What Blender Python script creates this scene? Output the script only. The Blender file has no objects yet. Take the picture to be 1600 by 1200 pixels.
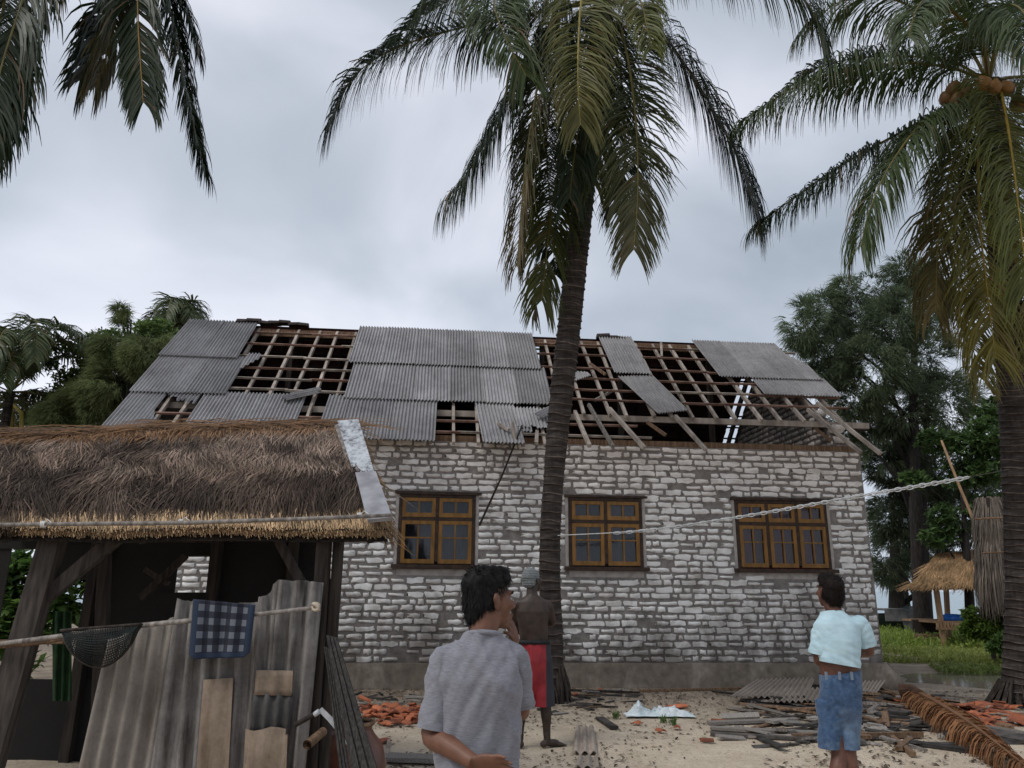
import bpy, bmesh, math, random
import numpy as np
from mathutils import Vector, Matrix, noise, Euler

random.seed(11)
scene = bpy.context.scene
COL = scene.collection

# ---------------------------------------------------------------- camera
F_PX, PITCH, ROLL, CAM_H = 1180.0, math.radians(15.1), math.radians(0.5), 1.5
cam_data = bpy.data.cameras.new('camera')
cam = bpy.data.objects.new('camera', cam_data)
COL.objects.link(cam)
cam_data.sensor_width = 36.0
cam_data.lens = F_PX / 1600.0 * 36.0
cam_data.clip_start = 0.05
cam_data.clip_end = 9000.0
CAM_ROT = Matrix.Rotation(math.pi / 2 + PITCH, 3, 'X') @ Matrix.Rotation(ROLL, 3, 'Z')
cam.matrix_world = Matrix.Translation((0, 0, CAM_H)) @ CAM_ROT.to_4x4()
scene.camera = cam

# ---------------------------------------------------------------- sky, sun, exposure
SUN_EL, SUN_AZ = math.radians(52), math.radians(238)      # high, behind the photographer's left shoulder
world = bpy.data.worlds.new('World')
scene.world = world
world.use_nodes = True
wn, wl = world.node_tree.nodes, world.node_tree.links
wn.clear()
w_out = wn.new('ShaderNodeOutputWorld')
w_bg1 = wn.new('ShaderNodeBackground')
w_sky = wn.new('ShaderNodeTexSky')
w_sky.sky_type = 'NISHITA'
w_sky.sun_disc = False
w_sky.sun_elevation = SUN_EL
w_sky.sun_rotation = SUN_AZ
wl.new(w_sky.outputs[0], w_bg1.inputs[0])
w_bg1.inputs[1].default_value = 0.07
w_bg2 = wn.new('ShaderNodeBackground')
w_tc = wn.new('ShaderNodeTexCoord')
w_map = wn.new('ShaderNodeMapping')
w_map.inputs['Scale'].default_value = (1.0, 1.0, 1.5)
w_map.inputs['Location'].default_value = (0.35, 0.1, 0.32)
wl.new(w_tc.outputs['Generated'], w_map.inputs[0])
w_n1 = wn.new('ShaderNodeTexNoise')
w_n1.inputs['Scale'].default_value = 2.3
w_n1.inputs['Detail'].default_value = 7.0
w_n1.inputs['Roughness'].default_value = 0.42
w_n1.inputs['Distortion'].default_value = 0.35
wl.new(w_map.outputs[0], w_n1.inputs['Vector'])
w_r = wn.new('ShaderNodeValToRGB')
w_r.color_ramp.elements[0].position = 0.36
w_r.color_ramp.elements[0].color = (0.33, 0.38, 0.445, 1)
w_r.color_ramp.elements[1].position = 0.64
w_r.color_ramp.elements[1].color = (0.72, 0.745, 0.83, 1)
e = w_r.color_ramp.elements.new(0.5)
e.color = (0.50, 0.545, 0.625, 1)
wl.new(w_n1.outputs['Fac'], w_r.inputs[0])
# a cloud deck is brighter low over the sea, where it thins out
w_sep = wn.new('ShaderNodeSeparateXYZ')
wl.new(w_tc.outputs['Generated'], w_sep.inputs[0])
w_mr = wn.new('ShaderNodeMapRange')
w_mr.inputs['From Min'].default_value = 0.05
w_mr.inputs['From Max'].default_value = 0.50
w_mr.inputs['To Min'].default_value = 1.24
w_mr.inputs['To Max'].default_value = 0.98
wl.new(w_sep.outputs['Z'], w_mr.inputs['Value'])
w_mul = wn.new('ShaderNodeVectorMath')
w_mul.operation = 'SCALE'
wl.new(w_r.outputs[0], w_mul.inputs[0])
wl.new(w_mr.outputs[0], w_mul.inputs['Scale'])
wl.new(w_mul.outputs[0], w_bg2.inputs[0])
w_bg2.inputs[1].default_value = 0.93
w_mix = wn.new('ShaderNodeMixShader')
w_mix.inputs[0].default_value = 0.93
wl.new(w_bg1.outputs[0], w_mix.inputs[1])
wl.new(w_bg2.outputs[0], w_mix.inputs[2])
wl.new(w_mix.outputs[0], w_out.inputs[0])

sun_data = bpy.data.lights.new('sun', 'SUN')
sun_data.energy = 1.5
sun_data.angle = math.radians(28)
sun_data.color = (1.0, 0.97, 0.92)
sun = bpy.data.objects.new('sun', sun_data)
COL.objects.link(sun)
sd = Vector((math.sin(SUN_AZ) * math.cos(SUN_EL), math.cos(SUN_AZ) * math.cos(SUN_EL), math.sin(SUN_EL)))
sun.rotation_euler = sd.to_track_quat('Z', 'Y').to_euler()
sun.location = (0, -20, 30)
vs = scene.view_settings
vs.view_transform = 'Standard'
vs.look = 'None'
vs.exposure = 0.32
vs.gamma = 1.0
scene.cycles.max_bounces = 6
scene.cycles.transparent_max_bounces = 12

# ---------------------------------------------------------------- pixel helpers (photograph is 1600 x 1200)
CAM_P = Vector((0, 0, CAM_H))
def ray(x, y):
    return CAM_ROT @ Vector(((x - 800) / F_PX, -(y - 600) / F_PX, -1.0))
def ground(x, y, z=0.0):
    d = ray(x, y)
    return CAM_P + d * ((z - CAM_H) / d.z)
def at(x, y, Y):
    d = ray(x, y)
    return CAM_P + d * (Y / d.y)
def on_plane(x, y, p0, n):
    d = ray(x, y)
    return CAM_P + d * ((p0 - CAM_P).dot(n) / d.dot(n))

# ---------------------------------------------------------------- mesh helpers
MW = {}
class MB:
    def __init__(self):
        self.v = []; self.f = []; self.c = []
        self.col = (1, 1, 1)
    def vert(self, p):
        self.v.append((p[0], p[1], p[2])); return len(self.v) - 1
    def face(self, idx, col=None):
        self.f.append(tuple(idx)); self.c.append(col or self.col)
    def quad(self, a, b, c, d, col=None):
        i = len(self.v)
        self.v += [tuple(a), tuple(b), tuple(c), tuple(d)]
        self.face((i, i + 1, i + 2, i + 3), col)
    def box(self, c, s, rot=None, col=None, jit=0.0):
        c = Vector(c); i = len(self.v)
        for dz in (-.5, .5):
            for dx, dy in ((-.5, -.5), (.5, -.5), (.5, .5), (-.5, .5)):
                p = Vector((dx * s[0], dy * s[1], dz * s[2]))
                if jit: p += Vector((random.uniform(-jit, jit), random.uniform(-jit, jit), random.uniform(-jit, jit)))
                if rot is not None: p = rot @ p
                p = c + p
                self.v.append((p.x, p.y, p.z))
        for q in ((3, 2, 1, 0), (4, 5, 6, 7), (0, 1, 5, 4), (1, 2, 6, 5), (2, 3, 7, 6), (3, 0, 4, 7)):
            self.face([i + k for k in q], col)
    def beam(self, a, b, w, h, up=(0, 0, 1), col=None, jit=0.0):
        a = Vector(a); b = Vector(b); d = b - a; L = d.length
        z = d.normalized(); up = Vector(up)
        if abs(z.dot(up)) > .98: up = Vector((0, 1, 0))
        x = up.cross(z).normalized(); y = z.cross(x)
        R = Matrix((x, y, z)).transposed()
        self.box((a + b) / 2, (w, h, L), R, col, jit)
    def tube(self, pts, radii, n=8, col=None, cap=True, squash=None):
        pts = [Vector(p) for p in pts]
        if not isinstance(radii, (list, tuple)): radii = [radii] * len(pts)
        rings = []; ref = None
        for k, p in enumerate(pts):
            t = (pts[min(k + 1, len(pts) - 1)] - pts[max(k - 1, 0)]).normalized()
            if ref is None:
                ref = Vector((1, 0, 0)) if abs(t.x) < .8 else Vector((0, 1, 0))
            x = (ref - t * ref.dot(t)).normalized(); y = t.cross(x); ref = x
            r = radii[k]; rx, ry = (r if isinstance(r, (list, tuple)) else (r, r))
            ring = []
            for j in range(n):
                a = 2 * math.pi * j / n
                ring.append(self.vert(p + x * (math.cos(a) * rx) + y * (math.sin(a) * ry)))
            rings.append(ring)
        for k in range(len(rings) - 1):
            A, B = rings[k], rings[k + 1]
            for j in range(n):
                self.face((A[j], A[(j + 1) % n], B[(j + 1) % n], B[j]), col)
        if cap:
            self.face(rings[0][::-1], col); self.face(rings[-1], col)
    def strip(self, pts, widths, side, col=None):
        L = []
        for p, w in zip(pts, widths):
            L.append((self.vert(p - side * (w / 2)), self.vert(p + side * (w / 2))))
        for k in range(len(L) - 1):
            self.face((L[k][0], L[k][1], L[k + 1][1], L[k + 1][0]), col)
    def build(self, name, mat, parent=None, smooth=False, kind=None, local=False, colors=False):
        me = bpy.data.meshes.new(name)
        vv = self.v
        if parent is not None and not local:
            inv = MW[parent].inverted()
            vv = [tuple(inv @ Vector(p)) for p in vv]
        me.from_pydata(vv, [], self.f)
        if colors:
            at_ = me.attributes.new('Col', 'FLOAT_COLOR', 'FACE')
            arr = np.ones((len(self.f), 4), dtype=np.float32)
            arr[:, :3] = np.array(self.c, dtype=np.float32).reshape(-1, 3)
            at_.data.foreach_set('color', arr.ravel())
        if smooth:
            me.polygons.foreach_set('use_smooth', [True] * len(me.polygons))
        me.materials.append(mat)
        me.update()
        o = bpy.data.objects.new(name, me)
        COL.objects.link(o)
        if parent is not None:
            o.parent = parent
            MW[o] = MW[parent].copy()
        else:
            MW[o] = Matrix.Identity(4)
        if kind: o['kind'] = kind
        return o

def tag(o, label=None, cat=None, group=None, kind=None):
    if label: o['label'] = label
    if cat: o['category'] = cat
    if group: o['group'] = group
    if kind: o['kind'] = kind
    return o
def thing(name, label, cat, loc=(0, 0, 0), rotz=0.0, group=None):
    o = bpy.data.objects.new(name, None)
    COL.objects.link(o)
    o.location = loc; o.rotation_euler = (0, 0, rotz)
    o.empty_display_size = 0.2
    MW[o] = Matrix.Translation(Vector(loc)) @ Matrix.Rotation(rotz, 4, 'Z')
    return tag(o, label, cat, group)
def sub_empty(name, parent):
    o = bpy.data.objects.new(name, None)
    COL.objects.link(o); o.parent = parent; MW[o] = MW[parent].copy()
    return o
def recentre(o):
    """put a lone mesh's origin at the bottom centre of its bounds"""
    me = o.data
    n = len(me.vertices); a = np.empty(n * 3, dtype=np.float32); me.vertices.foreach_get('co', a); a = a.reshape(-1, 3)
    c = np.array([(a[:, 0].min() + a[:, 0].max()) / 2, (a[:, 1].min() + a[:, 1].max()) / 2, a[:, 2].min()], dtype=np.float32)
    me.vertices.foreach_set('co', (a - c).ravel()); me.update()
    o.location = Vector(o.location) + Vector(c.tolist())
    return o

# ---------------------------------------------------------------- materials
def new_mat(name):
    m = bpy.data.materials.new(name); m.use_nodes = True
    nt = m.node_tree; nt.nodes.clear()
    out = nt.nodes.new('ShaderNodeOutputMaterial'); b = nt.nodes.new('ShaderNodeBsdfPrincipled')
    nt.links.new(b.outputs[0], out.inputs[0])
    return m, nt, b
def N(nt, t, **kw):
    n = nt.nodes.new(t)
    for k, v in kw.items():
        if k in n.inputs.keys(): n.inputs[k].default_value = v
        else: setattr(n, k, v)
    return n
def coords(nt, space='world', scale=(1, 1, 1), rot=(0, 0, 0)):
    if space == 'world':
        s = N(nt, 'ShaderNodeNewGeometry').outputs['Position']
    else:
        s = N(nt, 'ShaderNodeTexCoord').outputs['Object']
    mp = N(nt, 'ShaderNodeMapping')
    mp.inputs['Scale'].default_value = scale
    mp.inputs['Rotation'].default_value = rot
    nt.links.new(s, mp.inputs[0])
    return mp.outputs[0]
def ramp(nt, src, stops):
    r = N(nt, 'ShaderNodeValToRGB')
    el = r.color_ramp.elements
    el[0].position, el[0].color = stops[0][0], (*stops[0][1], 1)
    el[1].position, el[1].color = stops[-1][0], (*stops[-1][1], 1)
    for p, c in stops[1:-1]:
        e_ = el.new(p); e_.color = (*c, 1)
    nt.links.new(src, r.inputs[0])
    return r.outputs[0]
def noise_tex(nt, vec, scale, detail=4, rough=0.55, dist=0.0):
    t = N(nt, 'ShaderNodeTexNoise')
    t.inputs['Scale'].default_value = scale; t.inputs['Detail'].default_value = detail
    t.inputs['Roughness'].default_value = rough; t.inputs['Distortion'].default_value = dist
    nt.links.new(vec, t.inputs['Vector'])
    return t.outputs['Fac']
def mixc(nt, fac, a, b, mode='MIX'):
    m = N(nt, 'ShaderNodeMix'); m.data_type = 'RGBA'; m.blend_type = mode
    for sock, val in ((m.inputs[0], fac), (m.inputs[6], a), (m.inputs[7], b)):
        if isinstance(val, (int, float)): sock.default_value = val
        elif isinstance(val, tuple): sock.default_value = (*val, 1)
        else: nt.links.new(val, sock)
    return m.outputs[2]
def bump(nt, b, h, strength=0.3, dist=0.01):
    bn = N(nt, 'ShaderNodeBump')
    bn.inputs['Strength'].default_value = strength; bn.inputs['Distance'].default_value = dist
    nt.links.new(h, bn.inputs['Height']); nt.links.new(bn.outputs[0], b.inputs['Normal'])
def simple(name, c1, c2, scale=6.0, rough=0.8, stretch=(1, 1, 1), space='object', bumpk=0.25, bdist=0.004, lo=0.35, hi=0.65, spec=0.3, attr=False, rand=0.0, detail=5):
    m, nt, b = new_mat(name)
    f = noise_tex(nt, coords(nt, space, stretch), scale, detail)
    c = ramp(nt, f, [(lo, c1), (hi, c2)])
    if attr:
        a = N(nt, 'ShaderNodeAttribute'); a.attribute_name = 'Col'
        c = mixc(nt, 1.0, c, a.outputs['Color'], 'MULTIPLY')
    if rand:
        oi = N(nt, 'ShaderNodeObjectInfo')
        mr = N(nt, 'ShaderNodeMapRange'); mr.inputs['To Min'].default_value = 1 - rand; mr.inputs['To Max'].default_value = 1 + rand
        nt.links.new(oi.outputs['Random'], mr.inputs[0])
        vm = N(nt, 'ShaderNodeVectorMath'); vm.operation = 'SCALE'
        nt.links.new(c, vm.inputs[0]); nt.links.new(mr.outputs[0], vm.inputs['Scale']); c = vm.outputs[0]
    nt.links.new(c, b.inputs['Base Color'])
    b.inputs['Roughness'].default_value = rough
    b.inputs['Specular IOR Level'].default_value = spec
    if bumpk: bump(nt, b, f, bumpk, bdist)
    return m

M = {}
M['wood_pale'] = simple('weathered_pale_timber', (0.20, 0.165, 0.14), (0.42, 0.36, 0.31), 5, .85, (1, 1, .25), rand=.25)
M['wood_grey'] = simple('weathered_grey_timber', (0.10, 0.088, 0.08), (0.27, 0.24, 0.215), 5, .85, (6, 6, .6), rand=.3)
M['wood_dark'] = simple('dark_old_timber', (0.016, 0.012, 0.010), (0.050, 0.039, 0.032), 6, .85, (5, 5, .5), rand=.2)  # dark wood, taken darker still so the hut interior looks shaded
M['wood_brown'] = simple('brown_timber', (0.10, 0.058, 0.034), (0.23, 0.145, 0.088), 6, .8, (6, 6, .6), rand=.25)
M['wood_red'] = simple('reddish_batten_timber', (0.14, 0.075, 0.055), (0.27, 0.17, 0.135), 5, .85, (1, 1, 1), rand=.25)
M['frame_dark'] = simple('dark_window_frame', (0.018, 0.010, 0.007), (0.055, 0.030, 0.018), 14, .6, (1, 1, 1))
M['sash'] = simple('ochre_window_sash', (0.15, 0.072, 0.014), (0.25, 0.122, 0.028), 5, .5, (3, 3, .8), bumpk=.1)
# ================================================================ GROUND, SEA
def make_ground_mat():
    m, nt, b = new_mat('sand_and_dirt')
    v = coords(nt, 'world')
    big = noise_tex(nt, v, 0.33, 5, .6, .3)
    mid = noise_tex(nt, v, 2.3, 6, .65)
    fine = noise_tex(nt, v, 30, 4, .7)
    grit = noise_tex(nt, v, 110, 2, .6)
    sand = ramp(nt, mid, [(0.3, (0.46, 0.375, 0.28)), (0.7, (0.64, 0.55, 0.43))])
    dirt = ramp(nt, mid, [(0.3, (0.17, 0.135, 0.105)), (0.7, (0.36, 0.295, 0.23))])
    # trodden dirt and rotten thatch along the house, clean sand in the yard
    sp = N(nt, 'ShaderNodeSeparateXYZ'); nt.links.new(v, sp.inputs[0])
    mr = N(nt, 'ShaderNodeMapRange'); mr.inputs['From Min'].default_value = 8.6; mr.inputs['From Max'].default_value = 11.6
    nt.links.new(sp.outputs['Y'], mr.inputs[0])
    ad = N(nt, 'ShaderNodeMath'); ad.operation = 'MULTIPLY_ADD'
    nt.links.new(big, ad.inputs[0]); ad.inputs[1].default_value = 1.7; ad.inputs[2].default_value = -0.9
    a2 = N(nt, 'ShaderNodeMath'); a2.operation = 'ADD'; a2.use_clamp = True
    nt.links.new(ad.outputs[0], a2.inputs[0]); nt.links.new(mr.outputs[0], a2.inputs[1])
    c = mixc(nt, a2.outputs[0], sand, dirt)
    spk = ramp(nt, fine, [(0.33, (0.45, 0.40, 0.36)), (0.46, (1, 1, 1))])
    c = mixc(nt, 0.75, c, spk, 'MULTIPLY')
    nt.links.new(c, b.inputs['Base Color'])
    b.inputs['Roughness'].default_value = 0.92
    b.inputs['Specular IOR Level'].default_value = 0.2
    h = N(nt, 'ShaderNodeMath'); h.operation = 'MULTIPLY_ADD'
    nt.links.new(fine, h.inputs[0]); h.inputs[1].default_value = .5; nt.links.new(mid, h.inputs[2])
    h2 = N(nt, 'ShaderNodeMath'); h2.operation = 'MULTIPLY_ADD'
    nt.links.new(grit, h2.inputs[0]); h2.inputs[1].default_value = .25; nt.links.new(h.outputs[0], h2.inputs[2])
    bump(nt, b, h2.outputs[0], 0.9, 0.05)
    return m
M['ground'] = make_ground_mat()

def ground_z(x, y):
    z = 0.0
    if y > 40: z -= min(1.6, (y - 40) * 0.12)
    if 3 < y < 40 and -30 < x < 30:
        z += 0.035 * noise.noise(Vector((x * .55, y * .55, 3.1))) + 0.014 * noise.noise(Vector((x * 2.1, y * 2.1, 7.7)))
    z -= .10 * math.exp(-((x - 9.6) / 2.7) ** 2 - ((y - 14.2) / 1.5) ** 2)
    return z
mb = MB()
xs = [-900, -300, -120, -60, -30] + list(np.arange(-12, 16.01, .3)) + [24, 34, 60, 120, 300, 900]
ys = [-600, -200, -60, -20, 0, 2] + list(np.arange(3, 18.01, .3)) + [20, 23, 27, 32, 38, 42, 46, 50, 55, 62]
gi = [[mb.vert((x, y, ground_z(x, y))) for x in xs] for y in ys]
for j in range(len(ys) - 1):
    for i in range(len(xs) - 1):
        mb.face((gi[j][i], gi[j][i + 1], gi[j + 1][i + 1], gi[j + 1][i]))
g = mb.build('ground', M['ground'], smooth=True); tag(g, kind='structure')

m, nt, b = new_mat('sea_water')
b.inputs['Base Color'].default_value = (0.10, 0.19, 0.22, 1); b.inputs['Roughness'].default_value = 0.22
f = noise_tex(nt, coords(nt, 'world', (1, .35, 1)), 0.9, 4)
bump(nt, b, f, .5, .25)
mb = MB(); mb.quad((-6000, 46, -.62), (6000, 46, -.62), (6000, 8000, -.62), (-6000, 8000, -.62))
tag(mb.build('sea', m), kind='structure')

# ================================================================ STONE HOUSE
TH = math.radians(5.5)
HO = ground(800, 1076)
U = Vector((math.cos(TH), math.sin(TH), 0)); NN = Vector((-math.sin(TH), math.cos(TH), 0))
HM = Matrix.Translation(HO) @ Matrix.Rotation(TH, 4, 'Z')
HINV = HM.inverted()
def H_at(x, y, d=0.0):              # pixel -> house coordinates (u, d, z) on the vertical plane at depth d
    return HINV @ on_plane(x, y, HO + NN * d, NN)
PIT = math.radians(41.5)
EAVE_D, EAVE_Z = -0.30, 3.77
RC, RS = math.cos(PIT), math.sin(PIT)
RIDGE_S = 4.53
def R_at(u, s, off=0.0):            # roof coordinates: u along, s up the slope from the eave, off along the normal
    return Vector((u, EAVE_D + s * RC - off * RS, EAVE_Z + s * RS + off * RC))
def R_px(x, y):
    n = HM.to_3x3() @ Vector((0, -RS, RC))
    p = HINV @ on_plane(x, y, HM @ R_at(0, 0), n)
    return p.x, (p.z - EAVE_Z) / RS
RIDGE_D, RIDGE_Z = EAVE_D + RIDGE_S * RC, EAVE_Z + RIDGE_S * RS
U0, U1 = -6.35, 6.07
WTOP, PTOP = 3.84, 0.37
DEPTH = 2 * RIDGE_D

house = thing('stone_house', 'long house of whitewashed stone blocks with a storm-torn corrugated roof', 'house', HO, TH)

def wall_mat(name, c_lo, c_hi, stain, k_bump, white=False):
    m, nt, b = new_mat(name)
    v = coords(nt, 'world')
    n1 = noise_tex(nt, v, 0.9, 6, .62, .5)
    n2 = noise_tex(nt, v, 7.0, 5, .65)
    n3 = noise_tex(nt, coords(nt, 'world', (3.2, 3.2, 9.5)), 1.0, 2, .5)
    c = ramp(nt, n2, [(0.32, c_lo), (0.66, c_hi)])
    if white:
        c = mixc(nt, ramp(nt, n3, [(0.36, (0, 0, 0)), (0.58, (1, 1, 1))]), mixc(nt, 1.0, c, (0.78, 0.76, 0.74), 'MULTIPLY'), c)
    # damp grime: dark streaky patches, thickest near the plinth
    sp = N(nt, 'ShaderNodeSeparateXYZ'); nt.links.new(v, sp.inputs[0])
    st = noise_tex(nt, coords(nt, 'world', (1.0, 1.0, .55)), 1.5, 6, .68, .6)
    mr = N(nt, 'ShaderNodeMapRange'); mr.inputs['From Min'].default_value = 0.3; mr.inputs['From Max'].default_value = 1.9
    mr.inputs['To Min'].default_value = 0.27; mr.inputs['To Max'].default_value = -0.06
    nt.links.new(sp.outputs['Z'], mr.inputs[0])
    ad = N(nt, 'ShaderNodeMath'); ad.operation = 'ADD'; nt.links.new(st, ad.inputs[0]); nt.links.new(mr.outputs[0], ad.inputs[1])
    fac = ramp(nt, ad.outputs[0], [(0.56, (0, 0, 0)), (0.78, (1, 1, 1))])
    c = mixc(nt, fac, c, mixc(nt, 1.0, c, stain, 'MULTIPLY'))
    # pinkish brown tint, stronger towards the wall top
    mr2 = N(nt, 'ShaderNodeMapRange'); mr2.inputs['From Min'].default_value = 2.7; mr2.inputs['From Max'].default_value = 4.0
    nt.links.new(sp.outputs['Z'], mr2.inputs[0])
    mu = N(nt, 'ShaderNodeMath'); mu.operation = 'MULTIPLY'; nt.links.new(mr2.outputs[0], mu.inputs[0]); nt.links.new(n1, mu.inputs[1])
    c = mixc(nt, mu.outputs[0], c, mixc(nt, 1.0, c, (0.80, 0.68, 0.62), 'MULTIPLY'))
    nt.links.new(c, b.inputs['Base Color'])
    b.inputs['Roughness'].default_value = 0.93; b.inputs['Specular IOR Level'].default_value = 0.15
    n4 = noise_tex(nt, v, 42, 4, .7)
    bump(nt, b, n4, k_bump, 0.012)
    return m
M['mortar'] = wall_mat('grey_mortar', (0.155, 0.142, 0.132), (0.29, 0.268, 0.25), (0.55, 0.53, 0.51), .8)
M['block'] = wall_mat('whitewashed_stone', (0.72, 0.70, 0.675), (0.90, 0.89, 0.87), (0.36, 0.34, 0.325), .5, True)
M['plinth'] = wall_mat('stained_cement', (0.21, 0.178, 0.148), (0.37, 0.32, 0.265), (0.55, 0.54, 0.52), .5)

WIN = [(-1.85, -0.62, 1.84, 2.95, 2), (0.91, 2.14, 1.84, 2.95, 2), (3.74, 5.35, 1.84, 2.96, 3)]
# walls: mortar cores
mb = MB()
T = 0.22
cuts = [U0]
for w in WIN: cuts += [w[0], w[1]]
cuts.append(U1)
for i in range(len(cuts) - 1):
    a, c_ = cuts[i], cuts[i + 1]
    if i % 2 == 0:
        mb.box(((a + c_) / 2, T / 2, (PTOP + WTOP) / 2), (c_ - a, T, WTOP - PTOP))
    else:
        w = WIN[i // 2]
        mb.box(((a + c_) / 2, T / 2, (PTOP + w[2]) / 2), (c_ - a, T, w[2] - PTOP))
        mb.box(((a + c_) / 2, T / 2, (w[3] + WTOP) / 2), (c_ - a, T, WTOP - w[3]))
mb.build('front_wall', M['mortar'], house, local=True)
mb = MB(); mb.box(((U0 + U1) / 2, DEPTH - T / 2, (PTOP + WTOP) / 2), (U1 - U0, T, WTOP - PTOP)); mb.build('rear_wall', M['mortar'], house, local=True)
def gable(u, right):
    mb = MB()
    x0, x1 = (u - T, u) if right else (u, u + T)
    prof = [(T, PTOP), (DEPTH - T, PTOP), (DEPTH - T, WTOP), (RIDGE_D + .5, RIDGE_Z - .62), (RIDGE_D - .42, RIDGE_Z - .62)]
    if right:      # stepped and broken away where the roof was torn off
        prof += [(RIDGE_D - .75, RIDGE_Z - .95), (RIDGE_D - 1.05, RIDGE_Z - 1.08), (1.75, 5.28), (1.3, 4.92), (1.05, 4.72), (.62, 4.30), (.36, 4.10), (.2, WTOP)]
    else:
        prof += [(T, WTOP)]
    A = [mb.vert((x0, d, z)) for d, z in prof]; B = [mb.vert((x1, d, z)) for d, z in prof]
    k = len(prof)
    mb.face(A); mb.face(B[::-1])
    for i in range(k): mb.face((A[i], B[i], B[(i + 1) % k], A[(i + 1) % k]))
    return mb.build('gable_wall', M['mortar'], house, local=True), prof
gable(U0, False)
_, gprof = gable(U1, True)
# plinth, spreading at the foot
mb = MB()
o1, o2 = 0.06, 0.11
for (za, zb, oa, ob) in ((-.15, PTOP, o2, o1),):
    A = [mb.vert(p) for p in ((U0 - oa, -oa, za), (U1 + oa, -oa, za), (U1 + oa, DEPTH + oa, za), (U0 - oa, DEPTH + oa, za))]
    B = [mb.vert(p) for p in ((U0 - ob, -ob, zb), (U1 + ob, -ob, zb), (U1 + ob, DEPTH + ob, zb), (U0 - ob, DEPTH + ob, zb))]
    for i in range(4): mb.face((A[i], A[(i + 1) % 4], B[(i + 1) % 4], B[i]))
    mb.face(B)
mb.build('plinth', M['plinth'], house, local=True)
mb = MB()
p = [HINV @ ground(x, y) for x, y in ((1372, 1080), (1392, 1078))]
mb.tube([(U1 + .05, -.05, -.1), (U1 + .03, -.02, .2), (U1 - .02, 0.02, .36)], [.26, .17, .08], 9)
mb.build('plinth_corner', M['plinth'], house, local=True, smooth=True)

# ---- stone blocks
BV = []
for k in range(14):
    r = random.Random(100 + k)
    pts = []
    n = 12
    base = [(-.5, -.28), (-.46, -.46), (-.17, -.5), (.17, -.5), (.45, -.46), (.5, -.25), (.5, .25), (.46, .45), (.17, .5), (-.17, .5), (-.46, .46), (-.5, .28)]
    sm = 0.075 + .075 * r.random()
    for (x, z) in base:
        pts.append((x + r.uniform(-sm, sm) * .55, z * r.uniform(.9, 1.05) + r.uniform(-sm, sm) * 1.25))
    BV.append(pts)
def brick_geo(mb, pts, L, Hh, prot, place, inner=.86):
    i = len(mb.v); n = len(pts)
    for (x, z) in pts: mb.v.append(place(x * L, z * Hh, 0.012))
    for (x, z) in pts: mb.v.append(place(x * (L - .016), z * Hh * inner, -prot))
    cz = mb.vert(place(0, 0, -prot * 1.25))
    for k in range(n):
        mb.face((i + k, i + (k + 1) % n, i + n + (k + 1) % n, i + n + k))
        mb.face((i + n + k, i + n + (k + 1) % n, cz))
BM = []
for k, pts in enumerate(BV):
    mb = MB()
    brick_geo(mb, pts, 1.0, 1.0, 1.0, lambda x, z, d: (x, d if d > 0 else d, z), .92)
    me = bpy.data.meshes.new('brick'); me.from_pydata(mb.v, [], mb.f); me.materials.append(M['block'])
    me.polygons.foreach_set('use_smooth', [True] * len(me.polygons)); BM.append(me)
bricks = []
zc = PTOP + 0.058
row = 0
rb = random.Random(5)
while zc < WTOP - .05:
    ch = rb.uniform(.099, .110)
    x = U0 + rb.uniform(0, .3)
    wob = rb.uniform(0, 10)
    while x < U1 - .1:
        L = rb.choice((rb.uniform(.19, .28), rb.uniform(.19, .27), rb.uniform(.20, .31), rb.uniform(.17, .25), rb.uniform(.07, .14)))
        if x + L > U1 - .02: L = U1 - .02 - x
        if L < .07: break
        cx = x + L / 2
        zz = zc + .022 * noise.noise(Vector((cx * .8, wob, 0)))
        ok = True
        for w in WIN:
            if w[0] - .04 < cx + L / 2 and cx - L / 2 < w[1] + .04 and w[2] - .15 < zz < w[3] + .1:
                # trim against the window
                if cx < w[0]: L2 = (w[0] - .05) - (cx - L / 2); c2 = (cx - L / 2) + L2 / 2
                elif cx > w[1]: L2 = (cx + L / 2) - (w[1] + .05); c2 = (cx + L / 2) - L2 / 2
                else: ok = False; break
                if L2 < .06: ok = False; break
                L, cx = L2, c2
        if ok and rb.random() > .035:
            bricks.append((cx, zz, L, rb.uniform(.070, .093) * (1 if rb.random() > .16 else .62), rb.uniform(.006, .016), rb.randrange(14), rb.uniform(-.025, .025)))
        x += (L if ok else .15) + rb.uniform(.020, .042)
        if not ok:
            pass
    zc += ch; row += 1
vis = sorted(range(len(bricks)), key=lambda i: -(bricks[i][2] * bricks[i][3] * (1.0 if bricks[i][0] > -2.4 else .01)))
single = set(vis[:300])
rest = MB()
for i, (cx, zz, L, Hh, pr, k, rot) in enumerate(bricks):
    if i in single:
        o = bpy.data.objects.new('brick', BM[k]); COL.objects.link(o); o.parent = house
        o.location = (cx, 0, zz); o.scale = (L, pr, Hh); o.rotation_euler = (0, rot, 0)
    else:
        c_, s_ = math.cos(rot), math.sin(rot)
        brick_geo(rest, BV[k], L, Hh, pr, lambda x, z, d: (cx + x * c_ + z * s_, d, zz - x * s_ + z * c_))
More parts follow.
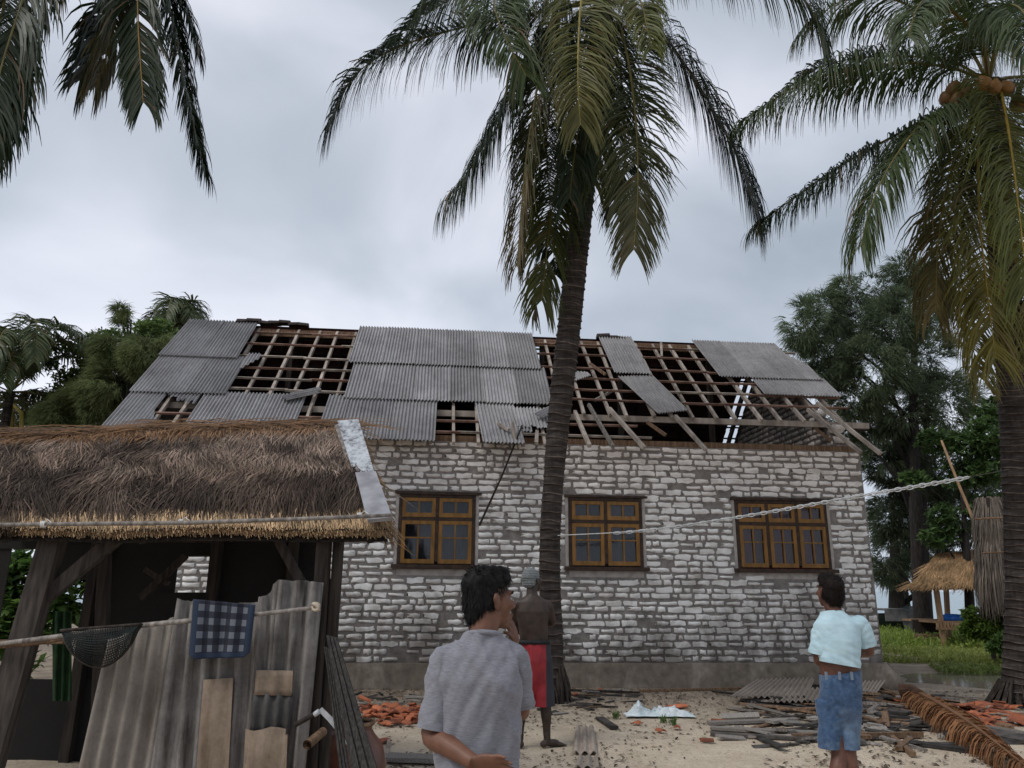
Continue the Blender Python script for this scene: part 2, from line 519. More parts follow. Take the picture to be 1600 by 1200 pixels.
# gable bricks, inside face of the right gable and its outer face and corner
zc = PTOP + .058
while zc < 6.2:
    dlist = []
    # interior span of the gable at this height
    if zc < WTOP: a, b_ = .05, DEPTH - .1
    else:
        prof = gprof[2:]
        fr = [p for p in prof if p[0] < RIDGE_D + .6]
        ds = []
        for p, q in zip(gprof, gprof[1:] + gprof[:1]):
            if (p[1] - zc) * (q[1] - zc) < 0:
                t_ = (zc - p[1]) / (q[1] - p[1]); ds.append(p[0] + (q[0] - p[0]) * t_)
        if len(ds) < 2: break
        a, b_ = min(ds) + .03, max(ds) - .05
    x = a + rb.uniform(0, .1)
    while x < b_ - .1:
        L = min(rb.uniform(.2, .34), b_ - x); Hh = rb.uniform(.068, .09); k = rb.randrange(14); zz = zc; cx = x + L / 2
        if zc > WTOP - .3:
            brick_geo(rest, BV[k], L, Hh, .01, lambda x_, z_, d_: (U1 - T + d_, cx - x_, zz + z_))
        if x < 2.5 or zc > WTOP:
            brick_geo(rest, BV[k], L, Hh, .012, lambda x_, z_, d_: (U1 - d_, cx + x_, zz + z_))
        x += L + rb.uniform(.025, .045)
    zc += rb.uniform(.108, .12)
# loose stones left on the torn gable edge
for (d_, z_) in gprof[6:-1]:
    for q in range(2):
        rest.box((U1 - T / 2 + rb.uniform(-.03, .03), d_ + rb.uniform(-.1, .1), z_ + .03), (rb.uniform(.14, .22), rb.uniform(.2, .3), rb.uniform(.08, .12)), Matrix.Rotation(rb.uniform(-.3, .3), 3, 'X') @ Matrix.Rotation(rb.uniform(-.4, .4), 3, 'Z'), jit=.02)
rest.build('brickwork', M['block'], house, local=True, kind='stuff', smooth=True)

# ---- windows
m, nt, b = new_mat('window_glass')
nt.nodes.remove(b)
gl = N(nt, 'ShaderNodeBsdfGlossy'); gl.inputs['Roughness'].default_value = .06; gl.inputs['Color'].default_value = (.9, .92, .95, 1)
tr = N(nt, 'ShaderNodeBsdfTransparent'); tr.inputs['Color'].default_value = (.55, .57, .6, 1)
fr = N(nt, 'ShaderNodeFresnel'); fr.inputs['IOR'].default_value = 1.55
mx = N(nt, 'ShaderNodeMixShader'); nt.links.new(fr.outputs[0], mx.inputs[0]); nt.links.new(tr.outputs[0], mx.inputs[1]); nt.links.new(gl.outputs[0], mx.inputs[2])
nt.links.new(mx.outputs[0], [n for n in nt.nodes if n.type == 'OUTPUT_MATERIAL'][0].inputs[0])
bn = N(nt, 'ShaderNodeBump'); bn.inputs['Strength'].default_value = .15; bn.inputs['Distance'].default_value = .02
nt.links.new(noise_tex(nt, coords(nt, 'world'), 3.0, 2), bn.inputs['Height']); nt.links.new(bn.outputs[0], gl.inputs['Normal'])
M['glass'] = m
M['curtain_grey'] = simple('grey_curtain', (0.07, 0.073, 0.078), (0.125, 0.13, 0.135), 3, .9, (8, 1, 1))
M['curtain_maroon'] = simple('maroon_curtain', (0.15, 0.022, 0.04), (0.27, 0.055, 0.07), 3, .9, (8, 1, 1))
M['reveal'] = simple('grey_render', (0.30, 0.27, 0.25), (0.44, 0.41, 0.38), 8, .9)
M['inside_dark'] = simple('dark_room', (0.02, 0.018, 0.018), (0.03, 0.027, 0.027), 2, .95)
for wi, (a, c_, z0, z1, cols) in enumerate(WIN):
    wroot = sub_empty('window', house)
    mb = MB(); fw = .05
    tr_h = .39
    zt = z1 - tr_h
    mb.box((a + fw / 2, .05, (z0 + z1) / 2), (fw, .14, z1 - z0)); mb.box((c_ - fw / 2, .05, (z0 + z1) / 2), (fw, .14, z1 - z0))
    colw = (c_ - a - fw) / cols
    for k in range(1, cols): mb.box((a + fw / 2 + colw * k, .05, (z0 + z1) / 2), (fw, .138, z1 - z0 - .1))
    mb.box(((a + c_) / 2, .05, zt), (c_ - a - fw * 2, .136, fw)); mb.box(((a + c_) / 2, .05, z1 - fw / 2 + .004), (c_ - a - fw * 2, .139, fw))
    mb.build('frame', M['frame_dark'], wroot, local=True)
    mb = MB(); mb.box(((a + c_) / 2, .02, z0 - .03), (c_ - a + .16, .22, .06), jit=.004); mb.build('sill', M['frame_dark'], wroot, local=True)
    mb = MB(); mb.box(((a + c_) / 2 + .01, .03, z1 + .024), (c_ - a + .17, .17, .042), jit=.006); mb.build('lintel', M['frame_dark'], wroot, local=True)
    mb = MB()   # cement band smeared round the opening
    mb.box((a - .03, .03, (z0 + z1) / 2), (.05, .075, z1 - z0)); mb.box((c_ + .03, .03, (z0 + z1) / 2), (.05, .077, z1 - z0))
    mb.box(((a + c_) / 2, .03, z0 - .115), (c_ - a, .073, .10))
    mb.build('render_band', M['reveal'], wroot, local=True)
    for k in range(cols):
        x0, x1 = a + fw / 2 + colw * k + fw / 2 + .004, a + fw / 2 + colw * (k + 1) - fw / 2 - .004
        for (b0, b1, rows_) in ((z0 + .02, zt - fw / 2 - .004, 2), (zt + fw / 2 + .004, z1 - fw - .004, 1)):
            mb = MB(); st = .058; yy = .0
            ang = rb.uniform(-.02, .02)
            mb.box((x0 + st / 2, yy, (b0 + b1) / 2), (st, .045, b1 - b0)); mb.box((x1 - st / 2, yy, (b0 + b1) / 2), (st, .045, b1 - b0))
            mb.box(((x0 + x1) / 2, yy, b0 + st / 2 + .005), (x1 - x0 - 2 * st, .043, st + .01)); mb.box(((x0 + x1) / 2, yy, b1 - st / 2), (x1 - x0 - 2 * st, .043, st))
            mu_ = .022
            mb.box(((x0 + x1) / 2, yy - .002, (b0 + b1) / 2), (mu_, .03, b1 - b0 - 2 * st))
            zs = [b0 + st + .01, b1 - st]
            if rows_ == 2:
                zm = b0 + (b1 - b0) * .60
                mb.box(((x0 + x1) / 2, yy - .004, zm), (x1 - x0 - 2 * st, .028, mu_)); zs.insert(1, zm)
            mb.build('sash', M['sash'], wroot, local=True)
            for pz in range(rows_):
                for px_ in range(2):
                    pm = MB()
                    xa = x0 + st if px_ == 0 else (x0 + x1) / 2; xb = (x0 + x1) / 2 if px_ == 0 else x1 - st
                    ty = rb.uniform(-.003, .003)
                    pm.quad((xa - .004, .012 + ty, zs[pz] - .004), (xb + .004, .012, zs[pz] - .004), (xb + .004, .012 - ty, zs[pz + 1] + .004), (xa - .004, .012, zs[pz + 1] + .004))
                    pm.build('pane', M['glass'], wroot, local=True)
    cm = MB(); nseg = 60   # curtain folds behind the glass
    L0 = []
    for k in range(nseg + 1):
        x_ = a + (c_ - a) * k / nseg
        y_ = .20 + .022 * math.sin(k * 1.3 + wi) + .012 * math.sin(k * 2.9)
        L0.append((cm.vert((x_, y_, z0 - .02)), cm.vert((x_, y_ * .6 + .08, z1 + .02))))
    for k in range(nseg): cm.face((L0[k][0], L0[k + 1][0], L0[k + 1][1], L0[k][1]))
    cm.build('curtain', M['curtain_maroon'] if wi == 2 else M['curtain_grey'], wroot, local=True, smooth=True)
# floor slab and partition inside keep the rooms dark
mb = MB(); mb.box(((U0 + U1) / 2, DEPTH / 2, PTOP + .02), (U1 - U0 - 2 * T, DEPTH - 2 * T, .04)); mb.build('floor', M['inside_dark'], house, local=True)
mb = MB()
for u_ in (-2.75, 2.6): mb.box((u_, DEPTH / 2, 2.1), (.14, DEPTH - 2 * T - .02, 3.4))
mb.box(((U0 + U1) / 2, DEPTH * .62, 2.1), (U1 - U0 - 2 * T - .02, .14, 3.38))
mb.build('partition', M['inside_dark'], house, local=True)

# ---- roof
roof = sub_empty('roof', house)
def asb_mat(name, lo, hi):
    m, nt, b = new_mat(name)
    v = coords(nt, 'world')
    n1 = noise_tex(nt, v, 1.1, 6, .65, .4); n2 = noise_tex(nt, v, 14, 5, .7)
    n3 = noise_tex(nt, coords(nt, 'object', (22, 1.2, 1.2)), 1.0, 4, .6)
    c = ramp(nt, n1, [(.3, lo), (.68, hi)])
    c = mixc(nt, .55, c, ramp(nt, n2, [(.3, (.62, .61, .6)), (.6, (1.06, 1.05, 1.05))]), 'MULTIPLY')
    c = mixc(nt, .5, c, ramp(nt, n3, [(.32, (.6, .59, .58)), (.55, (1, 1, 1))]), 'MULTIPLY')
    oi = N(nt, 'ShaderNodeObjectInfo')
    mr = N(nt, 'ShaderNodeMapRange'); mr.inputs['To Min'].default_value = .76; mr.inputs['To Max'].default_value = 1.16
    nt.links.new(oi.outputs['Random'], mr.inputs[0])
    vm = N(nt, 'ShaderNodeVectorMath'); vm.operation = 'SCALE'; nt.links.new(c, vm.inputs[0]); nt.links.new(mr.outputs[0], vm.inputs['Scale'])
    nt.links.new(vm.outputs[0], b.inputs['Base Color'])
    b.inputs['Roughness'].default_value = .8; b.inputs['Specular IOR Level'].default_value = .25
    bump(nt, b, n2, .3, .004)
    return m
M['asbestos'] = asb_mat('grey_fibre_cement', (0.235, 0.23, 0.235), (0.40, 0.395, 0.405))
M['asbestos_warm'] = asb_mat('stained_fibre_cement', (0.25, 0.205, 0.17), (0.42, 0.36, 0.305))
M['rear_roof'] = simple('shade_dark_tile', (0.030, 0.014, 0.013), (0.07, 0.03, 0.026), 9, .9, (1, 1, 1))  # maroon tile, darkened to stand for the shade under the roof

WAVE = 0.0595
def corr_mesh(mb, fr, w, l, amp=.017, wave=WAVE, per=6, nl=3, ragged=(0, 0), seed=0, th=.006, edge=None):
    """corrugated sheet: fr(x, y, h) maps sheet coordinates (x across 0..w, y along 0..l) to space"""
    nx = max(4, int(round(w / wave * per)))
    r = random.Random(seed)
    top, bot = [], []
    for i in range(nx + 1):
        x = w * i / nx
        h = amp * math.sin(2 * math.pi * x / wave)
        y0 = ragged[0] * (noise.noise(Vector((x * 9, seed, 0))) * .7 + noise.noise(Vector((x * 31, seed, 1))) * .4 + .3) if ragged[0] else 0
        y1 = l - (ragged[1] * (noise.noise(Vector((x * 9, seed, 5))) * .7 + noise.noise(Vector((x * 31, seed, 6))) * .4 + .3) if ragged[1] else 0)
        if edge:
            e0, e1 = edge(x); y0 = max(y0, e0); y1 = min(y1, e1)
        y1 = max(y1, y0 + .005)
        top.append([mb.vert(fr(x, y0 + (y1 - y0) * j / nl, h)) for j in range(nl + 1)])
        bot.append([mb.vert(fr(x, y0 + (y1 - y0) * j / nl, h - th)) for j in range(nl + 1)])
    for i in range(nx):
        for j in range(nl):
            mb.face((top[i][j], top[i + 1][j], top[i + 1][j + 1], top[i][j + 1]))
            mb.face((bot[i][j + 1], bot[i + 1][j + 1], bot[i + 1][j], bot[i][j]))
        mb.face((bot[i][0], bot[i + 1][0], top[i + 1][0], top[i][0]))
        mb.face((top[i][nl], top[i + 1][nl], bot[i + 1][nl], bot[i][nl]))
    for i in (0, nx):
        for j in range(nl):
            mb.face((top[i][j], top[i][j + 1], bot[i][j + 1], bot[i][j]))
OFF = {1: .098, 2: .078, 3: .060}
def sheet(u0, u1, s0, s1, row, ragged=(0, 0), skew=0.0, seed=None, edge=None, lift=0.0, mat='asbestos'):
    seed = seed if seed is not None else rb.randrange(1000)
    off = OFF[row] + rb.uniform(0, .004) + lift
    dip = rb.uniform(-.02, .02); tilt = rb.uniform(-.012, .012)
    mb = MB(); L = s1 - s0
    def fr(x, y, h):
        return R_at(u0 + x + skew * (L - y) + tilt * (y - L / 2), s0 + y + dip * (x - (u1 - u0) / 2) * .4, off + h + .012 * (y / L - .5) * 0 - .016 * (y / L))
    corr_mesh(mb, fr, u1 - u0, L, ragged=ragged, seed=seed, edge=edge)
    return mb.build('roof_sheet', M[mat], roof, local=True, smooth=False)
def run(u0, u1, s0, s1, row, w=.655, **kw):
    n = max(1, int(round((u1 - u0) / w))); w = (u1 - u0) / n
    for k in range(n):
        js = rb.uniform(-.012, .012)
        sheet(u0 + k * w + .004, u0 + (k + 1) * w + .03, s0 + js, s1 + js, row, **kw)
R1 = (2.72, 4.56); R2 = (1.28, 2.84); R3 = (-.06, 1.42)
# left end
run(-6.52, -5.12, *R1, 1)
run(-6.52, -5.62, *R2, 2)
sheet(-5.62, -4.93, R2[0], R2[1], 2, edge=lambda x: (0, 1.56 if x < .5 else 1.56))
sheet(-4.93, -4.70, 2.2, 2.95, 2, edge=lambda x: (x * 2.2, .75), lift=.03)
sheet(-6.5, -5.9, R3[0], R3[1], 3, ragged=(.30, 0), seed=7)
sheet(-5.92, -5.35, .2, R3[1], 3, edge=lambda x: (1.05 - .55 * x + .05 * math.sin(x * 40) + .05 * math.sin(x * 90), 1.3), seed=4)
sheet(-5.92, -5.62, -.05, .9, 3, edge=lambda x: (0, .72 - 1.9 * x + .04 * math.sin(x * 60)), seed=8)
run(-5.30, -3.62, *R3, 3)
run(-3.20, -2.86, *R3, 3)
mb = MB()          # broken strips of sheet left lying in the hole
for (uu, ss, ww, ll, an) in ((-3.72, 1.36, .20, .62, -1.02), (-3.60, 1.46, .12, .55, -1.05)):
    R_ = Matrix.Rotation(an, 3, 'Z')
    def fr(x, y, h, uu=uu, ss=ss, R_=R_):
        q = R_ @ Vector((x, y - .3, 0)); return R_at(uu + q.x, ss + q.y, .11 + h)
    corr_mesh(mb, fr, ww, ll, ragged=(.05, .05), seed=int(uu * -100))
    mb.build('roof_sheet', M['asbestos'], roof, local=True); mb = MB()
# centre block
run(-3.02, .66, *R1, 1)
run(-2.93, .74, *R2, 2)
run(-2.86, -1.34, *R3, 3)
run(-.64, .02, *R3, 3, skew=.06)
sheet(.03, .72, .42, 1.20, 3, ragged=(.14, .05), skew=.04)
sheet(-.02, .3, .30, .62, 3, ragged=(.1, .1), lift=-.01)
mb = MB()
R_ = Matrix.Rotation(-.82, 3, 'Z')
corr_mesh(mb, lambda x, y, h: R_at(*( (R_ @ Vector((x - .1, y - .38, 0))).to_2d() + Vector((.70, .98)) ), .14 + h), .2, .76, ragged=(.04, .06), seed=31)
mb.build('roof_sheet', M['asbestos'], roof, local=True)
# right side: two sheets hanging on, one shard, and the end block
sheet(2.14, 2.87, 2.66, 4.58, 1)
mb = MB()
pF = [R_px(965, 592), R_px(1020, 590), R_px(1075, 646), R_px(1027, 651)]
def frF(x, y, h):
    s_, t_ = x / .7, 1 - y / 1.45
    a_ = Vector(pF[0]).lerp(Vector(pF[1]), s_); b_ = Vector(pF[3]).lerp(Vector(pF[2]), s_)
    q = a_.lerp(b_, t_)
    return R_at(q.x, q.y, .055 + h + .015 * t_)
corr_mesh(mb, frF, .7, 1.45, seed=3); mb.build('roof_sheet', M['asbestos'], roof, local=True)
mb = MB(); R_ = Matrix.Rotation(.35, 3, 'Z')
def frS(x, y, h):
    q = R_ @ Vector((x - .2, y - .25, 0)); return R_at(1.42 + q.x, 2.55 + q.y, .07 + h)
corr_mesh(mb, frS, .42, .5, seed=5, edge=lambda x: (.05 + x * .3, .5 - x * .4)); mb.build('roof_sheet', M['asbestos'], roof, local=True)
run(4.24, 6.12, 2.66, 4.52, 1, skew=.015)
sheet(6.12, 6.42, 2.66, 4.1, 1, edge=lambda x: (0, 1.40 - 2.2 * x))
run(4.94, 6.46, 1.98, 2.80, 2)
# ridge caps torn loose: broken dark tiles heaped on the ridge
M['ridge_dark'] = simple('mossy_ridge_tile', (0.022, 0.017, 0.016), (0.06, 0.045, 0.042), 12, .9)
for (ua, ub) in ((-5.55, -4.15), (1.25, 1.6), (2.12, 2.65)):
    uu = ua
    while uu < ub:
        mb = MB(); L = rb.uniform(.2, .3)
        pts = []
        for j in range(7):
            a_ = math.pi * j / 6
            pts.append((math.cos(a_) * .12, math.sin(a_) * .09))
        zz = RIDGE_Z + .05 + rb.uniform(-.02, .03) - (0.05 if uu > ub - .4 else 0); tl = rb.uniform(-.12, .12)
        A = [mb.vert((uu, RIDGE_D + p_[0], zz + p_[1])) for p_ in pts]; B = [mb.vert((uu + L, RIDGE_D + p_[0] * .9, zz + p_[1] * .9 + tl * L)) for p_ in pts]
        for j in range(6): mb.face((A[j], A[j + 1], B[j + 1], B[j]))
        mb.face(A[::-1]); mb.face(B)
        mb.build('ridge_tile', M['ridge_dark'], roof, local=True)
        uu += L * .9
# ridge beam, rafters, battens, purlin, wall plate
mb = MB(); mb.beam((U0 - .05, RIDGE_D, RIDGE_Z - .14), (U1 + .25, RIDGE_D, RIDGE_Z - .12), .06, .16); mb.build('ridge_beam', M['wood_red'], roof, local=True)
mb = MB(); mb.beam((U0, RIDGE_D - .07, RIDGE_Z - .17), (U1 + .2, RIDGE_D - .07, RIDGE_Z - .15), .03, .13); mb.build('ridge_board', M['wood_brown'], roof, local=True)
PS = 1.19
uu = U0 + .1
raf_u = []
while uu < U1 + .3:
    raf_u.append(uu + rb.uniform(-.04, .04)); uu += .40
for k, uu in enumerate(raf_u):
    lean = rb.uniform(-.05, .05)
    lo = PS - .08
    if uu < .9: lo = .02
    if uu > 5.95: lo = 1.15
    mb = MB(); mb.beam(R_at(uu + lean, lo, -.035 + rb.uniform(-.01, .01)), R_at(uu, RIDGE_S - .1, -.035), .05, .065, (HM.to_3x3() @ Vector((0, -RS, RC))) if False else Vector((0, -RS, RC)), jit=.004)
    mb.build('rafter', M['wood_pale'], roof, local=True)
for s_ in (.28, .66, 1.62, 2.05, 2.5, 3.0, 3.62, 4.15):
    a_ = U0
    while a_ < U1 + .3:
        L = rb.uniform(2.2, 3.4); b_ = min(a_ + L, U1 + .42)
        if s_ < 1.0 and a_ > -.2: b_ = min(b_, 1.55 + rb.uniform(-.5, .3))
        if b_ > a_ + .2:
            mb = MB(); mb.beam(R_at(a_, s_ + rb.uniform(-.03, .03), .012), R_at(b_, s_ + rb.uniform(-.03, .03), .012), .024, .04, Vector((0, -RS, RC)), jit=.003)
            mb.build('batten', M['wood_red'] if rb.random() < .7 else M['wood_pale'], roof, local=True)
        a_ = a_ + L - .05
        if s_ < 1.0 and a_ > 1.0: break
mb = MB(); mb.beam(R_at(U0, PS, -.13), R_at(U1 + .62, PS, -.13), .09, .11, jit=.004); mb.build('purlin', M['wood_pale'], roof, local=True)
mb = MB(); mb.beam(R_at(U1 - .4, PS + .05, -.22), R_at(U1 + .66, PS + .05, -.22), .1, .07); mb.build('purlin', M['wood_dark'], roof, local=True)
mb = MB(); mb.beam((U0, .10, WTOP + .05), (U1 + .02, .10, WTOP + .05), .16, .10, jit=.008); mb.build('wall_plate', M['wood_brown'], house, local=True)
# lower rafters that still hang over the wall, at a slacker pitch
for (xt, yt, xb, yb, m_) in ((898, 643, 921, 697, 'wood_pale'), (920, 632, 958, 698, 'wood_grey'), (952, 638, 1007, 700, 'wood_pale'), (1055, 650, 1103, 703, 'wood_pale'), (1262, 640, 1345, 707, 'wood_pale'), (1276, 630, 1376, 709, 'wood_pale'), (840, 660, 838, 693, 'wood_pale')):
    a_ = H_at(xt, yt, .55); b_ = H_at(xb, yb, -.5)
    mb = MB(); mb.beam(a_, b_, .055, .06, jit=.004); mb.build('rafter', M[m_], roof, local=True)
# loose sticks in the frame
for (x0, y0, x1, y1, d0, d1, m_, w_) in ((930, 625, 962, 608, 1.0, 1.6, 'wood_grey', .04), (1033, 537, 1034, 558, 2.9, 2.5, 'wood_pale', .05), (922, 568, 946, 585, 1.9, 1.5, 'wood_brown', .04), (1012, 660, 1040, 680, .6, .3, 'wood_brown', .05), (1255, 655, 1300, 690, .8, .5, 'wood_brown', .05), (795, 672, 778, 662, -.2, 0, 'wood_pale', .04), (800, 660, 806, 690, -.2, -.3, 'wood_pale', .045)):
    mb = MB(); mb.beam(H_at(x0, y0, d0), H_at(x1, y1, d1), w_, w_ * 1.2, jit=.004); mb.build('loose_timber', M[m_], roof, local=True)
# king posts and ties seen in the dark
for uu in (-4.4, -2.7, .9, 2.6, 4.6):
    mb = MB(); mb.beam((uu, RIDGE_D, WTOP), (uu, RIDGE_D, RIDGE_Z - .2), .1, .1, (0, 1, 0)); mb.build('king_post', M['wood_dark'], roof, local=True)
    mb = MB(); mb.beam((uu, .1, WTOP + .06), (uu, DEPTH - .1, WTOP + .06), .1, .12); mb.build('tie_beam', M['wood_dark'], roof, local=True)
# rear slope: tiled, with two columns of tiles blown out
gaps = [(.74, .98, .1, 1.2), (5.64, 5.74, .9, 9), (5.84, 5.94, .9, 9)]
edges = sorted({U0 - .1, U1 + .2, *[g_[0] for g_ in gaps], *[g_[1] for g_ in gaps]})
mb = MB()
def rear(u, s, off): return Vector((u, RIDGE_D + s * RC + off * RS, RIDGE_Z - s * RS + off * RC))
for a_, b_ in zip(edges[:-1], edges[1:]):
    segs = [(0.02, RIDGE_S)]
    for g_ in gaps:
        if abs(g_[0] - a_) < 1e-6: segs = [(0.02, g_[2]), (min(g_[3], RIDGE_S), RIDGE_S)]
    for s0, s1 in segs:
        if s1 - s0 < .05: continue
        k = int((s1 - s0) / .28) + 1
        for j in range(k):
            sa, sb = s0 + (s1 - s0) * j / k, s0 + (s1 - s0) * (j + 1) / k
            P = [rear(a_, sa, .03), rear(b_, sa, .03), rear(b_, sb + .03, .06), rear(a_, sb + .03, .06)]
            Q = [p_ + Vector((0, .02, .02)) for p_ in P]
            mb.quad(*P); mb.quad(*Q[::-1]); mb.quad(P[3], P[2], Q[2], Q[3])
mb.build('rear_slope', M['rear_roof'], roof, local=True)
mb = MB()
for s_ in np.arange(.3, 4.4, .33): mb.beam(rear(U0, s_, 0), rear(U1 + .1, s_, 0), .025, .035)
for u_ in raf_u: mb.beam(rear(u_, .05, -.05), rear(u_, RIDGE_S, -.05), .05, .06)
mb.build('rear_framing', M['wood_dark'], roof, local=True)
# right verge board
mb = MB(); mb.beam(R_at(6.36, 2.9, -.03), R_at(6.0, RIDGE_S - .05, -.02), .05, .06); mb.build('verge_board', M['wood_dark'], roof, local=True)
# rod dangling from the eave in front of the wall
a_ = HM @ H_at(816, 664, -.35); b_ = HM @ H_at(749, 821, -.06)
mb = MB(); mb.tube([a_, a_.lerp(b_, .5) + Vector((.02, 0, -.01)), b_], [.014, .016, .018], 6)
tag(recentre(mb.build('roof_pole', M['wood_dark'])), 'thin dark pole dangling from the torn eave in front of the white wall', 'pole')
# ================================================================ PALMS
def leaf_mat(name, rough=.45, trans=.25, spec=.5):
    m, nt, b = new_mat(name)
    a = N(nt, 'ShaderNodeAttribute'); a.attribute_name = 'Col'
    n = noise_tex(nt, coords(nt, 'world'), 3.0, 4)
    c = mixc(nt, 1.0, a.outputs['Color'], ramp(nt, n, [(.3, (.7, .72, .7)), (.7, (1.2, 1.18, 1.15))]), 'MULTIPLY')
    nt.links.new(c, b.inputs['Base Color'])
    b.inputs['Roughness'].default_value = rough; b.inputs['Specular IOR Level'].default_value = spec
    tl = N(nt, 'ShaderNodeBsdfTranslucent'); nt.links.new(c, tl.inputs['Color'])
    mx = N(nt, 'ShaderNodeMixShader'); mx.inputs[0].default_value = trans
    nt.links.new(b.outputs[0], mx.inputs[1]); nt.links.new(tl.outputs[0], mx.inputs[2])
    nt.links.new(mx.outputs[0], [q for q in nt.nodes if q.type == 'OUTPUT_MATERIAL'][0].inputs[0])
    return m
M['frond'] = leaf_mat('palm_leaf', .5, .25, .32)
M['needle'] = leaf_mat('casuarina_needles', .7, .42, .2)
M['leaf'] = leaf_mat('broad_leaf', .5, .45, .4)
M['dry'] = leaf_mat('dry_palm_leaf', .85, .08, .15)

def bez(P, t):
    P = [p.copy() for p in P]
    while len(P) > 1: P = [P[i].lerp(P[i + 1], t) for i in range(len(P) - 1)]
    return P[0]
def catmull(P, n):
    """smooth polyline through the points"""
    Q = [P[0] * 2 - P[1]] + P + [P[-1] * 2 - P[-2]]
    out = []
    for i in range(1, len(Q) - 2):
        p0, p1, p2, p3 = Q[i - 1], Q[i], Q[i + 1], Q[i + 2]
        for k in range(n):
            t = k / n
            out.append(.5 * ((2 * p1) + (p2 - p0) * t + (2 * p0 - 5 * p1 + 4 * p2 - p3) * t * t + (3 * p1 - p0 - 3 * p2 + p3) * t ** 3))
    out.append(P[-1].copy())
    return out
def resample(pts, n):
    d = [0]
    for a, b in zip(pts[:-1], pts[1:]): d.append(d[-1] + (b - a).length)
    out = []; j = 0
    for k in range(n + 1):
        s = d[-1] * k / n
        while j < len(d) - 2 and d[j + 1] < s: j += 1
        t = (s - d[j]) / max(1e-6, d[j + 1] - d[j]); out.append(pts[j].lerp(pts[j + 1], min(1, t)))
    return out, d[-1]
DARKG = (0.020, 0.034, 0.014); GREEN = (0.040, 0.062, 0.018); OLIVE = (0.085, 0.095, 0.020); YEL = (0.17, 0.14, 0.026); BRN = (0.17, 0.10, 0.05)
def lerp3(a, b, t): return tuple(x + (y - x) * t for x, y in zip(a, b))
def frond_geo(mb, ctrl, seed, leaf=.85, dens=1.0, droop=.9, col=GREEN, tipcol=None, rcol=(.16, .125, .03), facing=None, stem=.13, gap=.04, nseg=4, fold=.35, wid=.024, rr=.026):
    """one feather leaf: ctrl = 3-D points of the midrib, leaflets both sides"""
    r = random.Random(seed)
    pts, L = resample(catmull(ctrl, 10), 44)
    # midrib
    mb.tube(pts, [(rr * (1.25 - 1.05 * k / 44), rr * .75 * (1.2 - 1.0 * k / 44)) for k in range(45)], 5, rcol)
    start = pts[1] - pts[0]
    hz = Vector((start.x, start.y, 0))
    chord = pts[-1] - pts[0]
    az = Vector((chord.x, chord.y, 0))
    if az.length < .3: az = Vector((0, -1, 0))
    latref = az.normalized().cross(Vector((0, 0, 1)))
    if facing is not None: latref = Vector(facing).normalized()
    n = int(L / .0165 * dens)
    missing = [(r.uniform(.2, .95), r.uniform(.004, .014)) for _ in range(int(6 * gap / .04))]
    for k in range(n):
        t = stem + (1 - stem) * (k + r.random() * .5) / n
        f = t * 44; i = min(43, int(f)); p = pts[i].lerp(pts[i + 1], f - i)
        tan = (pts[min(44, i + 2)] - pts[max(0, i - 1)]).normalized()
        lat0 = (latref - tan * latref.dot(tan))
        lat0 = lat0.normalized() if lat0.length > .05 else tan.orthogonal().normalized()
        nor = lat0.cross(tan).normalized()
        if nor.z < 0: nor = -nor
        prof = math.sin(math.pi * min(1, (t - stem) / (1 - stem) * .82 + .16)) ** .6
        for sgn in (-1, 1):
            if any(abs(t - q) < w for q, w in missing) or r.random() < gap: continue
            ll = leaf * 1.18 * (.42 + .62 * prof) * (r.uniform(.82, 1.12) if r.random() > .08 else r.uniform(.35, .7))
            fw = .42 + .75 * t ** 2.2
            d = (lat0 * sgn * 1.0 + tan * fw + nor * (fold + r.uniform(-.3, .25)) + tan * r.uniform(-.18, .18)).normalized()
            dr = droop * r.uniform(.6, 1.45)
            q = p.copy(); P_ = [q.copy()]; dd = d.copy()
            for s in range(nseg):
                dd = (dd + Vector((0, 0, -1)) * (dr * .30 * (s + .6))).normalized()
                q = q + dd * (ll / nseg); P_.append(q.copy())
            side = dd.cross(nor if abs(dd.dot(nor)) < .9 else lat0)
            side = side.normalized() if side.length > .01 else tan
            side = (side + tan * .35 + Vector((r.uniform(-.4, .4), r.uniform(-.4, .4), r.uniform(-.3, .3)))).normalized()
            w0 = wid * r.uniform(.8, 1.15)
            W_ = [w0 * .6] + [w0 * (1.0 if s < nseg * .55 else 1.0 - (s / nseg - .5) * 1.7) for s in range(1, nseg)] + [w0 * .12]
            c = lerp3(col, (col[0] * 1.5, col[1] * 1.45, col[2] * 1.3), r.random() * .6)
            if tipcol: c = lerp3(c, tipcol, max(0, min(1, (t - .25) * 1.2 + r.uniform(-.25, .2))))
            if r.random() < .04: c = lerp3(c, BRN, .7)
            mb.strip(P_, W_, side, c)
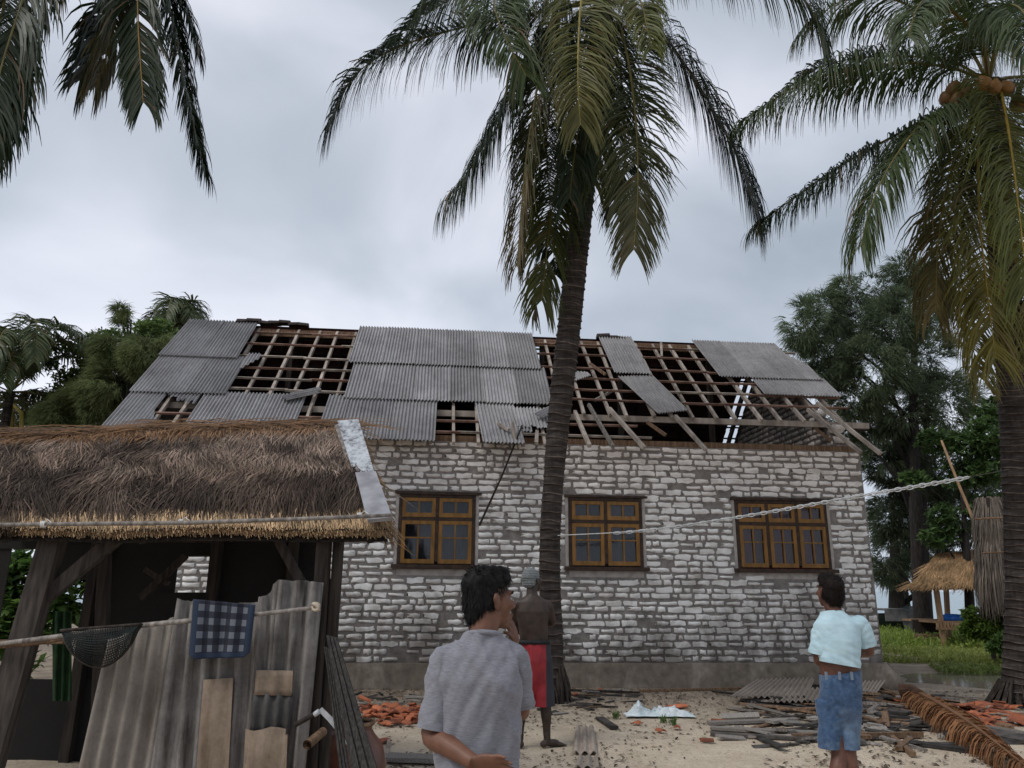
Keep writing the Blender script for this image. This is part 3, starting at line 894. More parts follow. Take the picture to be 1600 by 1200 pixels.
def trunk_mat():
    m, nt, b = new_mat('ringed_palm_bark')
    v = coords(nt, 'world')
    w = N(nt, 'ShaderNodeTexNoise'); w.inputs['Scale'].default_value = 2.2; w.inputs['Detail'].default_value = 4
    nt.links.new(v, w.inputs['Vector'])
    n2 = noise_tex(nt, coords(nt, 'world', (9, 9, 1.5)), 2.2, 5, .65)
    n1 = noise_tex(nt, coords(nt, 'world', (1, 1, 6)), 3.0, 5, .65)
    c = ramp(nt, n1, [(.32, (.022, .017, .015)), (.52, (.052, .042, .037)), (.74, (.115, .10, .09))])
    c = mixc(nt, .6, c, ramp(nt, n2, [(.35, (.55, .53, .52)), (.6, (1.1, 1.1, 1.1))]), 'MULTIPLY')
    a = N(nt, 'ShaderNodeAttribute'); a.attribute_name = 'Col'
    c = mixc(nt, 1.0, c, a.outputs['Color'], 'MULTIPLY')
    nt.links.new(c, b.inputs['Base Color']); b.inputs['Roughness'].default_value = .9; b.inputs['Specular IOR Level'].default_value = .2
    h = N(nt, 'ShaderNodeMath'); h.operation = 'ADD'; nt.links.new(n1, h.inputs[0]); nt.links.new(n2, h.inputs[1])
    bump(nt, b, h.outputs[0], .7, .03)
    return m
M['palm_trunk'] = trunk_mat()
def palm_trunk(ctrl, radii, parent, seed, ring=.12, base_bulge=True):
    r = random.Random(seed)
    pts, L = resample(catmull(ctrl, 14), 60)
    mb = MB(); s = 0.0; P_, R_, C_ = [], [], []
    def P_at(s):
        f = min(1, s / L) * 60; i = min(59, int(f)); return pts[i].lerp(pts[i + 1], f - i)
    def rad(s):
        t = s / L * (len(radii) - 1); i = min(len(radii) - 2, int(t)); return radii[i] + (radii[i + 1] - radii[i]) * (t - i)
    while s < L - .02:
        h = ring * r.uniform(.75, 1.25)
        h = min(h, L - s)
        tl = Vector((0, 0, 0))
        for (q, k) in ((0.0, 1.045), (.10, 1.05), (.16, .985), (.9, .965), (.985, .985)):
            P_.append(P_at(s + h * q)); R_.append(rad(s + h * q) * k * r.uniform(.99, 1.01))
            C_.append((2.6, 2.5, 2.4) if q in (0.0,) else (.95, .95, .95))
        s += h
    # rings as a tube with per-ring colour and some noise
    n = 20; rings = []
    for k, (p, rad_) in enumerate(zip(P_, R_)):
        t = (P_[min(k + 2, len(P_) - 1)] - P_[max(k - 2, 0)]).normalized()
        x = Vector((1, 0, 0)); x = (x - t * x.dot(t)).normalized(); y = t.cross(x)
        ring_ = []
        for j in range(n):
            a = 2 * math.pi * j / n
            rr = rad_ * (1 + .05 * noise.noise(Vector((math.cos(a) * 1.3, math.sin(a) * 1.3, p.z * 1.1 + seed))) + .012 * noise.noise(Vector((math.cos(a) * 5, math.sin(a) * 5, p.z * 9))))
            wz = .025 * noise.noise(Vector((math.cos(a) * 1.1 + seed, math.sin(a) * 1.1, p.z * 4)))
            ring_.append(mb.vert(p + x * (math.cos(a) * rr) + y * (math.sin(a) * rr) + t * wz))
        rings.append(ring_)
    for k in range(len(rings) - 1):
        for j in range(n):
            mb.face((rings[k][j], rings[k][(j + 1) % n], rings[k + 1][(j + 1) % n], rings[k + 1][j]), C_[k])
    mb.face(rings[-1])
    return mb.build('trunk', M['palm_trunk'], parent, smooth=True, colors=True)
def frond(parent, hub, px, seed, **kw):
    ctrl = [hub] + [at(x, y, Y) for x, y, Y in px]
    mb = MB(); frond_geo(mb, ctrl, seed, **kw)
    return mb.build('frond', M['frond'], parent, colors=True)
def coconuts(parent, hub, px, r0=.11):
    for k, (x, y, Y, c) in enumerate(px):
        r = random.Random(k + 40); mb = MB(); p = at(x, y, Y)
        rad = r0 * r.uniform(.85, 1.1); ax = Vector((r.uniform(-.4, .4), r.uniform(-.4, .4), 1)).normalized()
        prof = [(-1.05, .05), (-.9, .42), (-.55, .82), (-.05, 1.0), (.45, .86), (.85, .48), (1.1, .1)]
        mb.tube([p + ax * (h * rad * 1.15) for h, _ in prof], [rad * q for _, q in prof], 10, c)
        mb.build('coconut', M['coconut'], parent, smooth=True, colors=True)
    mb = MB()
    for k, (x, y, Y, c) in enumerate(px):
        p = at(x, y, Y); mb.tube([hub, hub.lerp(p, .6) + Vector((0, 0, .12)), p], [.02, .015, .012], 5)
    mb.build('fruit_stalk', M['wood_brown'], parent)
M['coconut'] = simple('coconut_husk', (.7, .7, .7), (1.1, 1.1, 1.1), 8, .55, attr=True)

# ---- palm in front of the house
base = ground(862, 1096)
hubY = base.y - .75
HUB = at(942, 2, hubY)
palm1 = thing('coconut_palm', 'tall coconut palm with ringed leaning trunk standing in front of the house', 'palm tree', base)
tc = [base + Vector((0, 0, -.2)), at(861, 1000, base.y), at(859, 860, base.y - .08), at(869, 700, base.y - .2), at(888, 520, base.y - .35), at(908, 340, base.y - .55), at(925, 180, base.y - .65), HUB]
palm_trunk(tc, [.19, .155, .152, .178, .176, .162, .152, .148], palm1, 3, ring=.135)
mb = MB()      # fibrous root boss at the foot
for k in range(140):
    a = random.uniform(0, 6.28); rr = random.uniform(.14, .24)
    p0 = base + Vector((math.cos(a) * rr * .75, math.sin(a) * rr * .75, random.uniform(.12, .5)))
    p1 = base + Vector((math.cos(a) * (rr + .05), math.sin(a) * (rr + .05), -.02))
    mb.tube([p0, p0.lerp(p1, .5) + Vector((math.cos(a) * .03, math.sin(a) * .03, 0)), p1], [.018, .016, .014], 4)
mb.build('root_boss', M['wood_dark'], palm1)
y0 = hubY
FR1 = [
 # (points: px, py, depth), options
 ([(925, 40, y0 - .5), (912, 150, y0 - .75), (898, 240, y0 - .8), (890, 310, y0 - .8)], dict(leaf=.7, droop=.9, col=DARKG, facing=(1, 0, 0))),
 ([(945, 40, y0 - .45), (948, 140, y0 - .7), (940, 230, y0 - .75), (930, 290, y0 - .75)], dict(leaf=.7, droop=.9, col=DARKG, tipcol=OLIVE, facing=(1, .2, 0))),
 ([(850, 18, y0 - .3), (735, 40, y0 - .5), (622, 74, y0 - .7), (551, 122, y0 - .8), (514, 200, y0 - .8)], dict(leaf=.92, droop=1.7, col=DARKG, dens=1.15)),
 ([(860, -60, y0 + .6), (760, -30, y0 + 1.0), (670, 20, y0 + 1.1), (605, 76, y0 + 1.1)], dict(leaf=.8, droop=1.2, col=DARKG)),
 ([(880, -80, y0 - .8), (790, -60, y0 - 1.7), (772, 0, y0 - 2.3), (790, 60, y0 - 2.5), (822, 118, y0 - 2.5)], dict(leaf=.75, droop=.7, col=GREEN, facing=(1, 0, .1))),
 ([(925, -50, y0 - .8), (910, -10, y0 - 1.6), (904, 60, y0 - 2.1), (903, 130, y0 - 2.3), (907, 195, y0 - 2.3)], dict(leaf=.72, droop=.55, col=OLIVE, tipcol=(.14, .13, .045), facing=(1, 0, 0), rcol=(.30, .24, .05))),
 ([(890, 10, y0 - .1), (836, 80, y0 - .5), (775, 190, y0 - .8), (728, 275, y0 - .9), (704, 300, y0 - .9)], dict(leaf=1.12, droop=2.0, col=DARKG, dens=1.25)),
 ([(900, 30, y0 - .3), (850, 100, y0 - .9), (827, 214, y0 - 1.1), (815, 320, y0 - 1.1), (808, 415, y0 - 1.1)], dict(leaf=.7, droop=1.2, col=GREEN, tipcol=(.12, .085, .04))),
 ([(915, 60, y0 + .2), (884, 200, y0 + .1), (862, 330, y0), (846, 470, y0)], dict(leaf=.85, droop=.7, col=DARKG, tipcol=OLIVE, facing=(1, .3, 0))),
 ([(880, 60, y0 + .7), (855, 200, y0 + .9), (860, 330, y0 + .9), (868, 430, y0 + .9)], dict(leaf=.85, droop=.7, col=DARKG, facing=(1, .2, 0))),
 ([(965, 30, y0 - .4), (984, 110, y0 - .8), (995, 214, y0 - 1.0), (996, 310, y0 - 1.0), (990, 390, y0 - 1.0)], dict(leaf=.78, droop=.45, col=GREEN, tipcol=(.11, .10, .05), facing=(1, 0, 0), rcol=(.2, .17, .06))),
 ([(960, 60, y0 + .6), (975, 170, y0 + .9), (975, 270, y0 + .9), (965, 330, y0 + .9)], dict(leaf=.8, droop=.8, col=DARKG, facing=(1, .3, 0))),
 ([(985, 10, y0), (1030, 45, y0 - .2), (1108, 160, y0 - .4), (1160, 262, y0 - .5), (1183, 335, y0 - .5)], dict(leaf=1.15, droop=1.9, col=DARKG, dens=1.3)),
 ([(1000, -70, y0 - .2), (1100, -75, y0 - .7), (1210, -40, y0 - 1.0), (1268, 15, y0 - 1.1), (1290, 85, y0 - 1.1)], dict(leaf=.95, droop=1.7, col=GREEN)),
 ([(975, -30, y0 - .9), (1000, 0, y0 - 1.7), (1010, 40, y0 - 2.0), (1018, 75, y0 - 2.1)], dict(leaf=.5, droop=.7, col=OLIVE, facing=(1, 0, .2))),
 ([(850, -90, y0 - .2), (760, -80, y0 - .4), (690, -30, y0 - .6), (650, 25, y0 - .6)], dict(leaf=.8, droop=1.4, col=GREEN)),
 ([(950, -140, y0 + .8), (960, -230, y0 + 1.8), (1000, -230, y0 + 3.0)], dict(leaf=.9, droop=.8, col=GREEN)),
 ([(900, -140, y0 + .2), (850, -240, y0 + .6), (760, -260, y0 + .9)], dict(leaf=.9, droop=.8, col=GREEN)),
 ([(990, -130, y0 - .2), (1060, -220, y0), (1160, -210, y0 + .2)], dict(leaf=.9, droop=.8, col=GREEN)),
]
for k, (pp, kw) in enumerate(FR1): frond(palm1, HUB, pp, 300 + k, **kw)
coconuts(palm1, HUB, [(985, 18, y0 - .3, (.11, .085, .03)), (1003, 28, y0 - .25, (.08, .08, .03)), (1018, 18, y0 - .1, (.1, .08, .03)), (930, 40, y0 - .35, (.07, .06, .03)), (960, 45, y0 - .4, (.09, .07, .03))])
# a torn wisp of leaflets hanging below
mb = MB(); p0 = at(838, 478, y0)
for k in range(7):
    x1, y1 = 838 + random.uniform(-9, 9), random.uniform(508, 532)
    q = at(x1, y1, y0 + random.uniform(-.1, .1)); mb.strip([p0, p0.lerp(q, .5) + Vector((random.uniform(-.03, .03), 0, 0)), q], [.02, .022, .006], Vector((1, .3, 0)).normalized(), lerp3(DARKG, BRN, .4))
mb.build('frond', M['frond'], palm1, colors=True)

# ---- palm at the right with coconuts
base2 = ground(1597, 1102)
h2 = base2.y - 1.1
HUB2 = at(1545, 128, h2)
palm2 = thing('coconut_palm', 'coconut palm bearing a cluster of orange coconuts beside the flooded patch', 'palm tree', base2)
tc2 = [base2 + Vector((0, 0, -.2)), at(1598, 1000, base2.y - .02), at(1594, 860, base2.y - .1), at(1588, 700, base2.y - .3), at(1578, 540, base2.y - .55), at(1562, 330, base2.y - .85), HUB2]
palm_trunk(tc2, [.30, .205, .20, .205, .20, .19, .17], palm2, 9, ring=.11)
mb = MB()
for k in range(110):
    a = random.uniform(0, 6.28); rr = random.uniform(.2, .34)
    p0 = base2 + Vector((math.cos(a) * rr * .7, math.sin(a) * rr * .7, random.uniform(.08, .36)))
    p1 = base2 + Vector((math.cos(a) * (rr + .14), math.sin(a) * (rr + .14), -.02))
    mb.tube([p0, p0.lerp(p1, .5), p1], [.022, .02, .016], 4)
mb.build('root_boss', M['wood_dark'], palm2)
FR2 = [
 ([(1480, 105, h2 - .2), (1390, 100, h2 - .4), (1260, 128, h2 - .6), (1155, 192, h2 - .7)], dict(leaf=.85, droop=1.4, col=GREEN)),
 ([(1480, 95, h2 + .5), (1370, 88, h2 + .8), (1280, 105, h2 + .9), (1222, 145, h2 + .9)], dict(leaf=.75, droop=1.3, col=DARKG)),
 ([(1500, 160, h2 - .1), (1430, 195, h2 - .2), (1320, 255, h2 - .3), (1240, 310, h2 - .35), (1180, 352, h2 - .35)], dict(leaf=.68, droop=1.3, col=DARKG)),
 ([(1505, 160, h2 - .4), (1440, 195, h2 - .8), (1390, 260, h2 - 1.0), (1358, 330, h2 - 1.05), (1345, 385, h2 - 1.05)], dict(leaf=.9, droop=1.2, col=GREEN)),
 ([(1515, 190, h2 - .2), (1480, 290, h2 - .4), (1465, 390, h2 - .45), (1462, 485, h2 - .45)], dict(leaf=.8, droop=.8, col=DARKG, tipcol=(.13, .10, .03), facing=(1, .2, 0))),
 ([(1530, 200, h2 - .4), (1530, 330, h2 - .6), (1542, 450, h2 - .6), (1556, 560, h2 - .6)], dict(leaf=.85, droop=.55, col=OLIVE, tipcol=YEL, facing=(1, 0, 0), rcol=(.28, .2, .04))),
 ([(1515, 210, h2 + .3), (1495, 340, h2 + .4), (1505, 460, h2 + .4), (1530, 590, h2 + .4)], dict(leaf=.8, droop=.7, col=OLIVE, tipcol=YEL, facing=(1, .2, 0))),
 ([(1560, 130, h2 - .8), (1578, 220, h2 - 1.4), (1592, 330, h2 - 1.6), (1606, 450, h2 - 1.6)], dict(leaf=.85, droop=.6, col=OLIVE, facing=(1, 0, 0), rcol=(.36, .25, .04))),
 ([(1580, 200, h2 + .2), (1610, 330, h2 + .2), (1628, 440, h2 + .2), (1630, 540, h2 + .2)], dict(leaf=.85, droop=.6, col=OLIVE, tipcol=YEL, facing=(1, 0, 0))),
 ([(1530, 60, h2 - .8), (1460, 0, h2 - 1.8), (1432, 15, h2 - 2.3), (1420, 60, h2 - 2.5)], dict(leaf=.7, droop=.9, col=GREEN)),
 ([(1500, 60, h2 - .1), (1400, 0, h2 - .2), (1320, 0, h2 - .3), (1255, 45, h2 - .4)], dict(leaf=.85, droop=1.3, col=GREEN)),
 ([(1520, 40, h2 + .4), (1450, -60, h2 + .8), (1350, -70, h2 + 1.0), (1290, -20, h2 + 1.1)], dict(leaf=.85, droop=1.2, col=GREEN)),
 ([(1540, 30, h2), (1530, -80, h2 - .1), (1480, -160, h2 - .1)], dict(leaf=.9, droop=.9, col=GREEN)),
 ([(1570, 40, h2 - .3), (1620, -40, h2 - .6), (1700, -50, h2 - .8), (1760, 40, h2 - .8)], dict(leaf=.9, droop=1.1, col=GREEN)),
 ([(1600, 120, h2), (1690, 130, h2), (1770, 190, h2), (1820, 290, h2)], dict(leaf=.9, droop=1.1, col=GREEN)),
 ([(1560, 50, h2 - .6), (1575, 10, h2 - 1.4), (1600, 20, h2 - 2.2), (1620, 80, h2 - 2.6)], dict(leaf=.8, droop=1.0, col=GREEN)),
]
for k, (pp, kw) in enumerate(FR2): frond(palm2, HUB2, pp, 500 + k, **kw)
ORG = (.25, .125, .035); ORB = (.17, .085, .03)
coconuts(palm2, HUB2, [(1490, 140, h2 - .6, ORB), (1511, 147, h2 - .7, ORB), (1537, 133, h2 - .95, ORG), (1553, 137, h2 - 1.0, ORG), (1572, 138, h2 - .95, ORG), (1496, 158, h2 - .7, ORB), (1592, 163, h2 - .8, ORG), (1528, 156, h2 - .8, (.14, .11, .07)), (1480, 155, h2 - .5, ORB), (1546, 158, h2 - .7, ORB)], .115)

# ---- palm at the left, its crown above the frame
HUB3 = at(-30, -330, 7.6)
base3 = Vector((HUB3.x - .9, HUB3.y + .3, 0))
palm3 = thing('coconut_palm', 'coconut palm whose drooping leaf tips hang above the thatched hut', 'palm tree', base3)
palm_trunk([base3 + Vector((0, 0, -.2)), base3.lerp(HUB3, .4) + Vector((-.2, 0, 0)), HUB3], [.26, .2, .17], palm3, 21)
FR3 = [
 ([(45, -190, 7.0), (55, -80, 6.8), (35, 0, 6.7), (2, 105, 6.7), (-25, 230, 6.7)], dict(leaf=.85, droop=.9, col=DARKG, rcol=(.22, .19, .08), facing=(1, 0, -.3))),
 ([(20, -170, 7.9), (10, -20, 7.9), (-15, 110, 7.9), (-25, 230, 7.9)], dict(leaf=.85, droop=.8, col=DARKG, facing=(1, 0, 0))),
 ([(90, -260, 7.6), (160, -130, 7.6), (168, -20, 7.6), (150, 60, 7.6), (125, 125, 7.6)], dict(leaf=.7, droop=.9, col=DARKG)),
 ([(100, -270, 7.4), (185, -150, 7.3), (183, -10, 7.3), (172, 70, 7.3), (150, 135, 7.3)], dict(leaf=.6, droop=1.3, col=GREEN, tipcol=(.13, .11, .06))),
 ([(100, -280, 7.2), (190, -170, 7.0), (212, -40, 6.95), (217, 60, 6.95), (224, 160, 6.95)], dict(leaf=.62, droop=.7, col=DARKG, rcol=(.36, .21, .04), facing=(1, 0, 0))),
 ([(110, -290, 7.5), (220, -150, 7.5), (262, 0, 7.5), (288, 130, 7.5), (304, 205, 7.5), (318, 262, 7.5)], dict(leaf=.62, droop=1.2, col=DARKG, dens=1.2)),
 ([(110, -300, 7.7), (230, -120, 7.7), (280, -10, 7.7), (300, 45, 7.7), (310, 85, 7.7)], dict(leaf=.5, droop=1.1, col=DARKG)),
 ([(-150, -330, 7.2), (-260, -220, 7.0), (-300, -60, 7.0)], dict(leaf=.8, droop=.9, col=GREEN)),
 ([(-60, -460, 8.2), (-120, -520, 9.2), (-140, -440, 10.4)], dict(leaf=.8, droop=.9, col=GREEN)),
]
for k, (pp, kw) in enumerate(FR3): kw['dens'] = 1.5; kw['wid'] = .027; kw['gap'] = .015; frond(palm3, HUB3, pp, 700 + k, **kw)

# ---- small palms behind the house on the left
def far_palm(px, py, Y, label, seed, lean=0, n=16, L=3.0, up=.5, gtop=None):
    r = random.Random(seed); hub = at(px, py, Y); b_ = Vector((hub.x + lean, hub.y, 0))
    o = thing('coconut_palm', label, 'palm tree', b_)
    mb = MB(); mb.tube([b_, b_.lerp(hub, .5) + Vector((.1, 0, 0)), hub], [.17, .13, .11], 9, (1, 1, 1)); mb.build('trunk', M['palm_trunk'], o, smooth=True, colors=True)
    for k in range(n):
        a = 6.28 * k / n + r.uniform(-.2, .2); e = r.uniform(-.3, 1.1) * up * 2
        d = Vector((math.cos(a), math.sin(a), 0)); l = L * r.uniform(.8, 1.1)
        c_ = [hub, hub + d * l * .35 + Vector((0, 0, l * .34 * e + .1)), hub + d * l * .7 + Vector((0, 0, l * .38 * e - .15)), hub + d * l * .95 + Vector((0, 0, l * .25 * e - .75))]
        mb = MB(); frond_geo(mb, c_, seed * 50 + k, leaf=.6, dens=.55, droop=.9, col=lerp3(GREEN, (.07, .09, .04), r.random()), wid=.05, nseg=3)
        mb.build('frond', M['frond'], o, colors=True)
    return o
pl = far_palm(16, 612, 20, 'small coconut palm with yellow stalks left of the leafy trees', 5, n=19, L=2.7, up=.95)
hub = at(12, 625, 21)
mb = MB()
for (xa, xb) in ((18, 17), (26, 34)):
    mb.tube([at(20, 632, 20.4), at(xb, 645, 20.3), at(xb, 700, 20.3)], [.05, .06, .05], 6, (1, 1, 1))
mb.build('fruit_stalk', simple('yellow_stalk', (.33, .27, .05), (.42, .36, .1), 4, .5), pl, smooth=True)
far_palm(272, 535, 24, 'palm crown peeping over the gray roof ridge end', 8, n=13, L=1.25, up=1.7)

# ================================================================ CASUARINAS AND OTHER TREES
def spray_crown(mb, blobs, n, seed, L=(.22, .48), wid=.020, cols=((.030, .046, .030), (.060, .080, .046), (.10, .115, .062)), droop=.8, strands=6, shell=.5):
    """drooping needle sprays; blobs = (centre, (rx, ry, rz))"""
    r = random.Random(seed)
    vol = [b_[1][0] * b_[1][2] for b_ in blobs]; tot = sum(vol)
    for (c, rad), v in zip(blobs, vol):
        k = int(n * v / tot)
        tone = r.uniform(-.25, .25)
        for _ in range(k):
            while True:
                q = Vector((r.uniform(-1, 1), r.uniform(-1, 1), r.uniform(-1, 1)))
                if q.length <= 1 and q.length > r.random() * shell + .15: break
            if noise.noise(Vector((c.x + q.x * rad[0], c.y + q.y * rad[1], c.z + q.z * rad[2])) * 1.3) < -.06: continue
            p = c + Vector((q.x * rad[0], q.y * rad[1], q.z * rad[2]))
            d = Vector((q.x, q.y, q.z * .5 + r.uniform(-.2, .5))); d = d.normalized() if d.length > .01 else Vector((1, 0, 0))
            for s in range(strands):
                dd = (d + Vector((r.uniform(-.6, .6), r.uniform(-.6, .6), r.uniform(-.5, .4)))).normalized()
                l = r.uniform(*L)
                p1 = p + dd * (l * .5); dd2 = (dd + Vector((0, 0, -droop * r.uniform(.6, 1.4)))).normalized(); p2 = p1 + dd2 * (l * .6)
                side = dd.cross(Vector((r.uniform(-1, 1), r.uniform(-1, 1), r.uniform(-1, 1))))
                side = side.normalized() if side.length > .01 else Vector((1, 0, 0))
                t = min(1, max(0, r.random() * .8 + tone + .15))
                cc = lerp3(cols[0], cols[1], t * 2) if t < .5 else lerp3(cols[1], cols[2], t * 2 - 1)
                mb.strip([p, p1, p2], [wid * .7, wid, wid * .25], side, cc)
M['bark'] = simple('dark_rough_bark', (.008, .007, .006), (.030, .025, .022), 5, .95, (4, 4, .8), 'world', .8, .05)
def limb_tree(o, base, top, r0, targets, seed, name='trunk'):
    r = random.Random(seed); mb = MB()
    mid = base.lerp(top, .5) + Vector((r.uniform(-.3, .3), r.uniform(-.3, .3), 0))
    P_ = [base + Vector((0, 0, -.2)), base.lerp(mid, .4), mid, mid.lerp(top, .6), top]
    P_, _ = resample(catmull(P_, 6), 14)
    mb.tube(P_, [r0 * (1.15 - .95 * k / 14) for k in range(15)], 9)
    for t in targets:
        k = max(2, min(12, int(14 * max(.15, min(.9, (t.z - base.z) / max(1, top.z - base.z) - .18)))))
        s = P_[k]; m_ = s.lerp(t, .5) + Vector((0, 0, .2 * (t - s).length * r.uniform(.2, .8)))
        rr = max(.02, r0 * (1.0 - .85 * k / 14) * .5)
        mb.tube([s, m_, t], [rr, rr * .65, rr * .25], 5)
    return mb.build(name, M['bark'], o, smooth=True)
def casuarina(label, foot, top, r0, px_blobs, Y, n, seed, cols=None, **kw):
    """foot/top pixels at depth Y; px_blobs = (x, y, rx px, ry px, dY)"""
    b_ = at(foot[0], foot[1], Y); b_.z = 0.0
    o = thing('casuarina_tree', label, 'tree', b_)
    k = F_PX / (Y * 1.03)
    blobs = []
    for (x, y, rx, ry, dY) in px_blobs:
        c = at(x, y, Y + dY); blobs.append((c, (rx / k, min(rx, ry) / k * 1.0, ry / k)))
    limb_tree(o, b_, at(top[0], top[1], Y), r0, [c for c, _ in blobs], seed)
    mb = MB()
    if cols: kw['cols'] = cols
    spray_crown(mb, blobs, n, seed, **kw)
    mb.build('crown', M['needle'], o, colors=True)
    return o
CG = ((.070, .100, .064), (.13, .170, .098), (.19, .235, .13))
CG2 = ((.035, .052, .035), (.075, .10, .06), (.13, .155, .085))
casuarina('broad grey-green casuarina rising behind the right gable end', (1440, 985), (1430, 430), .24,
  [(1415, 430, 38, 34, 0), (1370, 455, 42, 30, .5), (1330, 455, 34, 24, 0), (1295, 490, 40, 34, 0), (1262, 510, 34, 44, -.5), (1255, 550, 30, 22, 0), (1345, 510, 60, 40, 1), (1400, 500, 50, 44, -1),
   (1440, 470, 40, 50, .5), (1300, 550, 55, 40, 0), (1370, 570, 60, 44, -.8), (1440, 560, 55, 50, .8), (1285, 585, 45, 30, 0), (1340, 620, 55, 34, 0), (1410, 640, 55, 45, 0), (1330, 665, 40, 30, .5), (1470, 620, 50, 50, .5), (1380, 690, 50, 40, .8)], 24, 17000, 31, CG)
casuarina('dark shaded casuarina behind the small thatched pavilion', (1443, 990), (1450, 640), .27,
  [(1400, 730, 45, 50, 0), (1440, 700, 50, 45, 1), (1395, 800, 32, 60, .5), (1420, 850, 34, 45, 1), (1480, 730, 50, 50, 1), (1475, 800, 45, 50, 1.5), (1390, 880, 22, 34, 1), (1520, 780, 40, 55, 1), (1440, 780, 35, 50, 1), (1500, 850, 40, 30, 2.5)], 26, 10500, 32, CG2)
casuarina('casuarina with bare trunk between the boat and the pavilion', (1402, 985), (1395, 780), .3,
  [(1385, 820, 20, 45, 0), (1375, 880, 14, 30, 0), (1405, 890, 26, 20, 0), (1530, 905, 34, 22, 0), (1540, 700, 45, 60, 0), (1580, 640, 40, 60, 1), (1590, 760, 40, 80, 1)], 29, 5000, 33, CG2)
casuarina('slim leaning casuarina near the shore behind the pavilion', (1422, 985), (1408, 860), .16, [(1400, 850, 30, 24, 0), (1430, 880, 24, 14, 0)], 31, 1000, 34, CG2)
# leafy green tree in front of the casuarinas
def leafy(name, label, foot, top, r0, px_blobs, Y, n, seed, cols, size=.16, cat='tree', trunk_name='trunk'):
    b_ = at(foot[0], foot[1], Y); b_.z = 0.0
    o = thing(name, label, cat, b_); k = F_PX / (Y * 1.03); r = random.Random(seed)
    blobs = [(at(x, y, Y + dY), (rx / k, min(rx, ry) / k, ry / k)) for (x, y, rx, ry, dY) in px_blobs]
    limb_tree(o, b_, at(top[0], top[1], Y), r0, [c for c, _ in blobs], seed, trunk_name)
    mb = MB(); tot = sum(b2[1][0] * b2[1][2] for b2 in blobs)
    for c, rad in blobs:
        tone = r.uniform(-.2, .25)
        for _ in range(int(n * rad[0] * rad[2] / tot)):
            while True:
                q = Vector((r.uniform(-1, 1), r.uniform(-1, 1), r.uniform(-1, 1)))
                if .25 < q.length <= 1: break
            p = c + Vector((q.x * rad[0], q.y * rad[1], q.z * rad[2]))
            if noise.noise(p * 1.6) < -.18: continue
            for s in range(5):
                d = Vector((r.gauss(0, 1), r.gauss(0, 1), r.gauss(.1, .6))).normalized(); sd_ = d.cross(Vector((r.gauss(0, .4), r.gauss(0, .4), 1))).normalized()
                l = size * r.uniform(.7, 1.3); t = min(1, max(0, r.random() * .8 + .1 + tone))
                mb.strip([p, p + d * l * .5 + Vector((0, 0, .02)), p + d * l], [l * .15, l * .42, l * .05], sd_, lerp3(cols[0], cols[1], t))
            p = p
    mb.build('crown', M['leaf'], o, colors=True)
    return o
LG = ((.045, .085, .028), (.12, .20, .065))
leafy('leafy_tree', 'bright green leafy tree in front of the dark casuarinas', (1515, 985), (1500, 720), .14,
  [(1500, 700, 50, 26, 0), (1545, 680, 40, 30, 0), (1460, 690, 30, 20, 0), (1550, 730, 36, 30, 0), (1500, 745, 36, 22, 0), (1545, 800, 40, 30, 0), (1490, 810, 40, 24, 0), (1465, 840, 26, 16, 0), (1430, 750, 24, 14, 0), (1560, 640, 34, 26, .4)], 22, 2600, 41, LG, .17)
leafy('leafy_tree', 'dense green leafy tree behind the left end of the house roof', (180, 920), (200, 560), .2,
  [(120, 570, 45, 36, 0), (180, 545, 60, 34, 0), (240, 530, 45, 34, 1), (130, 630, 60, 48, 0), (200, 600, 60, 45, -.5), (80, 660, 50, 30, 0), (160, 670, 70, 34, 0), (250, 580, 40, 40, 1)], 21, 8200, 42, ((.060, .105, .034), (.16, .23, .072)), .13)
casuarina('feathery casuarina tops mixed into the leafy trees at left', (220, 930), (205, 500), .10,
  [(188, 482, 9, 5, 0), (198, 494, 11, 6, 0), (190, 503, 9, 4, 0), (212, 508, 14, 7, 0), (228, 524, 22, 14, 0), (240, 560, 45, 40, 0), (190, 600, 55, 50, 0), (140, 640, 50, 40, 0), (244, 512, 9, 8, 0), (100, 655, 40, 30, 0), (170, 545, 20, 16, 0), (155, 540, 8, 14, 0)], 19.5, 13000, 43, ((.075, .105, .046), (.14, .175, .075), (.20, .23, .10)), L=(.14, .34), wid=.015)
leafy('leafy_tree', 'green leafy bush glimpsed through the open side of the hut', (20, 1010), (30, 930), .06,
  [(20, 900, 60, 40, 0), (60, 960, 60, 40, 0), (0, 990, 50, 40, 0), (160, 900, 60, 36, 0), (30, 1040, 50, 36, 0), (90, 880, 60, 30, 0), (-60, 940, 60, 50, 0)], 12.0, 1600, 44, ((.04, .09, .02), (.14, .24, .06)), .2, 'bush', 'stem')
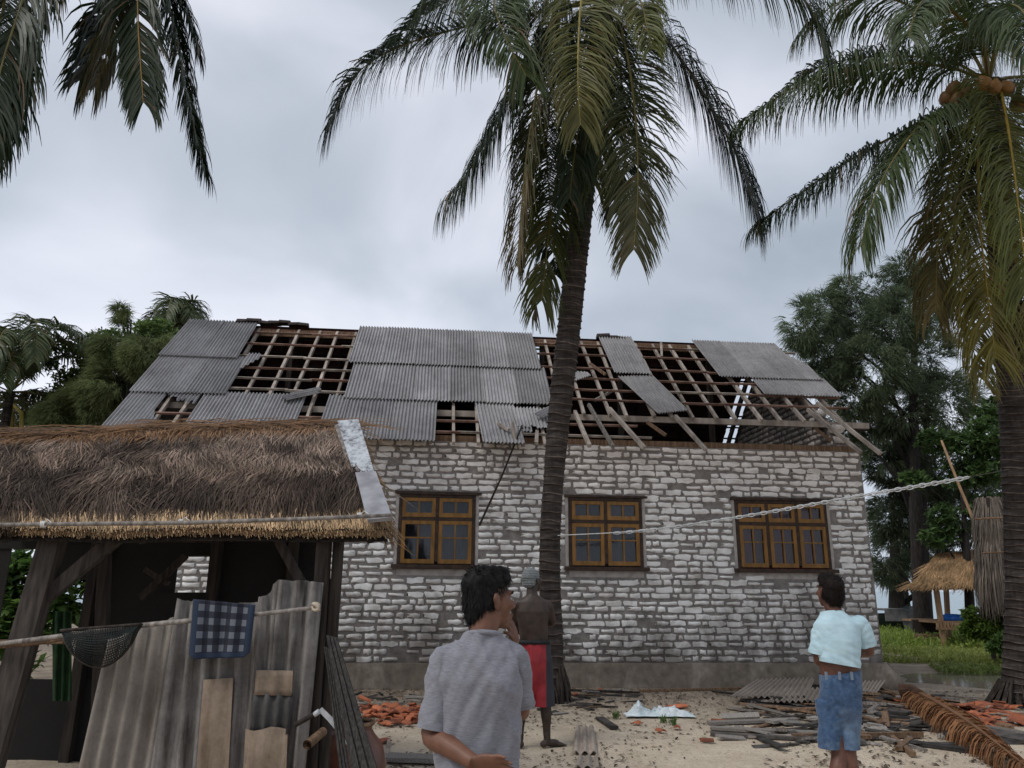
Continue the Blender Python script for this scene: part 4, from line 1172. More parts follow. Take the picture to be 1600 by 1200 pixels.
# ================================================================ THATCHED HUT
def thatch(mb, surf, nor, W_, S_, seed, per_m=260, courses=9, L=(.28, .48), wid=.008, colf=None, lean=0.0, lift=.05, thick=.05, t_rng=(0, 1)):
    """blades laid in overlapping courses; surf(a, t): a 0..1 along the eave, t 0 at the eave .. 1 at the ridge"""
    r = random.Random(seed)
    for c in range(courses):
        t0 = t_rng[0] + (t_rng[1] - t_rng[0]) * (c + .55) / courses
        for k in range(int(per_m * W_)):
            a = r.random()
            tt = t0 + r.gauss(0, .20) / courses + .028 * noise.noise(Vector((a * W_ * 2.1, c * 3.3, seed)))
            tt = max(0.03, min(1.0, tt))
            p = surf(a, tt)
            l = r.uniform(*L); dt = l / S_
            le = lean + .8 * noise.noise(Vector((a * W_ * 2.6, tt * 6, seed))) + r.gauss(0, .17)
            if r.random() < .05: le += r.uniform(-1.2, 1.2)
            q = surf(a + le * l / W_, tt - dt)
            m_ = p.lerp(q, .5)
            h0 = thick * (.3 + .5 * r.random()); h1 = lift * r.uniform(.1, 1.0) * (1.6 if r.random() < .08 else 1)
            n_ = nor
            pts = [p + n_ * h0, m_ + n_ * (h0 * .8 + h1 * .8), q + n_ * h1 * r.uniform(.2, 1)]
            side = (pts[2] - pts[0]).cross(n_)
            if side.length < 1e-5: continue
            side = (side.normalized() + n_ * r.uniform(-.7, .7)).normalized()
            w0 = wid * r.uniform(.6, 1.5)
            mb.strip(pts, [w0, w0, w0 * .3], side, colf(a, tt, r))
EY, RY = 5.0, 6.25
eL, eR = at(-260, 822, EY), at(604, 824, EY)
rL, rR = at(-230, 690, RY), at(548, 664, RY)
hut = thing('thatched_hut', 'old open hut with dry palm thatch roof and patched corrugated sheet wall', 'hut', (at(300, 825, EY + 1).x, EY + 1, 0))
def hut_surf(a, t):
    p = eL.lerp(eR, a).lerp(rL.lerp(rR, a), t)
    sag = .035 * noise.noise(Vector((a * 5, t * 2.5, 2))) + .05 * math.sin(math.pi * t) * .6
    return p + Vector((0, -sag * .6, sag * .7))
hn = (eR - eL).cross(rR - eR).normalized()
if hn.y > 0: hn = -hn
def hut_col(a, t, r):
    n = noise.noise(Vector((a * 7, t * 3.2, 9))) ; n2 = noise.noise(Vector((a * 16, t * 9, 4)))
    dark = (.052, .038, .031); mid = (.185, .128, .097); pale = (.34, .258, .212); orange = (.25, .135, .065); straw = (.56, .39, .235)
    c = lerp3(dark, mid, min(1, max(0, .45 + 1.3 * n + .8 * n2)))
    right = min(1, max(0, (a - .55) * 2.0))
    c = lerp3(c, pale, max(0, min(.85, (t - .28) * 1.1 * (.3 + right) + .75 * n2 + .3 * n)))
    if t < .42 + .06 * n: c = lerp3(c, dark, .55)
    if t > .90 + .04 * n2: c = lerp3(c, orange, .7)
    if t < .175 + .02 * n2: c = lerp3(c, straw, .85 if a > .36 + .05 * n else .15)
    k = r.uniform(.45, 1.5)
    return (c[0] * k, c[1] * k, c[2] * k)
Wd, Sl = (eR - eL).length, (rR - eR).length
mb = MB()
thatch(mb, hut_surf, hn, Wd, Sl, 1, per_m=1000, courses=9, colf=hut_col, lean=-.3, t_rng=(.215, 1.02), lift=.032, wid=.0058, L=(.18, .42))
# thick trimmed straw edge along the eave
r = random.Random(77)
for k in range(int(11000 * Wd / 3)):
    a = r.random(); t = r.uniform(.02, .17); p = hut_surf(a, t * 1.3) + hn * r.uniform(-.06, .012)
    q = hut_surf(a + r.gauss(-.004, .006), -.012 + r.gauss(0, .010) + .012 * noise.noise(Vector((a * 22, 1, 1)))) + hn * r.uniform(-.055, .02)
    side = (q - p).cross(hn).normalized(); side = (side + hn * r.uniform(-.6, .6)).normalized()
    mb.strip([p, p.lerp(q, .5) + hn * .012, q], [.005, .005, .0035], side, hut_col(a, .05, r))
# ridge tuft: long blades bent over the ridge, running along it
for k in range(int(900 * Wd / 3)):
    a = r.random(); p = hut_surf(a, 1.0 + r.uniform(-.07, .05)) + hn * r.uniform(.0, .06) + Vector((0, r.uniform(-.02, .1), r.uniform(-.01, .035)))
    d = ((rR - rL).normalized() * r.choice((-1, -1, 1)) + Vector((0, -r.uniform(.0, .4), -r.uniform(-.03, .25)))).normalized(); l = r.uniform(.25, .6)
    mb.strip([p, p + d * l * .5, p + d * l + Vector((0, 0, -.03))], [.009, .01, .003], (d.cross(hn) + hn * r.uniform(-.4, .4)).normalized(), lerp3((.22, .12, .06), (.08, .055, .042), r.random()))
mb.build('thatch', M['dry'], hut, colors=True, kind='stuff')
# solid thatch body and back slope under the blades
mb = MB(); nA, nT = 40, 8
for lay, off in ((0, .0), (1, -.09)):
    for i in range(nA):
        for j in range(nT):
            q = [hut_surf(a_ / nA, -.02 + 1.02 * t_ / nT) + hn * off for a_, t_ in ((i, j), (i + 1, j), (i + 1, j + 1), (i, j + 1))]
            mb.quad(*(q if lay == 0 else q[::-1]))
bL, bR = Vector((eL.x, RY * 2 - EY, eL.z)), Vector((at(495, 830, RY * 2 - EY).x, RY * 2 - EY, eR.z))
mb.quad(rL, rR, bR, bL); mb.quad(rL - Vector((0, 0, .1)), bL - Vector((0, 0, .1)), bR - Vector((0, 0, .1)), rR - Vector((0, 0, .1)))
mb.build('thatch_body', simple('matted_thatch', (.02, .016, .013), (.05, .038, .03), 18, .95, space='world', bumpk=.8, bdist=.03), hut)
# verge: peeling white board, gray board below it, frayed straw outside
M['peeling'] = None
m, nt, b = new_mat('peeling_white_paint')
v = coords(nt, 'world'); n1 = noise_tex(nt, v, 22, 6, .7); n2 = noise_tex(nt, v, 5, 4)
mu = N(nt, 'ShaderNodeMath'); mu.operation = 'MULTIPLY_ADD'; nt.links.new(n2, mu.inputs[0]); mu.inputs[1].default_value = .5; nt.links.new(n1, mu.inputs[2])
c = ramp(nt, mu.outputs[0], [(.62, (.08, .08, .085)), (.70, (.26, .275, .30)), (.86, (.46, .49, .52))]); nt.links.new(c, b.inputs['Base Color']); b.inputs['Roughness'].default_value = .7; bump(nt, b, n1, .4, .01)
M['peeling'] = m
def board(pts_px, th, mat, name, parent):
    P_ = [at(*p) for p in pts_px]; n_ = (P_[1] - P_[0]).cross(P_[3] - P_[0]).normalized()
    if n_.y > 0: n_ = -n_
    Q_ = [p - n_ * th for p in P_]; mb = MB(); mb.quad(*P_); mb.quad(*Q_[::-1])
    for i in range(4): mb.quad(P_[i], Q_[i], Q_[(i + 1) % 4], P_[(i + 1) % 4])
    return mb.build(name, mat, parent)
board([(527, 657, 6.04), (560, 655, 6.04), (586, 741, 5.44), (553, 742, 5.44)], .025, M['peeling'], 'verge_board', hut)
board([(522, 664, 6.02), (533, 661, 6.02), (552, 718, 5.62), (541, 718, 5.62)], .02, M['wood_grey'], 'verge_board', hut)
board([(555, 738, 5.40), (587, 736, 5.40), (613, 808, 4.88), (574, 812, 4.88)], .025, simple('gray_board', (.20, .20, .215), (.31, .31, .33), 9, .8), 'verge_board', hut)
mb = MB()
for k in range(420):
    t = r.random(); p = rR.lerp(eR, t) + Vector((r.uniform(-.02, .05), 0, -.02 + r.uniform(-.06, .02)))
    d = Vector((r.uniform(.2, .9), r.uniform(-.4, .2), -r.uniform(.2, 1.2))).normalized(); l = r.uniform(.08, .2)
    mb.strip([p, p + d * l * .5, p + d * l + Vector((0, 0, -.02))], [.008, .008, .002], d.cross(hn).normalized(), lerp3((.32, .2, .1), (.12, .08, .055), r.random()))
mb.build('straw_fringe', M['dry'], hut, colors=True, kind='stuff')
# eave pole lashed along the thatch
pe_ = [at(-260, 822, 4.93), at(0, 820, 4.93), at(290, 817, 4.88), at(470, 811, 4.86), at(612, 805, 4.84)]
mb = MB(); mb.tube(pe_, [.013, .013, .014, .013, .012], 8); mb.build('eave_pole', M['wood_grey'], hut, smooth=True)
M['white_line'] = simple('white_cord', (.6, .6, .58), (.75, .75, .73), 30, .7)
mb = MB()
for x_, y_ in ((68, 819), (283, 816), (562, 806)):
    mb = MB(); c_ = at(x_, y_, 4.90)
    for q in range(3):
        mb.tube([c_ + Vector((q * .01 - .01, .016 * math.sin(a_), .018 * math.cos(a_))) for a_ in np.linspace(0, 6.3, 10)], .004, 5)
    mb.tube([c_, c_ + Vector((.03, -.02, .03)), c_ + Vector((.06, -.02, .01))], .003, 5)
    mb.build('lashing', M['white_line'], hut)
# timber frame
M['wood_shade'] = simple('shade_dark_timber', (.026, .021, .018), (.075, .061, .052), 6, .85, (5, 5, .5))  # timber darkened so its colour carries the shade under the eave
def px_beam(x0, y0, Y0, x1, y1, Y1, w, h, mat, name, parent, jit=.006, up=(0, 1, 0)):
    mb = MB(); mb.beam(at(x0, y0, Y0), at(x1, y1, Y1), w, h, up, jit=jit); return mb.build(name, M[mat], parent)
def px_pole(pts, radii, mat, name, parent, n=8):
    mb = MB(); P_, _ = resample(catmull([at(*p) for p in pts], 6), 12); R_ = np.interp(np.linspace(0, 1, 13), np.linspace(0, 1, len(radii)), radii)
    mb.tube(P_, [float(q) * random.uniform(.95, 1.05) for q in R_], n); return mb.build(name, M[mat], parent, smooth=True)
def to_ground(x, y, Y, lean=(0, 0)):
    p = at(x, y, Y); return p, Vector((p.x + lean[0], p.y + lean[1], -.05))
a_, b_ = to_ground(508, 832, 5.15, (.0, .0)); b_ = at(486, 1190, 5.15); b_ = a_ + (b_ - a_) * ((a_.z + .05) / (a_.z - b_.z))
mb = MB(); mb.beam(a_, b_, .085, .085, (0, 1, 0), jit=.01); mb.build('post', M['wood_dark'], hut)
mb = MB(); mb.beam(a_ + Vector((.085, .05, .0)), b_ + Vector((.07, .05, 0)), .05, .08, (0, 1, 0), jit=.01); mb.build('post', M['wood_dark'], hut)
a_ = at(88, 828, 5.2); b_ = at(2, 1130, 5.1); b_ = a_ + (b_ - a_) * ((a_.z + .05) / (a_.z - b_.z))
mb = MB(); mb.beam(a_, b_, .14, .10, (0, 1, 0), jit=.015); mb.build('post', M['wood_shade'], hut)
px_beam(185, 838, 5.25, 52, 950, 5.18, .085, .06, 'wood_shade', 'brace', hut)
px_beam(430, 836, 5.25, 472, 912, 5.2, .06, .06, 'wood_dark', 'brace', hut)
px_beam(-260, 838, 5.2, 520, 838, 5.2, .06, .11, 'wood_dark', 'wall_plate', hut, up=(0, 1, 0))
px_beam(220, 935, 6.7, 290, 868, 6.7, .05, .05, 'wood_dark', 'brace', hut)
px_beam(228, 890, 6.8, 262, 912, 6.7, .035, .035, 'wood_dark', 'brace', hut)
for x_ in (160, 345, 465):
    a_ = at(x_, 800, 7.25); mb = MB(); mb.beam(a_, (a_.x, a_.y, -.05), .09, .09, (0, 1, 0), jit=.01); mb.build('post', M['wood_dark'], hut)
# rafters under the thatch
for a_ in np.linspace(.05, .97, 12):
    mb = MB(); mb.beam(hut_surf(a_, .02) - hn * .12, hut_surf(a_, 1.0) - hn * .12, .04, .05, hn); mb.build('rafter', M['wood_dark'], hut)
# rear wall: woven panels put in and blackened for interior shade, with open gaps
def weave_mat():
    m, nt, b = new_mat('shade_dark_weave')
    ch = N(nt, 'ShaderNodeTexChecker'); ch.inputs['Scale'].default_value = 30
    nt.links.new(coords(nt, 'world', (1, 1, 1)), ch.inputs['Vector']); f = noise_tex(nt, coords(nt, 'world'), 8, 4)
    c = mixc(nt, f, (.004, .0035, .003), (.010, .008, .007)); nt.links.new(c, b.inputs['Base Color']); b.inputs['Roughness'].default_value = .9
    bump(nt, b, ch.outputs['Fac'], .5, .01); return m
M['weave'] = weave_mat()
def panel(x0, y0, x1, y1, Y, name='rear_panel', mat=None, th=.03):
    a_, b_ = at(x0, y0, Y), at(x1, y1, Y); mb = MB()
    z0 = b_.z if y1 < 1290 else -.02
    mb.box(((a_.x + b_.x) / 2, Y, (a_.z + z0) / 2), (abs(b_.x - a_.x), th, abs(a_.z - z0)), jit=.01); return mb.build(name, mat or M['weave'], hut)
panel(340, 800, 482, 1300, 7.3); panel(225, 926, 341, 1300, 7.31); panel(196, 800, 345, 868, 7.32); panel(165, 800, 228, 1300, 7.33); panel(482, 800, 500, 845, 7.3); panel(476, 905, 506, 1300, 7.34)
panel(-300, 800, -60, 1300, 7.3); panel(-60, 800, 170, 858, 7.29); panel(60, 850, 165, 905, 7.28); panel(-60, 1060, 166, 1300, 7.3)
# side panel on the left of the doorway, hanging scraps and junk
px_beam(165, 850, 5.6, 150, 1220, 5.6, .07, .07, 'wood_dark', 'post', hut)
px_beam(-260, 1008, 5.15, 100, 1002, 5.13, .03, .03, 'wood_brown', 'rail', hut)
# corrugated sheet wall
def sheet_px(c4, wave, amp, mat, name, nl=4, seed=0, ragged=(0, 0)):
    P_ = [at(*p) for p in c4]       # top-left, top-right, bottom-right, bottom-left
    w = (P_[1] - P_[0]).length; l = ((P_[3] - P_[0]).length + (P_[2] - P_[1]).length) / 2
    n_ = (P_[1] - P_[0]).cross(P_[3] - P_[0]).normalized()
    if n_.y > 0: n_ = -n_
    def fr(x, y, h):
        s_, t_ = x / w, 1 - y / l
        return P_[0].lerp(P_[1], s_).lerp(P_[3].lerp(P_[2], s_), t_) + n_ * h
    mb = MB(); corr_mesh(mb, fr, w, l, amp=amp, wave=wave, per=8, nl=nl, seed=seed, ragged=ragged); return mb.build(name, mat, hut, smooth=True)
def stain_shade_mat(name, lo, hi, st):
    m, nt, b = new_mat(name); v = coords(nt, 'world')
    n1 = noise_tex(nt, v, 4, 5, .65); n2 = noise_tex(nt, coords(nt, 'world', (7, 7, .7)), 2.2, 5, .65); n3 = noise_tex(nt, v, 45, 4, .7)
    c = ramp(nt, n1, [(.3, lo), (.68, hi)]); c = mixc(nt, ramp(nt, n2, [(.48, (0, 0, 0)), (.68, (1, 1, 1))]), c, mixc(nt, 1.0, c, st, 'MULTIPLY'))  # stains, plus upright dark streaks standing for the corrugations' weak shading
    c = mixc(nt, .5, c, ramp(nt, n3, [(.3, (.7, .7, .7)), (.6, (1.05, 1.05, 1.05))]), 'MULTIPLY')
    nt.links.new(c, b.inputs['Base Color']); b.inputs['Roughness'].default_value = .85; b.inputs['Specular IOR Level'].default_value = .2; bump(nt, b, n3, .3, .004); return m
M['sheet_beige'] = stain_shade_mat('beige_wall_sheet', (.165, .142, .122), (.265, .235, .205), (.75, .7, .66))
M['sheet_grey'] = stain_shade_mat('streaked_wall_sheet', (.12, .11, .102), (.26, .24, .225), (.36, .33, .30))
M['sheet_dark'] = stain_shade_mat('mouldy_wall_sheet', (.035, .033, .032), (.11, .105, .10), (.5, .5, .5))
M['sheet_tan'] = stain_shade_mat('tan_patch', (.155, .115, .085), (.26, .20, .15), (.7, .66, .6))
yb = 1335
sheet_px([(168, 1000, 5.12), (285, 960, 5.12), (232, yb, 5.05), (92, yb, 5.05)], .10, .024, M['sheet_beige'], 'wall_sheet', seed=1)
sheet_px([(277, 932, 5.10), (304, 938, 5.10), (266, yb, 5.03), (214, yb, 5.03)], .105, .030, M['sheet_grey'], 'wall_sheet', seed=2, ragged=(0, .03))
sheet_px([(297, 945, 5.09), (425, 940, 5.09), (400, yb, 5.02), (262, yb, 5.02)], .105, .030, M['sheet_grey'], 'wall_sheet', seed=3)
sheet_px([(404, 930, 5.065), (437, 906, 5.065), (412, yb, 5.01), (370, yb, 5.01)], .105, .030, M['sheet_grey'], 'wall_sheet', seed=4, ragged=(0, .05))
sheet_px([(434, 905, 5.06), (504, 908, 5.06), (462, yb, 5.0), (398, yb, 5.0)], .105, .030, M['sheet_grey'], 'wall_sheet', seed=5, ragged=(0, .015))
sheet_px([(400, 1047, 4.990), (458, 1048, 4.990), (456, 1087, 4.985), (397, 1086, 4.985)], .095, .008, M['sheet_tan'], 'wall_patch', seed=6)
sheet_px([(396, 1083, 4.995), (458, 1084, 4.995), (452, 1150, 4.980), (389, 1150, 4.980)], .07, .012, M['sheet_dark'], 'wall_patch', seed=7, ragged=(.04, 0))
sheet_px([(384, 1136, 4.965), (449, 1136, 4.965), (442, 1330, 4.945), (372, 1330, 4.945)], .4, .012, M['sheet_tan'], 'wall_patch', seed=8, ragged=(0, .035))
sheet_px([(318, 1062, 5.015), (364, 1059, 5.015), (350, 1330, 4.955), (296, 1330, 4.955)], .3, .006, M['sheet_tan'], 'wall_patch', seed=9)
# pole across the wall
px_pole([(0, 1006, 5.02), (110, 992, 5.0), (223, 977, 4.98), (400, 960, 4.97), (494, 949, 4.97)], [.014, .015, .016, .014, .013], 'wood_grey', 'rail', hut)
px_pole([(-40, 1012, 5.04), (60, 1004, 5.02), (120, 993, 5.0)], [.016, .016, .014], 'wood_brown', 'rail', hut)
mb = MB(); c_ = at(494, 948, 4.955)
for k in range(5): mb.tube([c_ + Vector((math.cos(a_ + k) * .02, math.sin(a_ * 1.0) * .014 - .008, math.sin(a_ + k * .7) * .022)) for a_ in np.linspace(0, 6.3, 9)], .009, 5)
mb.build('knot', simple('rag_knot', (.4, .33, .25), (.55, .47, .38), 20, .9), hut, smooth=True)

# ---- checked towel over the rail
m, nt, b = new_mat('checked_cloth')
uvn = N(nt, 'ShaderNodeAttribute'); uvn.attribute_name = 'cloth_uv'
sp = N(nt, 'ShaderNodeSeparateXYZ'); nt.links.new(uvn.outputs['Vector'], sp.inputs[0])
def frac_band(sock, freq, lo):
    a_ = N(nt, 'ShaderNodeMath'); a_.operation = 'MULTIPLY'; nt.links.new(sock, a_.inputs[0]); a_.inputs[1].default_value = freq
    f_ = N(nt, 'ShaderNodeMath'); f_.operation = 'FRACT'; nt.links.new(a_.outputs[0], f_.inputs[0])
    g_ = N(nt, 'ShaderNodeMath'); g_.operation = 'GREATER_THAN'; nt.links.new(f_.outputs[0], g_.inputs[0]); g_.inputs[1].default_value = lo
    return g_.outputs[0]
bx_, bz_ = frac_band(sp.outputs['X'], 5.6, .52), frac_band(sp.outputs['Y'], 4.3, .5)
both = N(nt, 'ShaderNodeMath'); both.operation = 'MULTIPLY'; nt.links.new(bx_, both.inputs[0]); nt.links.new(bz_, both.inputs[1])
ei = N(nt, 'ShaderNodeMath'); ei.operation = 'ADD'; nt.links.new(bx_, ei.inputs[0]); nt.links.new(bz_, ei.inputs[1])
hf = N(nt, 'ShaderNodeMath'); hf.operation = 'MULTIPLY'; nt.links.new(ei.outputs[0], hf.inputs[0]); hf.inputs[1].default_value = .5
c = ramp(nt, hf.outputs[0], [(0.2, (.008, .009, .018)), (.5, (.022, .025, .040)), (.9, (.125, .135, .16))])
def edge_mask(sock, w):
    a_ = N(nt, 'ShaderNodeMath'); a_.operation = 'SUBTRACT'; nt.links.new(sock, a_.inputs[0]); a_.inputs[1].default_value = .5
    b2 = N(nt, 'ShaderNodeMath'); b2.operation = 'ABSOLUTE'; nt.links.new(a_.outputs[0], b2.inputs[0])
    g_ = N(nt, 'ShaderNodeMath'); g_.operation = 'GREATER_THAN'; nt.links.new(b2.outputs[0], g_.inputs[0]); g_.inputs[1].default_value = .5 - w
    return g_.outputs[0]
em = N(nt, 'ShaderNodeMath'); em.operation = 'MAXIMUM'; nt.links.new(edge_mask(sp.outputs['X'], .10), em.inputs[0])
lowm = N(nt, 'ShaderNodeMath'); lowm.operation = 'LESS_THAN'; nt.links.new(sp.outputs['Y'], lowm.inputs[0]); lowm.inputs[1].default_value = .1
nt.links.new(lowm.outputs[0], em.inputs[1])
c = mixc(nt, em.outputs[0], c, (.016, .027, .054)); nt.links.new(c, b.inputs['Base Color']); b.inputs['Roughness'].default_value = .95
bump(nt, b, noise_tex(nt, coords(nt, 'world'), 160, 2), .5, .003)
M['towel'] = m
mb = MB(); nx, nz = 28, 30; uvs = []
corner = [at(303, 936, 4.935), at(400, 945, 4.935), at(390, 1027, 4.93), at(297, 1030, 4.93)]
grid = []
for j in range(nz + 1):
    rw = []
    for i in range(nx + 1):
        s_, t_ = i / nx, j / nz
        p = corner[0].lerp(corner[1], s_).lerp(corner[3].lerp(corner[2], s_), t_)
        rd = .03 * max(0, t_ - .9) * 10 * (max(0, abs(s_ - .5) * 2 - .8) * 5)
        p = p + Vector((0, -.012 * math.sin(s_ * 9 + t_) * (.3 + t_) - .01 * math.sin(s_ * 21), rd))
        rw.append(mb.vert(p)); uvs.append((s_, 1 - t_, 0))
    grid.append(rw)
for j in range(nz):
    for i in range(nx): mb.face((grid[j][i], grid[j][i + 1], grid[j + 1][i + 1], grid[j + 1][i]))
o = mb.build('checked_towel', M['towel'], smooth=True)
at_ = o.data.attributes.new('cloth_uv', 'FLOAT_VECTOR', 'POINT'); at_.data.foreach_set('vector', np.array(uvs, dtype=np.float32).ravel())
sm = o.modifiers.new('thickness', 'SOLIDIFY'); sm.thickness = .006
tag(recentre(o), 'dark blue and white checked towel hung on the sheet wall of the hut', 'towel')
# ---- fishing hand net
net = thing('hand_net', 'dark sagging fishing net hung from the rail of the hut', 'net', at(165, 1040, 4.93))
mb = MB()
def net_p(s_, t_):
    x_ = 96 + (222 - 96) * s_; top = 985 - 10 * s_; dep = 62 * (math.sin(math.pi * min(1, max(0, s_ * 1.05))) ** .6)
    return at(x_, top + dep * t_, 4.95 - .10 * math.sin(math.pi * t_) * math.sin(math.pi * s_))
for lay in (0, 1):
    for i in range(34): mb.tube([net_p(min(1, max(0, i / 33 + (.1 * t_ if lay else -.1 * t_))), t_) + Vector((0, .02 * lay, 0)) for t_ in np.linspace(0, 1, 7)], .0022, 3, cap=False)
    for j in range(16): mb.tube([net_p(s_, j / 15) + Vector((0, .02 * lay, 0)) for s_ in np.linspace(0, 1, 16)], .0022, 3, cap=False)
mb.build('mesh', simple('dark_net', (.012, .016, .016), (.03, .036, .034), 20, .8), net)
mb = MB(); mb.tube([net_p(s_, 0) + Vector((0, -.01, 0)) for s_ in np.linspace(0, 1, 12)], .010, 6); mb.tube([net_p(s_, 1) for s_ in np.linspace(0.02, .98, 16)], .007, 6); mb.build('rim', M['wood_dark'], net, smooth=True)
# ---- green cloth in the dark doorway
mb = MB(); g_ = []
for j in range(9):
    rw = []
    for i in range(13): rw.append(mb.vert(at(82 + 30 * i / 12, 955 + 140 * j / 8, 5.55 + .03 * math.sin(i * 1.4 + j * .3))))
    g_.append(rw)
for j in range(8):
    for i in range(12): mb.face((g_[j][i], g_[j][i + 1], g_[j + 1][i + 1], g_[j + 1][i]))
tag(recentre(mb.build('green_cloth', simple('green_cloth', (.012, .035, .014), (.03, .07, .025), 8, .9), smooth=True)), 'faded green cloth hanging in the dark doorway of the hut', 'cloth')

# ---- things standing beside the hut
def long_board(label, c4, mat, ribs=3):
    P_ = [at(*p) for p in c4]; mb = MB(); n_ = Vector((0, -1, 0))
    k = ribs * 4
    for i in range(k):
        s0, s1 = i / k, (i + 1) / k; h = .008 if i % 4 else -.006
        q = [P_[0].lerp(P_[1], s0), P_[0].lerp(P_[1], s1), P_[3].lerp(P_[2], s1), P_[3].lerp(P_[2], s0)]
        q = [p + n_ * h for p in q]; w_ = [p - n_ * .03 for p in q]
        mb.quad(*q); mb.quad(*w_[::-1]); mb.quad(q[0], q[1], w_[1], w_[0]); mb.quad(q[0], w_[0], w_[3], q[3]); mb.quad(q[1], q[2], w_[2], w_[1])
    return tag(recentre(mb.build('leaning_board', M[mat])), label, 'board')
def gfoot(x, y, Y, tx, ty, tY):      # extend a lean line to the ground
    a_, b_ = at(x, y, Y), at(tx, ty, tY); return a_ + (b_ - a_) * (a_.z / (a_.z - b_.z))
M['board_dark'] = simple('charred_grooved_board', (.02, .018, .017), (.062, .056, .051), 7, .85, (14, 14, .8), 'world', .6, .01)
def lean_c4(x0, x1, y, Y, bx0, bx1, by, bY):
    A, B = at(x0, y, Y), at(x1, y + 4, Y); A2, B2 = gfoot(x0, y, Y, bx0, by, bY), gfoot(x1, y + 4, Y, bx1, by, bY); return [A, B, B2, A2]
for (args, lab) in (((509, 526, 992, 4.85, 548, 588, 1198, 4.6), 'dark grooved board leaning on the corner post of the hut'), ((506, 514, 1010, 4.9, 530, 545, 1198, 4.68), 'narrow dark strip of wood leaning behind the grooved board')):
    P_ = lean_c4(*args); mb = MB(); n_ = Vector((0, -1, .1)).normalized(); k = 12
    for i in range(k):
        s0, s1 = i / k, (i + 1) / k; h = .009 if i % 4 else -.004
        q = [P_[0].lerp(P_[1], s0), P_[0].lerp(P_[1], s1), P_[3].lerp(P_[2], s1), P_[3].lerp(P_[2], s0)]; q = [p + n_ * h for p in q]; w_ = [p - n_ * .03 for p in q]
        mb.quad(*q); mb.quad(*w_[::-1]); mb.quad(q[0], q[1], w_[1], w_[0]); mb.quad(q[0], w_[0], w_[3], q[3]); mb.quad(q[1], q[2], w_[2], w_[1])
    tag(recentre(mb.build('leaning_board', M['board_dark'])), lab, 'board')
jar_p = Vector((at(548, 1150, 5.6).x, 5.6, 0))
jar = thing('clay_jar', 'red-brown glazed clay water jar behind the leaning board', 'jar', jar_p)
prof = [(0, .13), (.05, .17), (.2, .235), (.34, .25), (.46, .22), (.53, .16), (.56, .14), (.6, .155)]
mb = MB(); mb.tube([jar_p + Vector((0, 0, h)) for h, _ in prof], [q for _, q in prof], 28, cap=False)
mb.build('body', simple('glazed_clay', (.075, .028, .018), (.16, .062, .038), 4, .35, space='world', bumpk=.1, spec=.5), jar, smooth=True)
mb = MB(); mb.tube([jar_p + Vector((math.cos(a_) * .15, math.sin(a_) * .15, .6)) for a_ in np.linspace(0, 6.2832, 25)], .014, 6); mb.build('rim', M['wood_brown'], jar, smooth=True)
sk = thing('sickle', 'sickle with dark wooden handle stuck in the sheet wall of the hut', 'sickle', at(490, 1118, 4.87))
mb = MB(); mb.tube([at(461, 1133, 4.86), at(480, 1122, 4.86), at(494, 1114, 4.87)], [.014, .015, .012], 8); mb.build('handle', M['wood_dark'], sk, smooth=True)
mb = MB(); mb.tube([at(491, 1117, 4.868), at(499, 1111, 4.868)], [.016, .016], 10); mb.build('ferrule', simple('steel', (.35, .36, .38), (.5, .51, .53), 20, .35, spec=.6), sk, smooth=True)
mb = MB(); P_ = [at(500, 1108, 4.87), at(516, 1124, 4.87), at(530, 1142, 4.87), at(541, 1163, 4.87)]
mb.strip(P_, [.030, .032, .028, .010], Vector((.6, 0, .6)).normalized()); mb.strip([p + Vector((0, .004, 0)) for p in P_], [.030, .032, .028, .010], Vector((.6, 0, .6)).normalized())
mb.build('blade', bpy.data.materials['steel'], sk)
mb = MB(); mb.tube([at(480, 1164, 4.75), at(505, 1143, 4.95)], [.028, .026], 12, cap=False); mb.tube([at(480, 1164, 4.75), at(505, 1143, 4.95)], [.02, .02], 12, cap=False)
tag(recentre(mb.build('bamboo_tube', M['wood_brown'], smooth=True)), 'short hollow bamboo tube poking out beside the hut corner post', 'tube')
